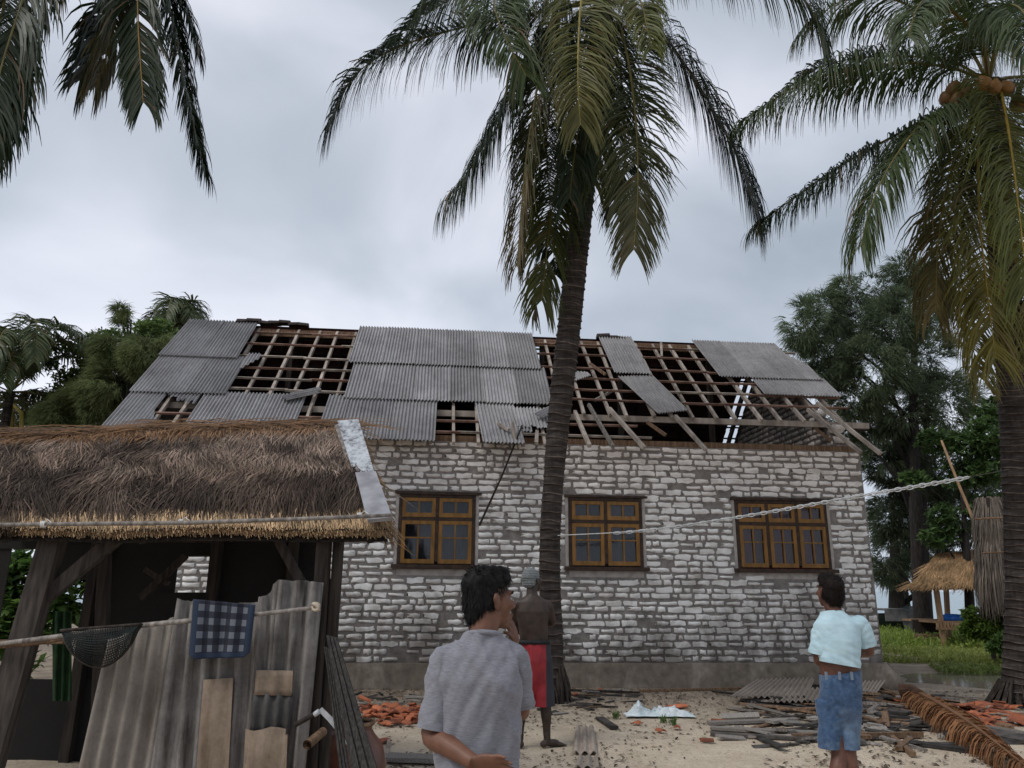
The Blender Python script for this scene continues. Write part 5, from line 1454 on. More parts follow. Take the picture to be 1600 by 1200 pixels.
# ================================================================ PEOPLE
def fuse(mb, voxel, smooth=4, sfac=.5):
    me = bpy.data.meshes.new('tmp'); me.from_pydata(mb.v, [], mb.f); me.update()
    o = bpy.data.objects.new('tmp', me); COL.objects.link(o)
    rm = o.modifiers.new('r', 'REMESH'); rm.mode = 'VOXEL'; rm.voxel_size = voxel
    if smooth:
        s = o.modifiers.new('s', 'SMOOTH'); s.iterations = smooth; s.factor = sfac
    dg = bpy.context.evaluated_depsgraph_get(); dg.update()
    m2 = bpy.data.meshes.new_from_object(o.evaluated_get(dg))
    bpy.data.objects.remove(o); bpy.data.meshes.remove(me)
    return m2
def finish(me, name, mat, parent, disp=None, cuts=(), kind=None):
    """cuts: (point, normal, centre, radius): drop faces on the normal side inside the sphere"""
    if cuts:
        bm = bmesh.new(); bm.from_mesh(me)
        for (p, n, c, rad) in cuts:
            geom = [v for v in bm.verts if (v.co - c).length < rad]
            vs_ = set(geom); es = [e_ for e_ in bm.edges if e_.verts[0] in vs_ and e_.verts[1] in vs_]; fs = [f_ for f_ in bm.faces if all(v in vs_ for v in f_.verts)]
            bmesh.ops.bisect_plane(bm, geom=list(geom) + es + fs, plane_co=p, plane_no=n, clear_outer=True)
        bm.to_mesh(me); bm.free()
    nv = len(me.vertices); co = np.empty(nv * 3, dtype=np.float32); me.vertices.foreach_get('co', co); co = co.reshape(-1, 3)
    if disp:
        no = np.empty(nv * 3, dtype=np.float32); me.vertices.foreach_get('normal', no); no = no.reshape(-1, 3)
        d = np.array([disp(Vector(c.tolist())) for c in co], dtype=np.float32); co = co + no * d[:, None]
    inv = np.array(MW[parent].inverted(), dtype=np.float32)
    co = co @ inv[:3, :3].T + inv[:3, 3]
    me.vertices.foreach_set('co', co.astype(np.float32).ravel()); me.name = name
    me.polygons.foreach_set('use_smooth', [True] * len(me.polygons)); me.materials.clear(); me.materials.append(mat); me.update()
    o = bpy.data.objects.new(name, me); COL.objects.link(o); o.parent = parent; MW[o] = MW[parent].copy()
    if kind: o['kind'] = kind
    return o
def ell(mb, c, r, R_=None, n=14):
    """ellipsoid"""
    c = Vector(c); m_ = 9; rings = []
    for i in range(1, m_):
        ph = math.pi * i / m_ - math.pi / 2; rg = []
        for j in range(n):
            a = 2 * math.pi * j / n; p = Vector((math.cos(ph) * math.cos(a) * r[0], math.cos(ph) * math.sin(a) * r[1], math.sin(ph) * r[2]))
            rg.append(mb.vert(c + (R_ @ p if R_ else p)))
        rings.append(rg)
    b0 = mb.vert(c + (R_ @ Vector((0, 0, -r[2])) if R_ else Vector((0, 0, -r[2])))); t0 = mb.vert(c + (R_ @ Vector((0, 0, r[2])) if R_ else Vector((0, 0, r[2]))))
    for k in range(len(rings) - 1):
        for j in range(n): mb.face((rings[k][j], rings[k][(j + 1) % n], rings[k + 1][(j + 1) % n], rings[k + 1][j]))
    for j in range(n): mb.face((b0, rings[0][(j + 1) % n], rings[0][j])); mb.face((t0, rings[-1][j], rings[-1][(j + 1) % n]))
def lathe_tube(mb, rings, n=20, yaw=0.0):
    """stacked ellipses (centre, rx, ry), axes fixed to the body's yaw"""
    X = Vector((math.cos(yaw), math.sin(yaw), 0)); Y_ = Vector((-math.sin(yaw), math.cos(yaw), 0)); R_ = []
    for (c, rx, ry) in rings:
        c = Vector(c); rg = []
        for j in range(n):
            a = 2 * math.pi * j / n; ca, sa = math.cos(a), math.sin(a)
            e_ = .82    # slightly squared ellipse
            rg.append(mb.vert(c + X * (math.copysign(abs(ca) ** e_, ca) * rx) + Y_ * (math.copysign(abs(sa) ** e_, sa) * ry)))
        R_.append(rg)
    for k in range(len(R_) - 1):
        for j in range(n): mb.face((R_[k][j], R_[k][(j + 1) % n], R_[k + 1][(j + 1) % n], R_[k + 1][j]))
    mb.face(R_[0][::-1]); mb.face(R_[-1])
def limb(mb, P_, R_, n=12, sub=5):
    Q, _ = resample(catmull([Vector(p) for p in P_], 6), len(P_) * sub)
    tt = np.linspace(0, 1, len(Q)); 
    d = [0]
    for a, b in zip(P_[:-1], P_[1:]): d.append(d[-1] + (Vector(b) - Vector(a)).length)
    d = np.array(d) / d[-1]
    mb.tube(Q, [float(np.interp(t, d, R_)) for t in tt], n)
def hand(mb, wrist, d, nrm, k=1.0, curl=.3, side=1, spread=.10):
    """palm and five fingers: d = direction of fingers, nrm = back of the hand, side = +1/-1 where the thumb sits"""
    d = Vector(d).normalized(); nrm = Vector(nrm); nrm = (nrm - d * nrm.dot(d)).normalized(); s = d.cross(nrm).normalized() * side
    w = Vector(wrist)
    R_ = Matrix((s, nrm, d)).transposed()
    ell(mb, w + d * .045 * k, (.040 * k, .016 * k, .055 * k), R_); ell(mb, w + d * .068 * k, (.040 * k, .0135 * k, .03 * k), R_)
    for i, (off, ln, rr) in enumerate(((.030, .070, .0085), (.010, .078, .0088), (-.011, .073, .0084), (-.030, .057, .0074))):
        b_ = w + d * (.083 - abs(off - .005) * .25) * k + s * off * k
        dd = (d + s * off * spread / .03).normalized(); p = b_; P_ = [b_ - d * .02 * k, b_]; cu = curl * (1 + .12 * i)
        for q, fr in enumerate((.45, .32, .26)):
            dd = (dd - nrm * cu * (.55 + .35 * q)).normalized(); p = p + dd * ln * fr * k; P_.append(p)
        mb.tube(P_, [rr * k * 1.05, rr * k * 1.05, rr * k, rr * k * .92, rr * k * .72], 8)
    b_ = w + d * .022 * k + s * .030 * k; d1 = (d * .75 + s * .75 - nrm * .25).normalized(); d2 = (d * 1.0 + s * .25 - nrm * (.25 + curl * .5)).normalized()
    mb.tube([b_ - d1 * .015 * k, b_ + d1 * .03 * k, b_ + d1 * .032 * k + d2 * .03 * k, b_ + d1 * .03 * k + d2 * .055 * k], [.013 * k, .012 * k, .0105 * k, .008 * k], 8)
def foot(mb, ankle, d, k=1.0):
    d = Vector((d[0], d[1], 0)).normalized(); s = Vector((-d.y, d.x, 0)); a = Vector((ankle[0], ankle[1], 0))
    R_ = Matrix((s, d, Vector((0, 0, 1)))).transposed()
    ell(mb, a - d * .035 * k + Vector((0, 0, .034 * k)), (.033 * k, .042 * k, .034 * k), R_); ell(mb, a + d * .055 * k + Vector((0, 0, .036 * k)), (.037 * k, .085 * k, .034 * k), R_); ell(mb, a + d * .125 * k + Vector((0, 0, .020 * k)), (.045 * k, .055 * k, .020 * k), R_)
    for i, (o_, l_) in enumerate(((-.032, .20), (-.012, .203), (.006, .197), (.022, .188), (.036, .175))):
        p = a + s * o_ * k + d * .145 * k + Vector((0, 0, .015 * k)); q = a + s * o_ * 1.1 * k + d * l_ * k + Vector((0, 0, .011 * k)); r_ = .0125 if i == 0 else .009
        mb.tube([p, p.lerp(q, .6), q], [r_ * k, r_ * k, r_ * .7 * k], 7)
def head(mb, c, R_, k=1.0):
    def P(x, y, z): return Vector(c) + R_ @ (Vector((x, y, z)) * k)
    ell(mb, P(0, -.012, .038), (.076 * k, .094 * k, .082 * k), R_); ell(mb, P(0, .036, -.02), (.062 * k, .062 * k, .082 * k), R_); ell(mb, P(0, .040, -.072), (.047 * k, .052 * k, .042 * k), R_)
    ell(mb, P(0, .068, -.100), (.023 * k, .022 * k, .018 * k), R_); ell(mb, P(0, .080, .022), (.048 * k, .020 * k, .015 * k), R_)
    mb.tube([P(0, .092, .018), P(0, .106, -.012), P(0, .117, -.031), P(0, .095, -.038)], [.007 * k, .010 * k, .013 * k, .010 * k], 8)
    for s_ in (-1, 1):
        ell(mb, P(.012 * s_, .102, -.034), (.009 * k, .010 * k, .008 * k), R_); ell(mb, P(.040 * s_, .072, -.022), (.022 * k, .018 * k, .018 * k), R_)
        Re = R_ @ Matrix.Rotation(.35 * s_, 3, 'Z')
        ell(mb, P(.079 * s_, -.004, -.008), (.008 * k, .020 * k, .033 * k), Re); ell(mb, P(.085 * s_, -.012, .004), (.007 * k, .015 * k, .024 * k), Re)
    ell(mb, P(0, .098, -.064), (.021 * k, .010 * k, .006 * k), R_); ell(mb, P(0, .096, -.075), (.019 * k, .010 * k, .007 * k), R_)
def face_bits(parent, c, R_, k, lip):
    for s_ in (-1, 1):
        mb = MB(); ell(mb, Vector(c) + R_ @ (Vector((.031 * s_, .083, .0)) * k), (.0125 * k, .011 * k, .0085 * k), R_); mb.build('eye', M['eye'], parent, smooth=True)
        mb = MB(); mb.tube([Vector(c) + R_ @ (Vector((x * s_, y, z)) * k) for x, y, z in ((.014, .100, .021), (.032, .096, .026), (.052, .082, .020))], [.004 * k, .005 * k, .003 * k], 6); mb.build('eyebrow', M['hair'], parent, smooth=True)
M['eye'] = simple('eye', (.03, .02, .015), (.4, .38, .36), 60, .2)
M['hair'] = simple('black_hair', (.004, .0035, .0035), (.010, .009, .009), 60, .6, spec=.15)
def skin_mat(name, a, b_):
    m, nt, b = new_mat(name); v = coords(nt, 'world'); n = noise_tex(nt, v, 14, 5, .6); n2 = noise_tex(nt, v, 130, 3, .6)
    nt.links.new(ramp(nt, n, [(.3, a), (.7, b_)]), b.inputs['Base Color']); b.inputs['Roughness'].default_value = .52; b.inputs['Specular IOR Level'].default_value = .35
    b.inputs['Subsurface Weight'].default_value = .08; b.inputs['Subsurface Radius'].default_value = (.6, .25, .15); b.inputs['Subsurface Scale'].default_value = .01
    bump(nt, b, n2, .15, .002); return m
def cloth_mat(name, a, b_, streak=(3, 3, 40), scale=6, k=.25, wear=None):
    m, nt, b = new_mat(name); n = noise_tex(nt, coords(nt, 'world', streak), scale, 4, .7); n2 = noise_tex(nt, coords(nt, 'world'), 5, 4)
    c = ramp(nt, n, [(.3, a), (.7, b_)])
    if wear: c = mixc(nt, ramp(nt, n2, [(.48, (0, 0, 0)), (.80, (1, 1, 1))]), c, wear)
    nt.links.new(c, b.inputs['Base Color']); b.inputs['Roughness'].default_value = .92; b.inputs['Specular IOR Level'].default_value = .12; b.inputs['Sheen Weight'].default_value = .15
    bump(nt, b, noise_tex(nt, coords(nt, 'world'), 220, 2), k, .002); return m
def hair_shell(parent, c, R_, k, parts, n_strands, seed, mat, L=(.02, .045), name='hair', voxel=.006, cut=None):
    mb = MB()
    for (x, y, z, rx, ry, rz) in parts: ell(mb, Vector(c) + R_ @ (Vector((x, y, z)) * k), (rx * k, ry * k, rz * k), R_)
    me = fuse(mb, voxel, 3)
    o = finish(me, name, mat, parent, disp=lambda p: .005 * noise.noise(p * 30) + .003 * noise.noise(p * 90) - .004)
    if n_strands:
        r = random.Random(seed); me = o.data; mw = MW[parent]; sm_ = MB(); up = R_ @ Vector((0, 0, 1)); fwd = R_ @ Vector((0, 1, 0)); nf = len(me.polygons)
        for _ in range(n_strands):
            f_ = me.polygons[r.randrange(nf)]; p = mw @ f_.center; n_ = f_.normal
            l = r.uniform(*L) * k; d = (n_ * .18 - up * .9 + fwd * r.uniform(-.4, .5) + Vector((r.uniform(-.4, .4), r.uniform(-.4, .4), r.uniform(-.3, .3)))).normalized()
            if n_.dot(up) > .6: d = (n_ * .22 + fwd * r.uniform(-.3, 1) + Vector((r.uniform(-.8, .8), r.uniform(-.8, .8), 0))).normalized()
            q = p - n_ * .003; s_ = d.cross(n_); s_ = s_.normalized() if s_.length > .01 else up
            sm_.strip([q, q + d * l * .5 + n_ * .002, q + d * l - up * .004], [.0022, .002, .0004], s_)
        sm_.build('hair_strand', mat, parent, kind='stuff')
    return o

# ---------------------------------------------------------------- man in the grey T-shirt
Y0 = 3.0
gm = thing('person', 'man in a heather grey T-shirt, one hand behind his back, other hand at his mouth', 'person', (at(745, 1190, Y0).x, Y0, 0))
A = lambda x, y, dy=0.0: at(x, y, Y0 + dy)
sk1 = skin_mat('brown_skin', (.115, .050, .030), (.185, .085, .052))
HC = A(763, 937, .03); HR = Matrix.Rotation(-math.radians(60), 3, 'Z') @ Matrix.Rotation(math.radians(3), 3, 'X')
shL, shR = A(696, 1030), A(803, 1026, .03)
elL, wrL = A(674, 1148, -.03), A(741, 1192, -.17)
elR, wrR = A(813, 1112, .10), A(806, 1012, .20)
cx = A(744, 1190).x; zz_ = lambda y: A(744, y).z
hip_z = .80; hx = cx + .0
mb = MB()
head(mb, HC, HR, .96)
limb(mb, [A(752, 1015, .0), A(756, 985, .0), A(762, 955, .015)], [.062, .054, .056])
lathe_tube(mb, [((cx, Y0 + .02, .78), .14, .10), ((cx, Y0 + .02, .90), .130, .095), ((cx, Y0 + .01, zz_(1120)), .138, .098), ((cx + .01, Y0, zz_(1060)), .145, .10), ((A(748, 1025).x, Y0, zz_(1024)), .108, .068), ((A(752, 1008).x, Y0, zz_(1003)), .065, .055)])
limb(mb, [A(735, 1022), shL, shL.lerp(elL, .5), elL, elL.lerp(wrL, .35), wrL], [.03, .040, .040, .038, .040, .026])
limb(mb, [A(765, 1020), shR, shR.lerp(elR, .5), elR, elR.lerp(wrR, .35), wrR], [.03, .040, .040, .037, .039, .026])
hand(mb, wrL, A(790, 1193, -.20) - wrL, (0, 1, .5), .95, .16, -1)
hand(mb, wrR, A(800, 972, .12) - wrR, (.9, -.3, .1), .95, .55, 1)
for s_ in (-1, 1):
    hp = Vector((hx + .085 * s_, Y0 + .02, .80)); kn = Vector((hx + .10 * s_, Y0 + .03, .44)); an = Vector((hx + .10 * s_, Y0, .07))
    limb(mb, [hp + Vector((0, 0, .06)), hp, kn, kn.lerp(an, .35), an], [.075, .082, .052, .05, .034]); foot(mb, an, (.15 * s_, 1))
body = finish(fuse(mb, .0052, 3), 'body', sk1, gm)
face_bits(gm, HC, HR, .96, None)
hair_shell(gm, HC, HR, .95, [(0, -.018, .062, .086, .104, .078), (0, .035, .088, .074, .07, .048), (0, -.055, .005, .076, .06, .085), (0, -.075, -.045, .060, .032, .04), (.0, .06, .085, .05, .045, .03), (.074, -.028, .012, .014, .03, .045), (-.074, -.028, .012, .014, .03, .045)], 5200, 5, M['hair'], L=(.014, .032))
# T-shirt
mb = MB()
lathe_tube(mb, [((cx, Y0 + .02, .66), .150, .118), ((cx, Y0 + .015, .80), .144, .116), ((cx, Y0 + .01, .92), .146, .114), ((cx, Y0 + .01, zz_(1120)), .149, .114), ((cx + .01, Y0, zz_(1062)), .154, .114), ((A(748, 1025).x, Y0, zz_(1021)), .136, .09), ((A(752, 1006).x, Y0, zz_(1001)), .085, .070), ((A(754, 985).x, Y0, zz_(984)), .066, .06)])
for (s_, e_, base_) in ((shL, elL, A(728, 1024)), (shR, elR, A(770, 1022))):
    limb(mb, [base_, s_ + Vector((0, 0, -.006)), s_.lerp(e_, .22)], [.054, .056, .045])
def g_disp(p):
    t_ = (p.z - .75) / .55
    f1 = noise.noise(Vector((p.x * 9 + p.z * 4.5, p.y * 5, p.z * 2.2))); f2 = noise.noise(Vector((p.x * 24 - p.z * 11, p.y * 9, p.z * 6 + 5)))
    return .026 * (max(0, 1 - abs(f1) * 2.6) ** 2 - .2) * max(.35, 1 - t_ * .55) + .010 * f2 + .001
el_d = (elL - shL).normalized(); er_d = (elR - shR).normalized(); qL, qR = shL.lerp(elL, .90), shR.lerp(elR, .86)
nk = A(755, 993, .0)
shirt = finish(fuse(mb, .006, 6), 'shirt', cloth_mat('heather_grey_jersey', (.155, .155, .178), (.255, .255, .285), (8, 8, 45), 6), gm, g_disp,
    cuts=[(Vector((cx, Y0, .70)), Vector((0, 0, -1)), Vector((cx, Y0, .62)), .24), (nk + Vector((0, 0, .005)), Vector((.05, .25, 1)).normalized(), nk + Vector((0, 0, .05)), .16)])
def sleeve(parent, s_, e_, q, radii, mat, disp):
    mb = MB(); P_, _ = resample(catmull([s_ - (e_ - s_) * .06, s_.lerp(e_, .08), s_.lerp(e_, q * .5), s_.lerp(e_, q)], 6), 34); R_ = np.interp(np.linspace(0, 1, 35), np.linspace(0, 1, len(radii)), radii)
    mb.tube(P_, [float(x_) for x_ in R_] , 40, cap=False)
    lo = P_[-1] - P_[-2]; mb.tube([P_[-1] - lo * 1.5, P_[-1] + lo * .15], [radii[-1] + .0015, radii[-1] + .0015], 40, cap=False)
    me = bpy.data.meshes.new('sleeve'); me.from_pydata(mb.v, [], mb.f); me.update(); return finish(me, 'sleeve', mat, parent, disp)
JER = bpy.data.materials['heather_grey_jersey']
def sl_disp(p): return .010 * noise.noise(Vector((p.x * 14, p.y * 10, p.z * 16 + p.x * 20))) + .004 * noise.noise(p * 40)
sleeve(gm, shL, elL, .93, [.050, .058, .057, .057, .058], JER, sl_disp); sleeve(gm, shR, elR, .86, [.050, .057, .056, .056, .056], JER, sl_disp)
mb = MB(); mb.tube([nk + Vector((math.cos(a_) * .066, math.sin(a_) * .060, .002 - .014 * math.sin(a_))) for a_ in np.linspace(0, 6.2832, 30)], [(.006, .010)] * 30, 6); mb.build('collar', bpy.data.materials['heather_grey_jersey'], gm, smooth=True)
mb = MB()
lathe_tube(mb, [((cx, Y0 + .02, .60), .155, .115), ((cx, Y0 + .02, .86), .142, .108)])
for s_ in (-1, 1): limb(mb, [(hx + .08 * s_, Y0 + .02, .74), (hx + .092 * s_, Y0 + .03, .45), (hx + .095 * s_, Y0 + .01, .05)], [.092, .07, .06])
finish(fuse(mb, .012, 3), 'trousers', cloth_mat('dark_trousers', (.03, .03, .035), (.06, .06, .065)), gm)

# ---------------------------------------------------------------- man in red shorts, bare back
fL, fR = ground(812, 1168), ground(855, 1168)
Y1 = fR.y
rm_ = thing('person', 'barefoot man in red and navy shorts and grey knit cap, bare back to the yard', 'person', ((fL.x + fR.x) / 2, Y1, 0))
B = lambda x, y, dy=0.0: at(x, y, Y1 + dy)
sk2 = skin_mat('dark_skin', (.026, .017, .013), (.060, .039, .030)); sk2b = sk2
HC = B(832, 908, .04); HR = Matrix.Rotation(-math.radians(48), 3, 'Z') @ Matrix.Rotation(math.radians(14), 3, 'X')
zb_ = lambda y: B(833, y).z; xb_ = lambda x: B(x, 960).x
shL, shR = B(808, 945), B(855, 947, .02); elL, elR = B(803, 985, .14), B(863, 972, .10); wrL, wrR = B(822, 984, .27), B(843, 972, .26)
mb = MB(); head(mb, HC, HR, 1.0)
limb(mb, [B(832, 938), B(831, 925, .01), B(832, 915, .03)], [.068, .058, .056])
lathe_tube(mb, [((xb_(834), Y1 + .02, zb_(1030)), .155, .11), ((xb_(834), Y1 + .02, zb_(1003)), .140, .10), ((xb_(833), Y1 + .01, zb_(980)), .150, .105), ((xb_(832), Y1, zb_(955)), .170, .112), ((xb_(832), Y1, zb_(940)), .155, .09), ((xb_(832), Y1, zb_(931)), .08, .065)])
limb(mb, [B(822, 943), shL, shL.lerp(elL, .5), elL, elL.lerp(wrL, .4), wrL], [.05, .058, .05, .041, .043, .028]); limb(mb, [B(842, 943), shR, shR.lerp(elR, .5), elR, elR.lerp(wrR, .4), wrR], [.05, .058, .05, .041, .043, .028])
hand(mb, wrL, wrR - wrL, (0, 1, 0), 1, .3, 1); hand(mb, wrR, wrL - wrR, (0, 1, 0), 1, .3, -1)
for (f_, x_, kx, dd) in ((fL, 822, 815, (-.25, 1)), (fR, 846, 852, (.85, .45))):
    hp = B(x_, 1035, .02); kn = B(kx, 1105, .03); kn.z = .47; an = Vector((f_.x, f_.y, .075)); cf = kn.lerp(an, .33) + Vector((0, -.018, 0))
    limb(mb, [hp + Vector((0, 0, .1)), hp, kn, cf, kn.lerp(an, .7), an, an + Vector((0, 0, -.03))], [.07, .074, .054, .057, .043, .036, .034]); foot(mb, f_, dd, 1.02)
finish(fuse(mb, .0075, 9), 'body', sk2, rm_, disp=lambda p: .005 * noise.noise(p * 9)); face_bits(rm_, HC, HR, 1.0, None)
M['knit'] = cloth_mat('grey_knit', (.09, .098, .10), (.24, .255, .26), (30, 30, 160), 1.2, .8)
mb = MB()
for (x, y, z, rx, ry, rz) in ((0, -.016, .052, .086, .104, .086), (0, -.05, .0, .080, .070, .062), (0, -.02, .085, .07, .085, .062)): ell(mb, HC + HR @ Vector((x, y, z)), (rx, ry, rz), HR)
finish(fuse(mb, .008, 3), 'knit_cap', M['knit'], rm_, disp=lambda p: .0035 * math.sin(p.z * 260) + .003 * noise.noise(p * 30), cuts=[(HC + HR @ Vector((0, 0, -.012)), HR @ Vector((0, .42, -1)).normalized(), HC, .3)])
mb = MB(); wz = zb_(1001)
lathe_tube(mb, [((xb_(835), Y1 + .02, zb_(1085)), .10, .08), ((xb_(835), Y1 + .02, zb_(1062)), .165, .118), ((xb_(835), Y1 + .02, zb_(1030)), .172, .128), ((xb_(834), Y1 + .02, zb_(1008)), .152, .112), ((xb_(834), Y1 + .02, wz), .148, .108)])
hemz = zb_(1103)
for (x0, x1) in ((823, 820), (847, 848)):
    limb(mb, [B(x0, 1035, .02), B((x0 + x1) / 2, 1075, .02), B(x1, 1108, .02)], [.098, .100, .106])
m, nt, b = new_mat('red_and_navy_shorts')
tcn = N(nt, 'ShaderNodeTexCoord'); sp = N(nt, 'ShaderNodeSeparateXYZ'); nt.links.new(tcn.outputs['Object'], sp.inputs[0])
gt = N(nt, 'ShaderNodeMath'); gt.operation = 'GREATER_THAN'; nt.links.new(sp.outputs['X'], gt.inputs[0]); gt.inputs[1].default_value = B(853, 1050).x - (fL.x + fR.x) / 2
c = mixc(nt, gt.outputs[0], ramp(nt, noise_tex(nt, coords(nt, 'world'), 9, 3), [(.3, (.20, .006, .012)), (.7, (.31, .010, .018))]), (.012, .013, .022)); nt.links.new(c, b.inputs['Base Color']); b.inputs['Roughness'].default_value = .6
finish(fuse(mb, .009, 14), 'shorts', m, rm_, disp=lambda p: .020 * noise.noise(Vector((p.x * 15, p.y * 10, p.z * 2.0))) + .007 * noise.noise(Vector((p.x * 30, p.y * 20, p.z * 9))) + .006, cuts=[(Vector((0, Y1, hemz)), Vector((0, 0, -1)), Vector((xb_(835), Y1, hemz - .05)), .4), (Vector((0, Y1, wz - .005)), Vector((0, 0, 1)), Vector((xb_(835), Y1, wz)), .3)])
mb = MB(); lathe_tube(mb, [((xb_(834), Y1 + .02, wz - .03), .172, .130), ((xb_(834), Y1 + .02, wz + .008), .160, .122)]); mb.build('waistband', simple('black_elastic', (.01, .01, .011), (.02, .02, .022), 20, .8), rm_, smooth=True)

# ---------------------------------------------------------------- man in the light blue T-shirt
Y2 = 5.55
bm_ = thing('person', 'man in pale blue T-shirt and denim shorts looking up at the torn roof', 'person', (at(1308, 1100, Y2).x, Y2, 0))
C_ = lambda x, y, dy=0.0: at(x, y, Y2 + dy)
sk3 = skin_mat('warm_brown_skin', (.085, .036, .024), (.15, .068, .045))
HC = C_(1297, 925, .02); HR = Matrix.Rotation(math.radians(14), 3, 'Z') @ Matrix.Rotation(math.radians(12), 3, 'X')
zc_ = lambda y: C_(1310, y).z; xc_ = lambda x: C_(x, 1040).x
shL, shR = C_(1284, 980), C_(1343, 975, .0); elL, elR = C_(1280, 1030, .03), C_(1357, 1016, .06); wrL, wrR = C_(1292, 1036, .24), C_(1340, 1022, .27)
mb = MB(); head(mb, HC, HR, 1.0)
limb(mb, [C_(1309, 968), C_(1302, 953, .0), C_(1299, 940, .02)], [.062, .054, .055])
lathe_tube(mb, [((xc_(1310), Y2 + .02, zc_(1095)), .105, .085), ((xc_(1312), Y2 + .02, zc_(1053)), .124, .096), ((xc_(1312), Y2 + .01, zc_(1030)), .124, .096), ((xc_(1313), Y2, zc_(1000)), .130, .095), ((xc_(1313), Y2, zc_(975)), .118, .075), ((xc_(1310), Y2, zc_(962)), .07, .06)])
limb(mb, [C_(1300, 978), shL, shL.lerp(elL, .5), elL, elL.lerp(wrL, .4), wrL], [.035, .042, .042, .04, .041, .027]); limb(mb, [C_(1328, 976), shR, shR.lerp(elR, .5), elR, elR.lerp(wrR, .4), wrR], [.035, .042, .042, .04, .041, .027])
hand(mb, wrL, (.8, .4, 0), (0, .4, 1), 1, .4, 1); hand(mb, wrR, (-.8, .4, 0), (0, .4, 1), 1, .4, -1)
gz = 0.0
for (x_, kx, s_) in ((1299, 1311, -1), (1324, 1325, 1)):
    hp = C_(x_, 1095, .02); kn = C_(kx, 1172, .02); kn.z = .46; an = Vector((C_(1313 + 7 * s_, 1200).x + (.05 * s_), Y2 + (.0 if s_ < 0 else .08), .075)); cf = kn.lerp(an, .33) + Vector((0, -.02, 0))
    limb(mb, [hp + Vector((0, 0, .08)), hp, kn, cf, kn.lerp(an, .7), an, an + Vector((0, 0, -.03))], [.055, .060, .052, .060, .046, .037, .035]); foot(mb, an, (.2 * s_ - .1, 1))
finish(fuse(mb, .0068, 3), 'body', sk3, bm_); face_bits(bm_, HC, HR, 1.0, None)
hair_shell(bm_, HC, HR, 1.0, [(0, -.016, .060, .084, .102, .074), (0, .03, .085, .072, .07, .045), (0, -.052, .0, .078, .062, .088), (0, -.068, -.05, .06, .034, .045), (.072, -.025, .005, .014, .032, .045), (-.072, -.025, .005, .014, .032, .045)], 4200, 9, simple('dark_brown_hair', (.006, .004, .0035), (.014, .010, .008), 60, .65, spec=.12), L=(.014, .03))
mb = MB()
lathe_tube(mb, [((xc_(1313), Y2 + .01, zc_(1062)), .136, .115), ((xc_(1312), Y2 + .01, zc_(1036)), .142, .120), ((xc_(1312), Y2 + .005, zc_(1020)), .144, .116), ((xc_(1313), Y2, zc_(1000)), .152, .112), ((xc_(1313), Y2, zc_(974)), .152, .096), ((xc_(1311), Y2, zc_(961)), .095, .075), ((xc_(1306), Y2, zc_(951)), .066, .062)])
for (s_, e_, b0) in ((shL, elL, C_(1298, 978)), (shR, elR, C_(1330, 976))):
    limb(mb, [b0, s_, s_.lerp(e_, .25)], [.058, .060, .048])
dL, dR = (elL - shL).normalized(), (elR - shR).normalized(); qL, qR = shL.lerp(elL, .80), shR.lerp(elR, .72); nk = C_(1305, 956)
hz_ = zc_(1038)
finish(fuse(mb, .0075, 5), 'shirt', cloth_mat('pale_blue_cotton', (.38, .54, .61), (.50, .66, .72), (4, 4, 10), 3), bm_,
    lambda p: .010 * noise.noise(Vector((p.x * 9, p.y * 6, p.z * 30 + p.x * 14))) * max(.15, min(1, (zc_(985) - p.z) / .25)) + .006 * noise.noise(Vector((p.x * 20 + p.z * 9, p.y * 9, p.z * 8))),
    cuts=[(Vector((xc_(1313), Y2, hz_)), Vector((-.16, 0, -1)).normalized(), Vector((xc_(1313), Y2, hz_ - .12)), .40), (nk, Vector((0, .2, 1)).normalized(), nk + Vector((0, 0, .05)), .15)])
BLU = bpy.data.materials['pale_blue_cotton']
sleeve(bm_, shL, elL, .82, [.052, .064, .066, .068, .070], BLU, sl_disp); sleeve(bm_, shR, elR, .74, [.052, .064, .066, .068, .070], BLU, sl_disp)
mb = MB(); wz = zc_(1050)
lathe_tube(mb, [((xc_(1310), Y2 + .02, zc_(1135)), .07, .06), ((xc_(1310), Y2 + .02, zc_(1112)), .125, .10), ((xc_(1310), Y2 + .02, zc_(1088)), .140, .122), ((xc_(1312), Y2 + .02, zc_(1062)), .136, .112), ((xc_(1313), Y2 + .02, zc_(1047)), .132, .106)])
hemz = zc_(1170)
for (x0, x1) in ((1295, 1297), (1326, 1327)): limb(mb, [C_(x0, 1095, .02), C_((x0 + x1) / 2, 1135, .02), C_(x1, 1180, .02)], [.082, .076, .070])
finish(fuse(mb, .0075, 8), 'denim_shorts', cloth_mat('washed_denim', (.030, .062, .13), (.075, .125, .21), (10, 10, 10), 4, .4, wear=(.16, .22, .30)), bm_, disp=lambda p: .012 * noise.noise(Vector((p.x * 12 + p.z * 6, p.y * 9, p.z * 7))) + .004 * noise.noise(p * 30),
    cuts=[(Vector((0, Y2, hemz)), Vector((0, 0, -1)), Vector((xc_(1312), Y2, hemz - .06)), .32), (Vector((xc_(1312), Y2, wz)), Vector((-.16, 0, 1)).normalized(), Vector((xc_(1312), Y2, wz + .02)), .3)])
mb = MB()
for x_ in (1291, 1312, 1331): p = C_(x_, 1056, -.108); mb.box(p, (.012, .02, .05))
for (x0, y0, w_, h_) in ((1299, 1082, .11, .12), (1327, 1080, .085, .12)):
    pass
mb.build('belt_loop', cloth_mat('denim_seam', (.10, .14, .2), (.2, .25, .3)), bm_, kind='stuff')
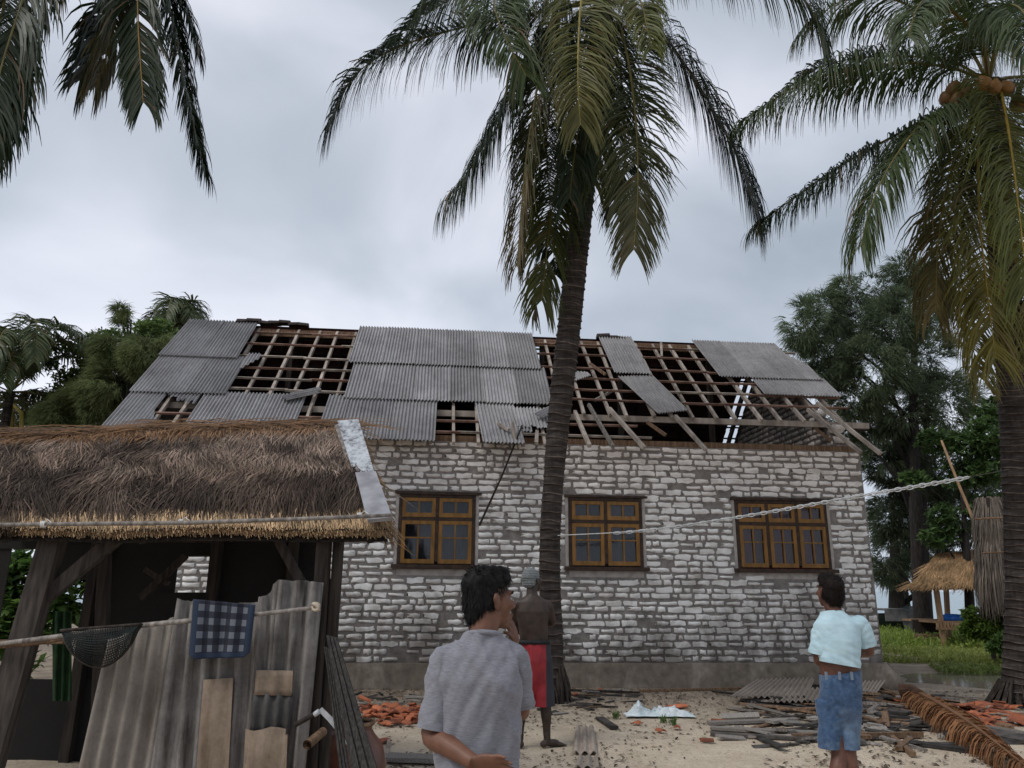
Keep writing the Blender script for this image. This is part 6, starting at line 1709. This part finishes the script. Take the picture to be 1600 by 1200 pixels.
# ================================================================ RIGHT BACKGROUND
# grass and shrubs
def grass_geo(mb, poly_px, n, h, seed, cols, wid=.02, ymin=None, clear=None):
    r = random.Random(seed); G = [ground(*p) for p in poly_px]
    for _ in range(n):
        a, b2 = r.random(), r.random(); p = G[0].lerp(G[1], a).lerp(G[3].lerp(G[2], a), b2)
        if noise.noise(Vector((p.x * .6, p.y * .4, seed))) < -.35: continue
        hh = h * r.uniform(.4, 1.2) * (1 + .5 * noise.noise(Vector((p.x * .7, p.y * .7, 3))))
        d = Vector((r.gauss(0, .35), r.gauss(0, .35), 1)).normalized(); s_ = Vector((r.gauss(0, 1), r.gauss(0, 1), 0)).normalized(); w0 = wid * r.uniform(.6, 1.4)
        c = lerp3(cols[0], cols[1], r.random())
        p = p + Vector((0, 0, -.02)); mb.strip([p, p + d * hh * .6, p + d * hh + Vector((d.x * .15, d.y * .15, -.05 * hh))], [w0, w0, w0 * .15], s_, c)
        if r.random() < .6:      # a leaf
            q = p + d * hh * r.uniform(.5, 1); e_ = Vector((r.gauss(0, 1), r.gauss(0, 1), .3)).normalized(); l = .09 * r.uniform(.6, 1.4)
            mb.strip([q, q + e_ * l * .5, q + e_ * l], [.01, l * .55, .005], e_.cross(Vector((0, 0, 1))).normalized(), c)
GC = ((.13, .20, .035), (.32, .41, .08))
mb = MB(); grass_geo(mb, [(1372, 990), (1640, 990), (1640, 1018), (1368, 1018)], 9000, .42, 3, GC); grass_geo(mb, [(1368, 1016), (1640, 1016), (1640, 1040), (1372, 1036)], 5000, .20, 5, ((.19, .24, .05), (.38, .42, .12)))
grass_geo(mb, [(1450, 1040), (1640, 1040), (1640, 1054), (1470, 1052)], 1500, .12, 6, ((.12, .17, .04), (.24, .29, .08)))
tag(mb.build('grass', M['leaf'], colors=True), 'lush green grass and weeds between puddle and pavilion', 'grass', kind='stuff')
leafy('green_shrub', 'yellow-green leafy shrub growing beside the straw-covered shelter', (1562, 1000), (1560, 965), .03, [(1530, 968, 26, 16, 0), (1560, 960, 24, 18, 0), (1582, 968, 24, 22, 0), (1560, 990, 36, 18, -.3), (1520, 985, 20, 12, 0)], 17.5, 1500, 51, ((.07, .13, .02), (.22, .32, .06)), .11, 'shrub', 'stem')
leafy('green_shrub', 'low dark green shrub at the edge of the grass by the palm', (1580, 1010), (1580, 995), .02, [(1575, 1005, 24, 14, 0), (1560, 1012, 16, 8, 0)], 16.2, 500, 52, ((.04, .09, .02), (.13, .22, .05)), .10, 'shrub', 'stem')
# weeds in the sand
for k, (x_, y_) in enumerate(((962, 1122), (1052, 1132), (1036, 1128))):
    mb = MB(); r = random.Random(k); p0 = ground(x_, y_)
    for _ in range(26):
        d = Vector((r.gauss(0, .6), r.gauss(0, .6), 1)).normalized(); l = r.uniform(.05, .12); mb.strip([p0 + Vector((r.gauss(0, .03), r.gauss(0, .03), -.01)), p0 + d * l * .6, p0 + d * l], [.006, .012, .002], Vector((1, r.gauss(0, 1), 0)).normalized(), lerp3((.06, .12, .03), (.14, .2, .06), r.random()))
    tag(recentre(mb.build('weed_tuft', M['leaf'], colors=True)), 'small green weed tuft sprouting in the sand before the house', 'weed', 'weed tufts in the sand')
# puddle of rain water
m, nt, b = new_mat('puddle_water'); b.inputs['Base Color'].default_value = (.21, .185, .145, 1); b.inputs['Roughness'].default_value = .12; b.inputs['Specular IOR Level'].default_value = .5
bump(nt, b, noise_tex(nt, coords(nt, 'world', (1, 1, 1)), 2.5, 3), .12, .02)
def flat_pool(cx_, cy_, rx, ry, seed, z):
    mb = MB(); P_ = []
    for k in range(64):
        a = 6.2832 * k / 64; q = 1 + .30 * noise.noise(Vector((math.cos(a) * 1.6, math.sin(a) * 1.6, seed))) + .08 * noise.noise(Vector((math.cos(a) * 6, math.sin(a) * 6, seed)))
        P_.append(mb.vert((cx_ + math.cos(a) * rx * q, cy_ + math.sin(a) * ry * q, z)))
    mb.face(P_); return mb.build('puddle', m)
tag(flat_pool(9.8, 14.2, 5.2, 3.0, 2, -.034), kind='structure')
# pavilion
PY = 22.0
pv = thing('thatched_pavilion', 'small raised pavilion with golden thatched roof and wooden posts', 'pavilion', (at(1490, 960, PY).x, PY, 0))
p_el, p_er = at(1421, 917, PY - 1.0), at(1548, 914, PY - 1.0); p_rl, p_rr = at(1466, 866, PY + .25), at(1552, 858, PY + .25)
def pv_surf(a, t): return p_el.lerp(p_er, a).lerp(p_rl.lerp(p_rr, a), t)
pn = (p_er - p_el).cross(p_rr - p_er).normalized(); pn = -pn if pn.y > 0 else pn
def pv_col(a, t, r):
    k = r.uniform(.55, 1.3) * (1 + .5 * noise.noise(Vector((a * 6, t * 4, 1)))); c = lerp3((.34, .215, .115), (.20, .10, .045), max(0, min(1, (t - .8) * 4)) * .8); return (c[0] * k, c[1] * k, c[2] * k)
mb = MB(); thatch(mb, pv_surf, pn, (p_er - p_el).length, (p_rr - p_er).length, 6, per_m=420, courses=9, L=(.25, .5), wid=.014, colf=pv_col, lean=.12, t_rng=(.06, 1.05), lift=.06)
mb.build('thatch', M['dry'], pv, colors=True, kind='stuff')
mb = MB(); q = [pv_surf(0, -.02), pv_surf(1, -.02), pv_surf(1, 1), pv_surf(0, 1)]; mb.quad(*q); mb.quad(*[p - pn * .1 for p in q][::-1]); mb.quad(q[0] - pn * .1, q[1] - pn * .1, q[1], q[0])
bk = [Vector((p_rl.x, PY + 1.5, p_el.z)), Vector((p_er.x, PY + 1.5, p_er.z))]; mb.quad(q[3], q[2], bk[1], bk[0]); mb.face(mb.f[-1][:0] or [mb.vert(q[0]), mb.vert(q[3]), mb.vert(bk[0])])
mb.build('thatch_body', bpy.data.materials['matted_thatch'], pv)
M['wood_tan'] = simple('tan_timber', (.16, .095, .05), (.30, .185, .105), 6, .8, (6, 6, .6), rand=.2)
for (xt, xb, yt, dy) in ((1462, 1472, 915, -.8), (1532, 1542, 912, -.8), (1478, 1480, 915, .9), (1540, 1540, 914, .9)):
    a_ = at(xt, yt, PY + dy); b_ = at(xb, 985, PY + dy); mb = MB(); mb.beam(a_, (b_.x, b_.y, -.02), .11, .11, (0, 1, 0)); mb.build('post', M['wood_tan'], pv)
a_, b_ = at(1460, 972, PY - .85), at(1545, 970, PY - .85)
mb = MB(); mb.box(((a_.x + b_.x) / 2, PY, a_.z), (b_.x - a_.x, 1.75, .05)); mb.build('platform', M['wood_tan'], pv)
mb = MB(); mb.box(((a_.x + b_.x) / 2, PY - .9, a_.z - .16), (b_.x - a_.x, .05, .06)); mb.build('rail', M['wood_tan'], pv)
for k in range(16):
    x_ = a_.x + (b_.x - a_.x) * (k + .5) / 16; mb = MB(); mb.box((x_, PY - .9, a_.z - .08), (.055, .045, .11)); mb.build('slat', M['wood_tan'], pv)
mb = MB(); ell(mb, at(1488, 965, PY - .2), (.38, .25, .10)); ell(mb, at(1478, 966, PY - .3), (.22, .2, .09))
o = finish(fuse(mb, .03, 2), 'blue_tarp', simple('blue_tarp', (.01, .08, .36), (.03, .15, .5), 6, .6), pv, disp=lambda p: .05 * noise.noise(p * 6)); o.parent = None; o.matrix_world = MW[pv]; tag(o, 'crumpled bright blue tarp lying on the pavilion platform', 'tarp')
# low wooden wall left of the pavilion
for k, (y_, hh) in enumerate(((965, .42), (983, .35))):
    pass
a_, b_ = at(1424, 967, PY), at(1464, 967, PY)
fw_ = thing('plank_bench', 'low dark plank bench left of the pavilion posts', 'bench', ((a_.x + b_.x) / 2, PY, 0))
mb = MB(); mb.box(((a_.x + b_.x) / 2, PY, a_.z - .18), (b_.x - a_.x, .06, .34)); mb.build('backrest', M['wood_dark'], fw_)
mb = MB(); mb.box(((a_.x + b_.x) / 2, PY - .2, a_.z - .45), (b_.x - a_.x, .4, .12)); mb.build('seat', M['wood_brown'], fw_)
for x_ in (a_.x + .06, b_.x - .06): mb = MB(); mb.box((x_, PY - .2, .12), (.08, .3, .26)); mb.build('leg', M['wood_dark'], fw_)
# straw-clad shelter beside the palm
SY = 17.0
ss = thing('straw_shelter', 'tall narrow shelter clad in hanging grey dry palm leaves beside the palm trunk', 'shelter', (at(1563, 930, SY).x, SY, 0))
cxs = at(1562, 860, SY)
mb = MB(); r = random.Random(3); kk = F_PX / SY
zt_, zb2 = at(1562, 787, SY).z, at(1562, 944, SY).z
for lay, (z1_, rad, l0) in enumerate(((zb2 + .9, .60, 1.0), (zb2 + 1.45, .52, .9), (zt_, .42, 1.0))):
    for _ in range(1500):
        a = r.uniform(0, 6.2832); rr = rad * r.uniform(.8, 1.0); p = Vector((cxs.x + math.cos(a) * rr * .8, SY + math.sin(a) * rr * .8, z1_ + r.uniform(-.2, .14)))
        l = l0 * r.uniform(.7, 1.15); q = p + Vector((math.cos(a) * .10 * r.uniform(0, 2) + r.gauss(0, .04), math.sin(a) * .1 * r.uniform(0, 2), -l))
        k_ = r.uniform(.5, 1.3); mb.strip([p, p.lerp(q, .5) + Vector((math.cos(a) * .05, math.sin(a) * .05, 0)), q], [.02, .022, .006], Vector((-math.sin(a), math.cos(a), r.uniform(-.3, .3))).normalized(), (.20 * k_, .165 * k_, .14 * k_))
mb.build('cladding', M['dry'], ss, colors=True, kind='stuff')
for (dx, dy) in ((-.3, -.3), (.3, -.3), (-.3, .3), (.3, .3)): mb = MB(); mb.tube([(cxs.x + dx, SY + dy, -.02), (cxs.x + dx * .8, SY + dy * .8, zt_ + .1)], [.05, .04], 7); mb.build('post', M['wood_dark'], ss)
for (xa, ya, xb, yb2) in ((1523, 811, 1590, 808), (1535, 864, 1590, 862)): mb = MB(); mb.tube([at(xa, ya, SY - .55), at(xb, yb2, SY - .55)], .022, 6); mb.build('rail', M['wood_brown'], ss)
# bamboo pole leaning against it
mb = MB(); a_, b_ = at(1471, 688, 18.5), at(1534, 850, 17.6); b_ = a_ + (b_ - a_) * ((a_.z) / (a_.z - b_.z)) if False else b_
P_ = [a_, at(1496, 752, 18.2), at(1518, 805, 17.9), b_, Vector((b_.x + .55, 17.2, -.02))]; mb.tube(P_, [.025, .032, .036, .04, .042], 7)
tag(recentre(mb.build('bamboo_pole', M['wood_tan'], smooth=True)), 'long thin bamboo pole leaning against the straw-clad shelter', 'pole')
# boat on the shore
BY = 28.0
bt = thing('fishing_boat', 'dark beached fishing boat with gray canopy by the sea', 'boat', (at(1392, 985, BY).x, BY, 0))
bc = at(1392, 985, BY); mb = MB(); secs = []
x0_, x1_ = at(1345, 980, BY).x, at(1426, 980, BY).x
for k in range(9):
    t = k / 8; x_ = x0_ + (x1_ - x0_) * t; w_ = .62 * math.sin(math.pi * min(.97, max(.12, t * .9 + .06))) ** .6; top = .72 + .45 * max(0, t - .6) ** 1.3 * 2; keel = .12 + .5 * max(0, t - .75) ** 1.2
    secs.append([mb.vert((x_, BY + s_ * w_ * f_, keel + (top - keel) * h_)) for s_, f_, h_ in ((-1, 1.0, 1), (-1, .85, .5), (-1, .4, .1), (1, .0, 0), (1, .4, .1), (1, .85, .5), (1, 1.0, 1))])
for A_, B_ in zip(secs[:-1], secs[1:]):
    for j in range(6): mb.face((A_[j], A_[j + 1], B_[j + 1], B_[j]))
for A_ in (secs[0], secs[-1]): mb.face(A_)
mb.build('hull', simple('dark_boat_paint', (.012, .018, .018), (.03, .045, .045), 6, .5), bt, smooth=True)
mb = MB(); ca, cb = at(1368, 952, BY), at(1412, 950, BY)
mb.box(((ca.x + cb.x) / 2, BY, ca.z), (cb.x - ca.x, 1.3, .06)); mb.box(((ca.x + cb.x) / 2, BY - .66, ca.z - .2), (cb.x - ca.x, .03, .35)); mb.build('canopy', simple('gray_canvas', (.10, .10, .10), (.18, .18, .175), 5, .8), bt)
for x_ in (ca.x + .1, cb.x - .1):
    for y_ in (-.55, .55): mb = MB(); mb.box((x_, BY + y_, (ca.z + .7) / 2), (.05, .05, ca.z - .7)); mb.build('canopy_post', M['wood_dark'], bt)
mb = MB(); mb.beam(at(1410, 955, BY - .6), at(1421, 984, BY - .6), .28, .04, (0, 1, 0)); mb.build('bow_board', bpy.data.materials['gray_canvas'], bt)
# rope and plastic chain strung between the palms
ra, rbp = at(866, 837, palm1.location.y - .20), at(1577, 733, palm2.location.y - .5)
RP = [ra, at(1000, 829, 10.95), at(1150, 808, 10.9), at(1340, 775, 10.8), at(1515, 745, 10.7), rbp]
pts, Lr = resample(catmull(RP, 12), 240)
rope = thing('chain_rope', 'white plastic chain on a rope strung between two palm trunks', 'chain', pts[0])
M['white_plastic'] = simple('white_plastic', (.62, .63, .63), (.78, .79, .79), 8, .4)
x_end = [i for i, p in enumerate(pts) if p.x <= at(1517, 745, 10.7).x][-1]
mb = MB(); mb.tube(pts[:x_end], .007, 5); mb.build('rope', M['white_line'], rope, smooth=True)
mb = MB(); mb.tube(pts[x_end - 1:], .0035, 5); mb.build('wire', M['wood_grey'], rope, smooth=True)
link = MB(); ni = 0
s = 0.0; stepl = .085; d_ = [0]
for a_, b_ in zip(pts[:-1], pts[1:]): d_.append(d_[-1] + (b_ - a_).length)
def rp(s):
    i = max(0, min(len(pts) - 2, int(np.searchsorted(d_, s)) - 1)); t = (s - d_[i]) / max(1e-6, d_[i + 1] - d_[i]); return pts[i].lerp(pts[i + 1], t)
x_end = [i for i, p in enumerate(pts) if p.x <= at(1517, 745, 10.7).x][-1]
s = d_[0] + .9
k = 0
while s < d_[x_end]:
    c_ = rp(s); t_ = (rp(s + .03) - rp(s - .03)).normalized(); u_ = t_.cross(Vector((0, 1, 0))).normalized(); v_ = t_.cross(u_)
    ax = (u_ if k % 2 == 0 else (u_ * .5 + v_ * .85).normalized()); sc = min(1.0, .55 + .5 * (s / d_[x_end]))
    mb = MB(); mb.tube([c_ + t_ * (math.cos(a_) * .056) + ax * (math.sin(a_) * .027 * sc) + Vector((0, 0, -.006)) for a_ in np.linspace(0, 6.2832, 15)], .0080 * sc, 5, cap=False); mb.build('link', M['white_plastic'], rope, smooth=True)
    s += .088; k += 1

# ================================================================ DEBRIS
dr = random.Random(2024)
M['tile'] = simple('terracotta', (.16, .055, .032), (.43, .135, .062), 7, .85, space='world', rand=.5)
M['scrap_dark'] = simple('charred_scrap', (.022, .02, .018), (.075, .066, .06), 9, .85, space='world', rand=.4)
M['scrap_grey'] = simple('grey_scrap', (.15, .135, .12), (.30, .275, .25), 9, .85, (8, 8, 8), 'world', rand=.3)
def gz_at(x, y): return ground_z(x, y)
def plank(px0, py0, px1, py1, w, h, mat, lab, grp, z=0.0, tilt=0.0, name='broken_plank', cat='plank'):
    a_, b_ = ground(px0, py0), ground(px1, py1); a_.z = gz_at(a_.x, a_.y) + h / 2 + z; b_.z = gz_at(b_.x, b_.y) + h / 2 + z + tilt
    mb = MB(); mb.beam(a_, b_, w, h, (0, 0, 1), jit=min(w, h) * .12); return tag(recentre(mb.build(name, M[mat])), lab, cat, grp)
# the larger planks one can follow
BIG = [(1107, 1131, 1245, 1129, .10, .03, 'scrap_grey', 'gray broken plank lying flat beside the orange tile'),
 (1110, 1140, 1300, 1152, .09, .03, 'scrap_grey', 'long pale splintered plank along the near edge of the heap'),
 (1168, 1154, 1250, 1156, .07, .03, 'wood_pale', 'pale end of timber lying on the sand in front of the heap'),
 (1240, 1157, 1440, 1154, .08, .05, 'wood_brown', 'brown squared timber lying behind the legs of the man in denim shorts'),
 (1393, 1155, 1428, 1186, .05, .04, 'wood_brown', 'short brown stick lying askew on the sand by the heap'),
 (1218, 1068, 1300, 1080, .10, .05, 'wood_dark', 'dark plank propped at the foot of the plinth'),
 (1365, 1075, 1420, 1098, .07, .05, 'wood_brown', 'brown plank sloping from the plinth corner to the dry frond'),
 (1340, 1112, 1440, 1128, .16, .03, 'scrap_grey', 'wide pale board lying in the heap'),
 (1500, 1125, 1580, 1143, .10, .06, 'wood_brown', 'reddish brown beam lying behind the dry palm frond'),
 (1530, 1145, 1640, 1165, .35, .03, 'scrap_dark', 'wide dark sheet of board lying beside the dry palm frond'),
 (1510, 1135, 1640, 1156, .06, .04, 'scrap_grey', 'thin gray batten lying over the dark board'),
 (632, 1090, 705, 1092, .07, .03, 'scrap_grey', 'gray plank lying at the foot of the plinth behind the tiles'),
 (605, 1190, 690, 1192, .22, .04, 'scrap_grey', 'wide gray board lying on the sand behind the man in the grey shirt'),
 (937, 1123, 960, 1141, .10, .03, 'scrap_dark', 'short dark plank stuck askew in the sand'),
 (602, 1195, 608, 1160, .03, .03, 'wood_pale', 'pale stick on the sand beside the clay jar'),
 (820, 1080, 1000, 1086, .06, .03, 'wood_dark', 'long dark batten lying against the plinth behind the palm'),
 (1000, 1083, 1190, 1078, .05, .03, 'wood_brown', 'long brown batten lying at the foot of the plinth'),
 (1110, 1150, 1350, 1165, .06, .03, 'scrap_dark', 'dark lath lying along the front of the heap'),
 (1420, 1165, 1540, 1180, .14, .03, 'scrap_dark', 'dark board under the dry palm frond')]
for (a0, b0, a1, b1, w_, h_, m_, lab) in BIG: plank(a0, b0, a1, b1, w_, h_, m_, lab, None, z=.012)
# heap of small scraps, right
SC = {'scrap_dark': 'charred black', 'scrap_grey': 'pale grey', 'wood_grey': 'weathered grey', 'wood_brown': 'raw brown'}
HEAP = 'scraps in the debris heap'
for k in range(170):
    x_ = dr.triangular(1110, 1560, 1330); y_ = dr.triangular(1078, 1180, 1115)
    if dr.random() < .25: x_ = dr.uniform(1180, 1420); y_ = dr.uniform(1085, 1150)
    p = ground(x_, y_); L = dr.uniform(.15, .75); a = dr.gauss(.05, .7) if dr.random() < .6 else dr.uniform(0, 3.1); w_ = dr.uniform(.03, .12); h_ = dr.uniform(.01, .035); zc_2 = gz_at(p.x, p.y) + h_ / 2 + dr.random() ** 2 * .12 * math.exp(-((x_ - 1320) / 130) ** 2 - ((y_ - 1110) / 35) ** 2)
    d = Vector((math.cos(a), math.sin(a), dr.gauss(0, .05))); mb = MB(); c_ = Vector((p.x, p.y, zc_2 + .01)); mb.beam(c_ - d * L / 2, c_ + d * L / 2, w_, h_, (0, dr.gauss(0, .3), 1), jit=.006)
    m_ = dr.choice(('scrap_dark', 'scrap_dark', 'scrap_dark', 'scrap_grey', 'wood_grey', 'wood_brown')); sz = 'long' if L > .42 else 'short'; tag(recentre(mb.build('timber_scrap', M[m_])), sz + ' ' + SC[m_] + ' timber scrap in the storm debris heap by the house corner', 'scrap', sz + ' ' + SC[m_] + ' ' + HEAP)
for k in range(95):
    x_ = dr.uniform(545, 1010); y_ = dr.triangular(1079, 1118, 1086)
    p = ground(x_, y_); L = dr.uniform(.06, .4); a = dr.gauss(0, .6); w_ = dr.uniform(.02, .08); h_ = dr.uniform(.008, .02); d = Vector((math.cos(a), math.sin(a), dr.gauss(0, .04))); c_ = Vector((p.x, p.y, gz_at(p.x, p.y) + .012)); mb = MB(); mb.beam(c_ - d * L / 2, c_ + d * L / 2, w_, h_, (0, dr.gauss(0, .3), 1), jit=.005)
    m_ = dr.choice(('scrap_dark', 'scrap_dark', 'scrap_grey', 'wood_brown')); tag(recentre(mb.build('timber_scrap', M[m_])), 'small ' + SC[m_] + ' splinter on the ground along the foot of the plinth', 'scrap', SC[m_] + ' scraps along the plinth')
# broken tiles
def tile_piece(p, s, rz, lab, grp, tilt=(0, 0), z=0.0):
    mb = MB(); n = 5; r_ = random.Random(dr.randrange(10 ** 6)); w_, l_ = s; R_ = Matrix.Rotation(rz, 3, 'Z') @ Matrix.Rotation(tilt[0], 3, 'X') @ Matrix.Rotation(tilt[1], 3, 'Y'); o_ = Vector((p.x, p.y, gz_at(p.x, p.y) + .018 + z)); T_, B_ = [], []
    cut = [r_.uniform(.6, 1) for _ in range(n + 1)]
    for i in range(n + 1):
        x_ = (i / n - .5) * w_; h_ = .018 * math.sin(i / n * math.pi)
        for (L_, dz) in ((T_, .012), (B_, 0)): L_.append((mb.vert(o_ + R_ @ Vector((x_, -l_ / 2, h_ + dz))), mb.vert(o_ + R_ @ Vector((x_, l_ / 2 * cut[i], h_ + dz)))))
    for i in range(n):
        mb.face((T_[i][0], T_[i + 1][0], T_[i + 1][1], T_[i][1])); mb.face((B_[i][1], B_[i + 1][1], B_[i + 1][0], B_[i][0])); mb.face((B_[i][0], B_[i + 1][0], T_[i + 1][0], T_[i][0])); mb.face((T_[i][1], T_[i + 1][1], B_[i + 1][1], B_[i][1]))
    for i in (0, n): mb.face((T_[i][0], T_[i][1], B_[i][1], B_[i][0]))
    return tag(recentre(mb.build('broken_tile', M['tile'])), lab, 'tile', grp, 'thing')
for k in range(95):
    x_ = dr.gauss(615, 40); y_ = dr.gauss(1121, 8)
    if x_ < 560 or x_ > 700: continue
    tile_piece(ground(x_, y_), (dr.uniform(.05, .15), dr.uniform(.06, .19)), dr.uniform(0, 6), 'broken orange roof tile in the pile between hut and plinth', 'tile pile by the hut', (dr.gauss(0, .25), dr.gauss(0, .25)), dr.random() * .05)
for k in range(42):
    x_ = dr.uniform(1470, 1600); y_ = dr.uniform(1104, 1140)
    tile_piece(ground(x_, y_), (dr.uniform(.1, .22), dr.uniform(.1, .28)), dr.uniform(0, 6), 'broken orange roof tile lying behind the dry palm frond', 'tiles behind the dry frond', (dr.gauss(0, .2), dr.gauss(0, .2)), dr.random() * .04)
for (x_, y_, s_, lab) in ((1128, 1128, .24, 'orange tile fragment resting on the gray broken plank'), (1032, 1146, .12, 'small curved orange tile shard on bare sand'), (1058, 1140, .12, 'orange tile shard next to a green weed'), (1104, 1162, .14, 'narrow orange tile sliver on bare sand'), (995, 1132, .14, 'orange tile fragment beside the dark askew plank'), (1056, 1107, .3, 'large orange tile piece behind the white plastic bag'), (900, 1089, .14, 'orange tile piece at the plinth right of the palm foot'), (938, 1083, .1, 'little orange tile piece touching the plinth'), (595, 1162, .2, 'orange tile leaning beside the clay jar'), (1272, 1102, .12, 'orange tile piece half buried in the timber heap'), (1405, 1098, .2, 'orange tile piece beside the plank from the plinth corner')):
    tile_piece(ground(x_, y_), (s_ * .6, s_), dr.uniform(0, 6), lab, None)
# corrugated sheet pieces on the ground
def ground_sheet(c4, lab, wave=.076, amp=.016, mat='asbestos_warm', seed=1, lift=(0, 0)):
    P_ = [ground(*p) for p in c4]
    for i, p in enumerate(P_): p.z = gz_at(p.x, p.y) + .03 + (lift[0] if i in (0, 1) else lift[1])
    w = (P_[1] - P_[0]).length; l = (P_[3] - P_[0]).length; n_ = (P_[1] - P_[0]).cross(P_[3] - P_[0]).normalized(); n_ = -n_ if n_.z < 0 else n_
    mb = MB(); corr_mesh(mb, lambda x, y, h: P_[0].lerp(P_[1], x / w).lerp(P_[3].lerp(P_[2], x / w), 1 - y / l) + n_ * h, w, l, amp=amp, wave=wave, per=8, ragged=(.06, .05), seed=seed)
    return tag(recentre(mb.build('sheet_fragment', M[mat])), lab, 'roof sheet')
ground_sheet([(900, 1142), (928, 1144), (934, 1182), (896, 1180)], 'small corrugated sheet fragment lying alone on the pale sand', seed=2, lift=(.03, 0))
ground_sheet([(904, 1184), (934, 1186), (936, 1204), (898, 1202)], 'corrugated sheet fragment half buried in front of the lone one', seed=3)
ground_sheet([(1185, 1082), (1275, 1080), (1262, 1102), (1140, 1104)], 'large broken corrugated sheet lying on top of the heap at the plinth', seed=4, lift=(.16, .08))
ground_sheet([(1225, 1092), (1310, 1090), (1305, 1106), (1200, 1108)], 'second corrugated sheet slipped beneath the large one on the heap', seed=5, lift=(.10, .06))
ground_sheet([(1340, 1080), (1385, 1078), (1370, 1094), (1330, 1094)], 'corrugated sheet piece behind the man in denim shorts', seed=6, lift=(.12, .05))
# white plastic bag
c_ = ground(1012, 1118); mb = MB(); g_ = []
for j_ in range(22):
    rw = []
    for i_ in range(40):
        s_, t_ = i_ / 39 - .5, j_ / 21 - .5
        ed = max(0, 1 - (abs(s_) * 2) ** 3) * max(0, 1 - (abs(t_) * 2) ** 3)
        pk = .15 * math.exp(-((s_ + .30) / .10) ** 2 - (t_ / .30) ** 2) + .07 * math.exp(-((s_ - .2) / .2) ** 2 - (t_ / .4) ** 2)
        z_ = ed * (pk + .10 * abs(noise.noise(Vector((s_ * 9, t_ * 5, 3)))) + .05 * abs(noise.noise(Vector((s_ * 22, t_ * 12, 7))))) + .004
        rw.append(mb.vert(c_ + Vector((s_ * .85 + .14 + .04 * noise.noise(Vector((s_ * 6, t_ * 6, 8))), t_ * .3 + .05 * noise.noise(Vector((s_ * 7, t_ * 4, 1))), z_ + .008))))
    g_.append(rw)
for j_ in range(21):
    for i_ in range(39): mb.face((g_[j_][i_], g_[j_][i_ + 1], g_[j_ + 1][i_ + 1], g_[j_ + 1][i_]))
tag(recentre(mb.build('plastic_bag', simple('white_film', (.42, .50, .53), (.66, .71, .73), 6, .35, bumpk=.6, bdist=.02))), 'crumpled white plastic bag lying on the sand before the plinth', 'bag')
# leaf litter and grit
mb = MB()
for k in range(9000):
    x_ = dr.uniform(500, 1640); y_ = 1078 + 130 * dr.random() ** 1.5
    p = ground(x_, y_)
    dens = .5 + noise.noise(Vector((p.x * .8, p.y * .8, 5))) + (.55 if y_ < 1118 else -.12)
    if dr.random() > dens: continue
    s_ = dr.uniform(.008, .04); a = dr.uniform(0, 6.3); d = Vector((math.cos(a), math.sin(a), dr.gauss(0, .15))); q = Vector((p.x, p.y, gz_at(p.x, p.y) + .008))
    k_ = dr.uniform(.3, 1.2); mb.strip([q - d * s_, q + Vector((0, 0, .006)), q + d * s_], [s_ * .2, s_ * .8, s_ * .2], d.cross(Vector((0, 0, 1))).normalized(), (.11 * k_, .078 * k_, .055 * k_))
tag(mb.build('leaf_litter', M['dry'], colors=True), 'dry leaf litter and small scraps strewn over the sand', 'litter', kind='stuff')
# fallen dry palm frond, right foreground
g0, g1 = ground(1428, 1100), ground(1610, 1225)
fd = thing('dry_palm_frond', 'fallen dry brown palm frond lying over the debris at the right', 'palm frond', g0)
mb = MB(); P_ = [g0 + Vector((0, 0, .18)), g0.lerp(g1, .3) + Vector((.02, 0, .20)), g0.lerp(g1, .65) + Vector((.0, 0, .2)), g1 + Vector((0, 0, .12))]
frond_geo(mb, P_, 91, leaf=.42, dens=1.9, droop=2.0, col=(.20, .098, .050), rcol=(.17, .09, .05), stem=.05, gap=.02, wid=.018, rr=.045, fold=.25)
mb.tube([g0 + Vector((-.12, .1, .16)), g0 + Vector((.0, 0, .18)), g0.lerp(g1, .12) + Vector((0, 0, .2))], [.09, .07, .05], 8, (.09, .05, .035))
mb.build('leaflets', M['dry'], fd, colors=True, kind='stuff')
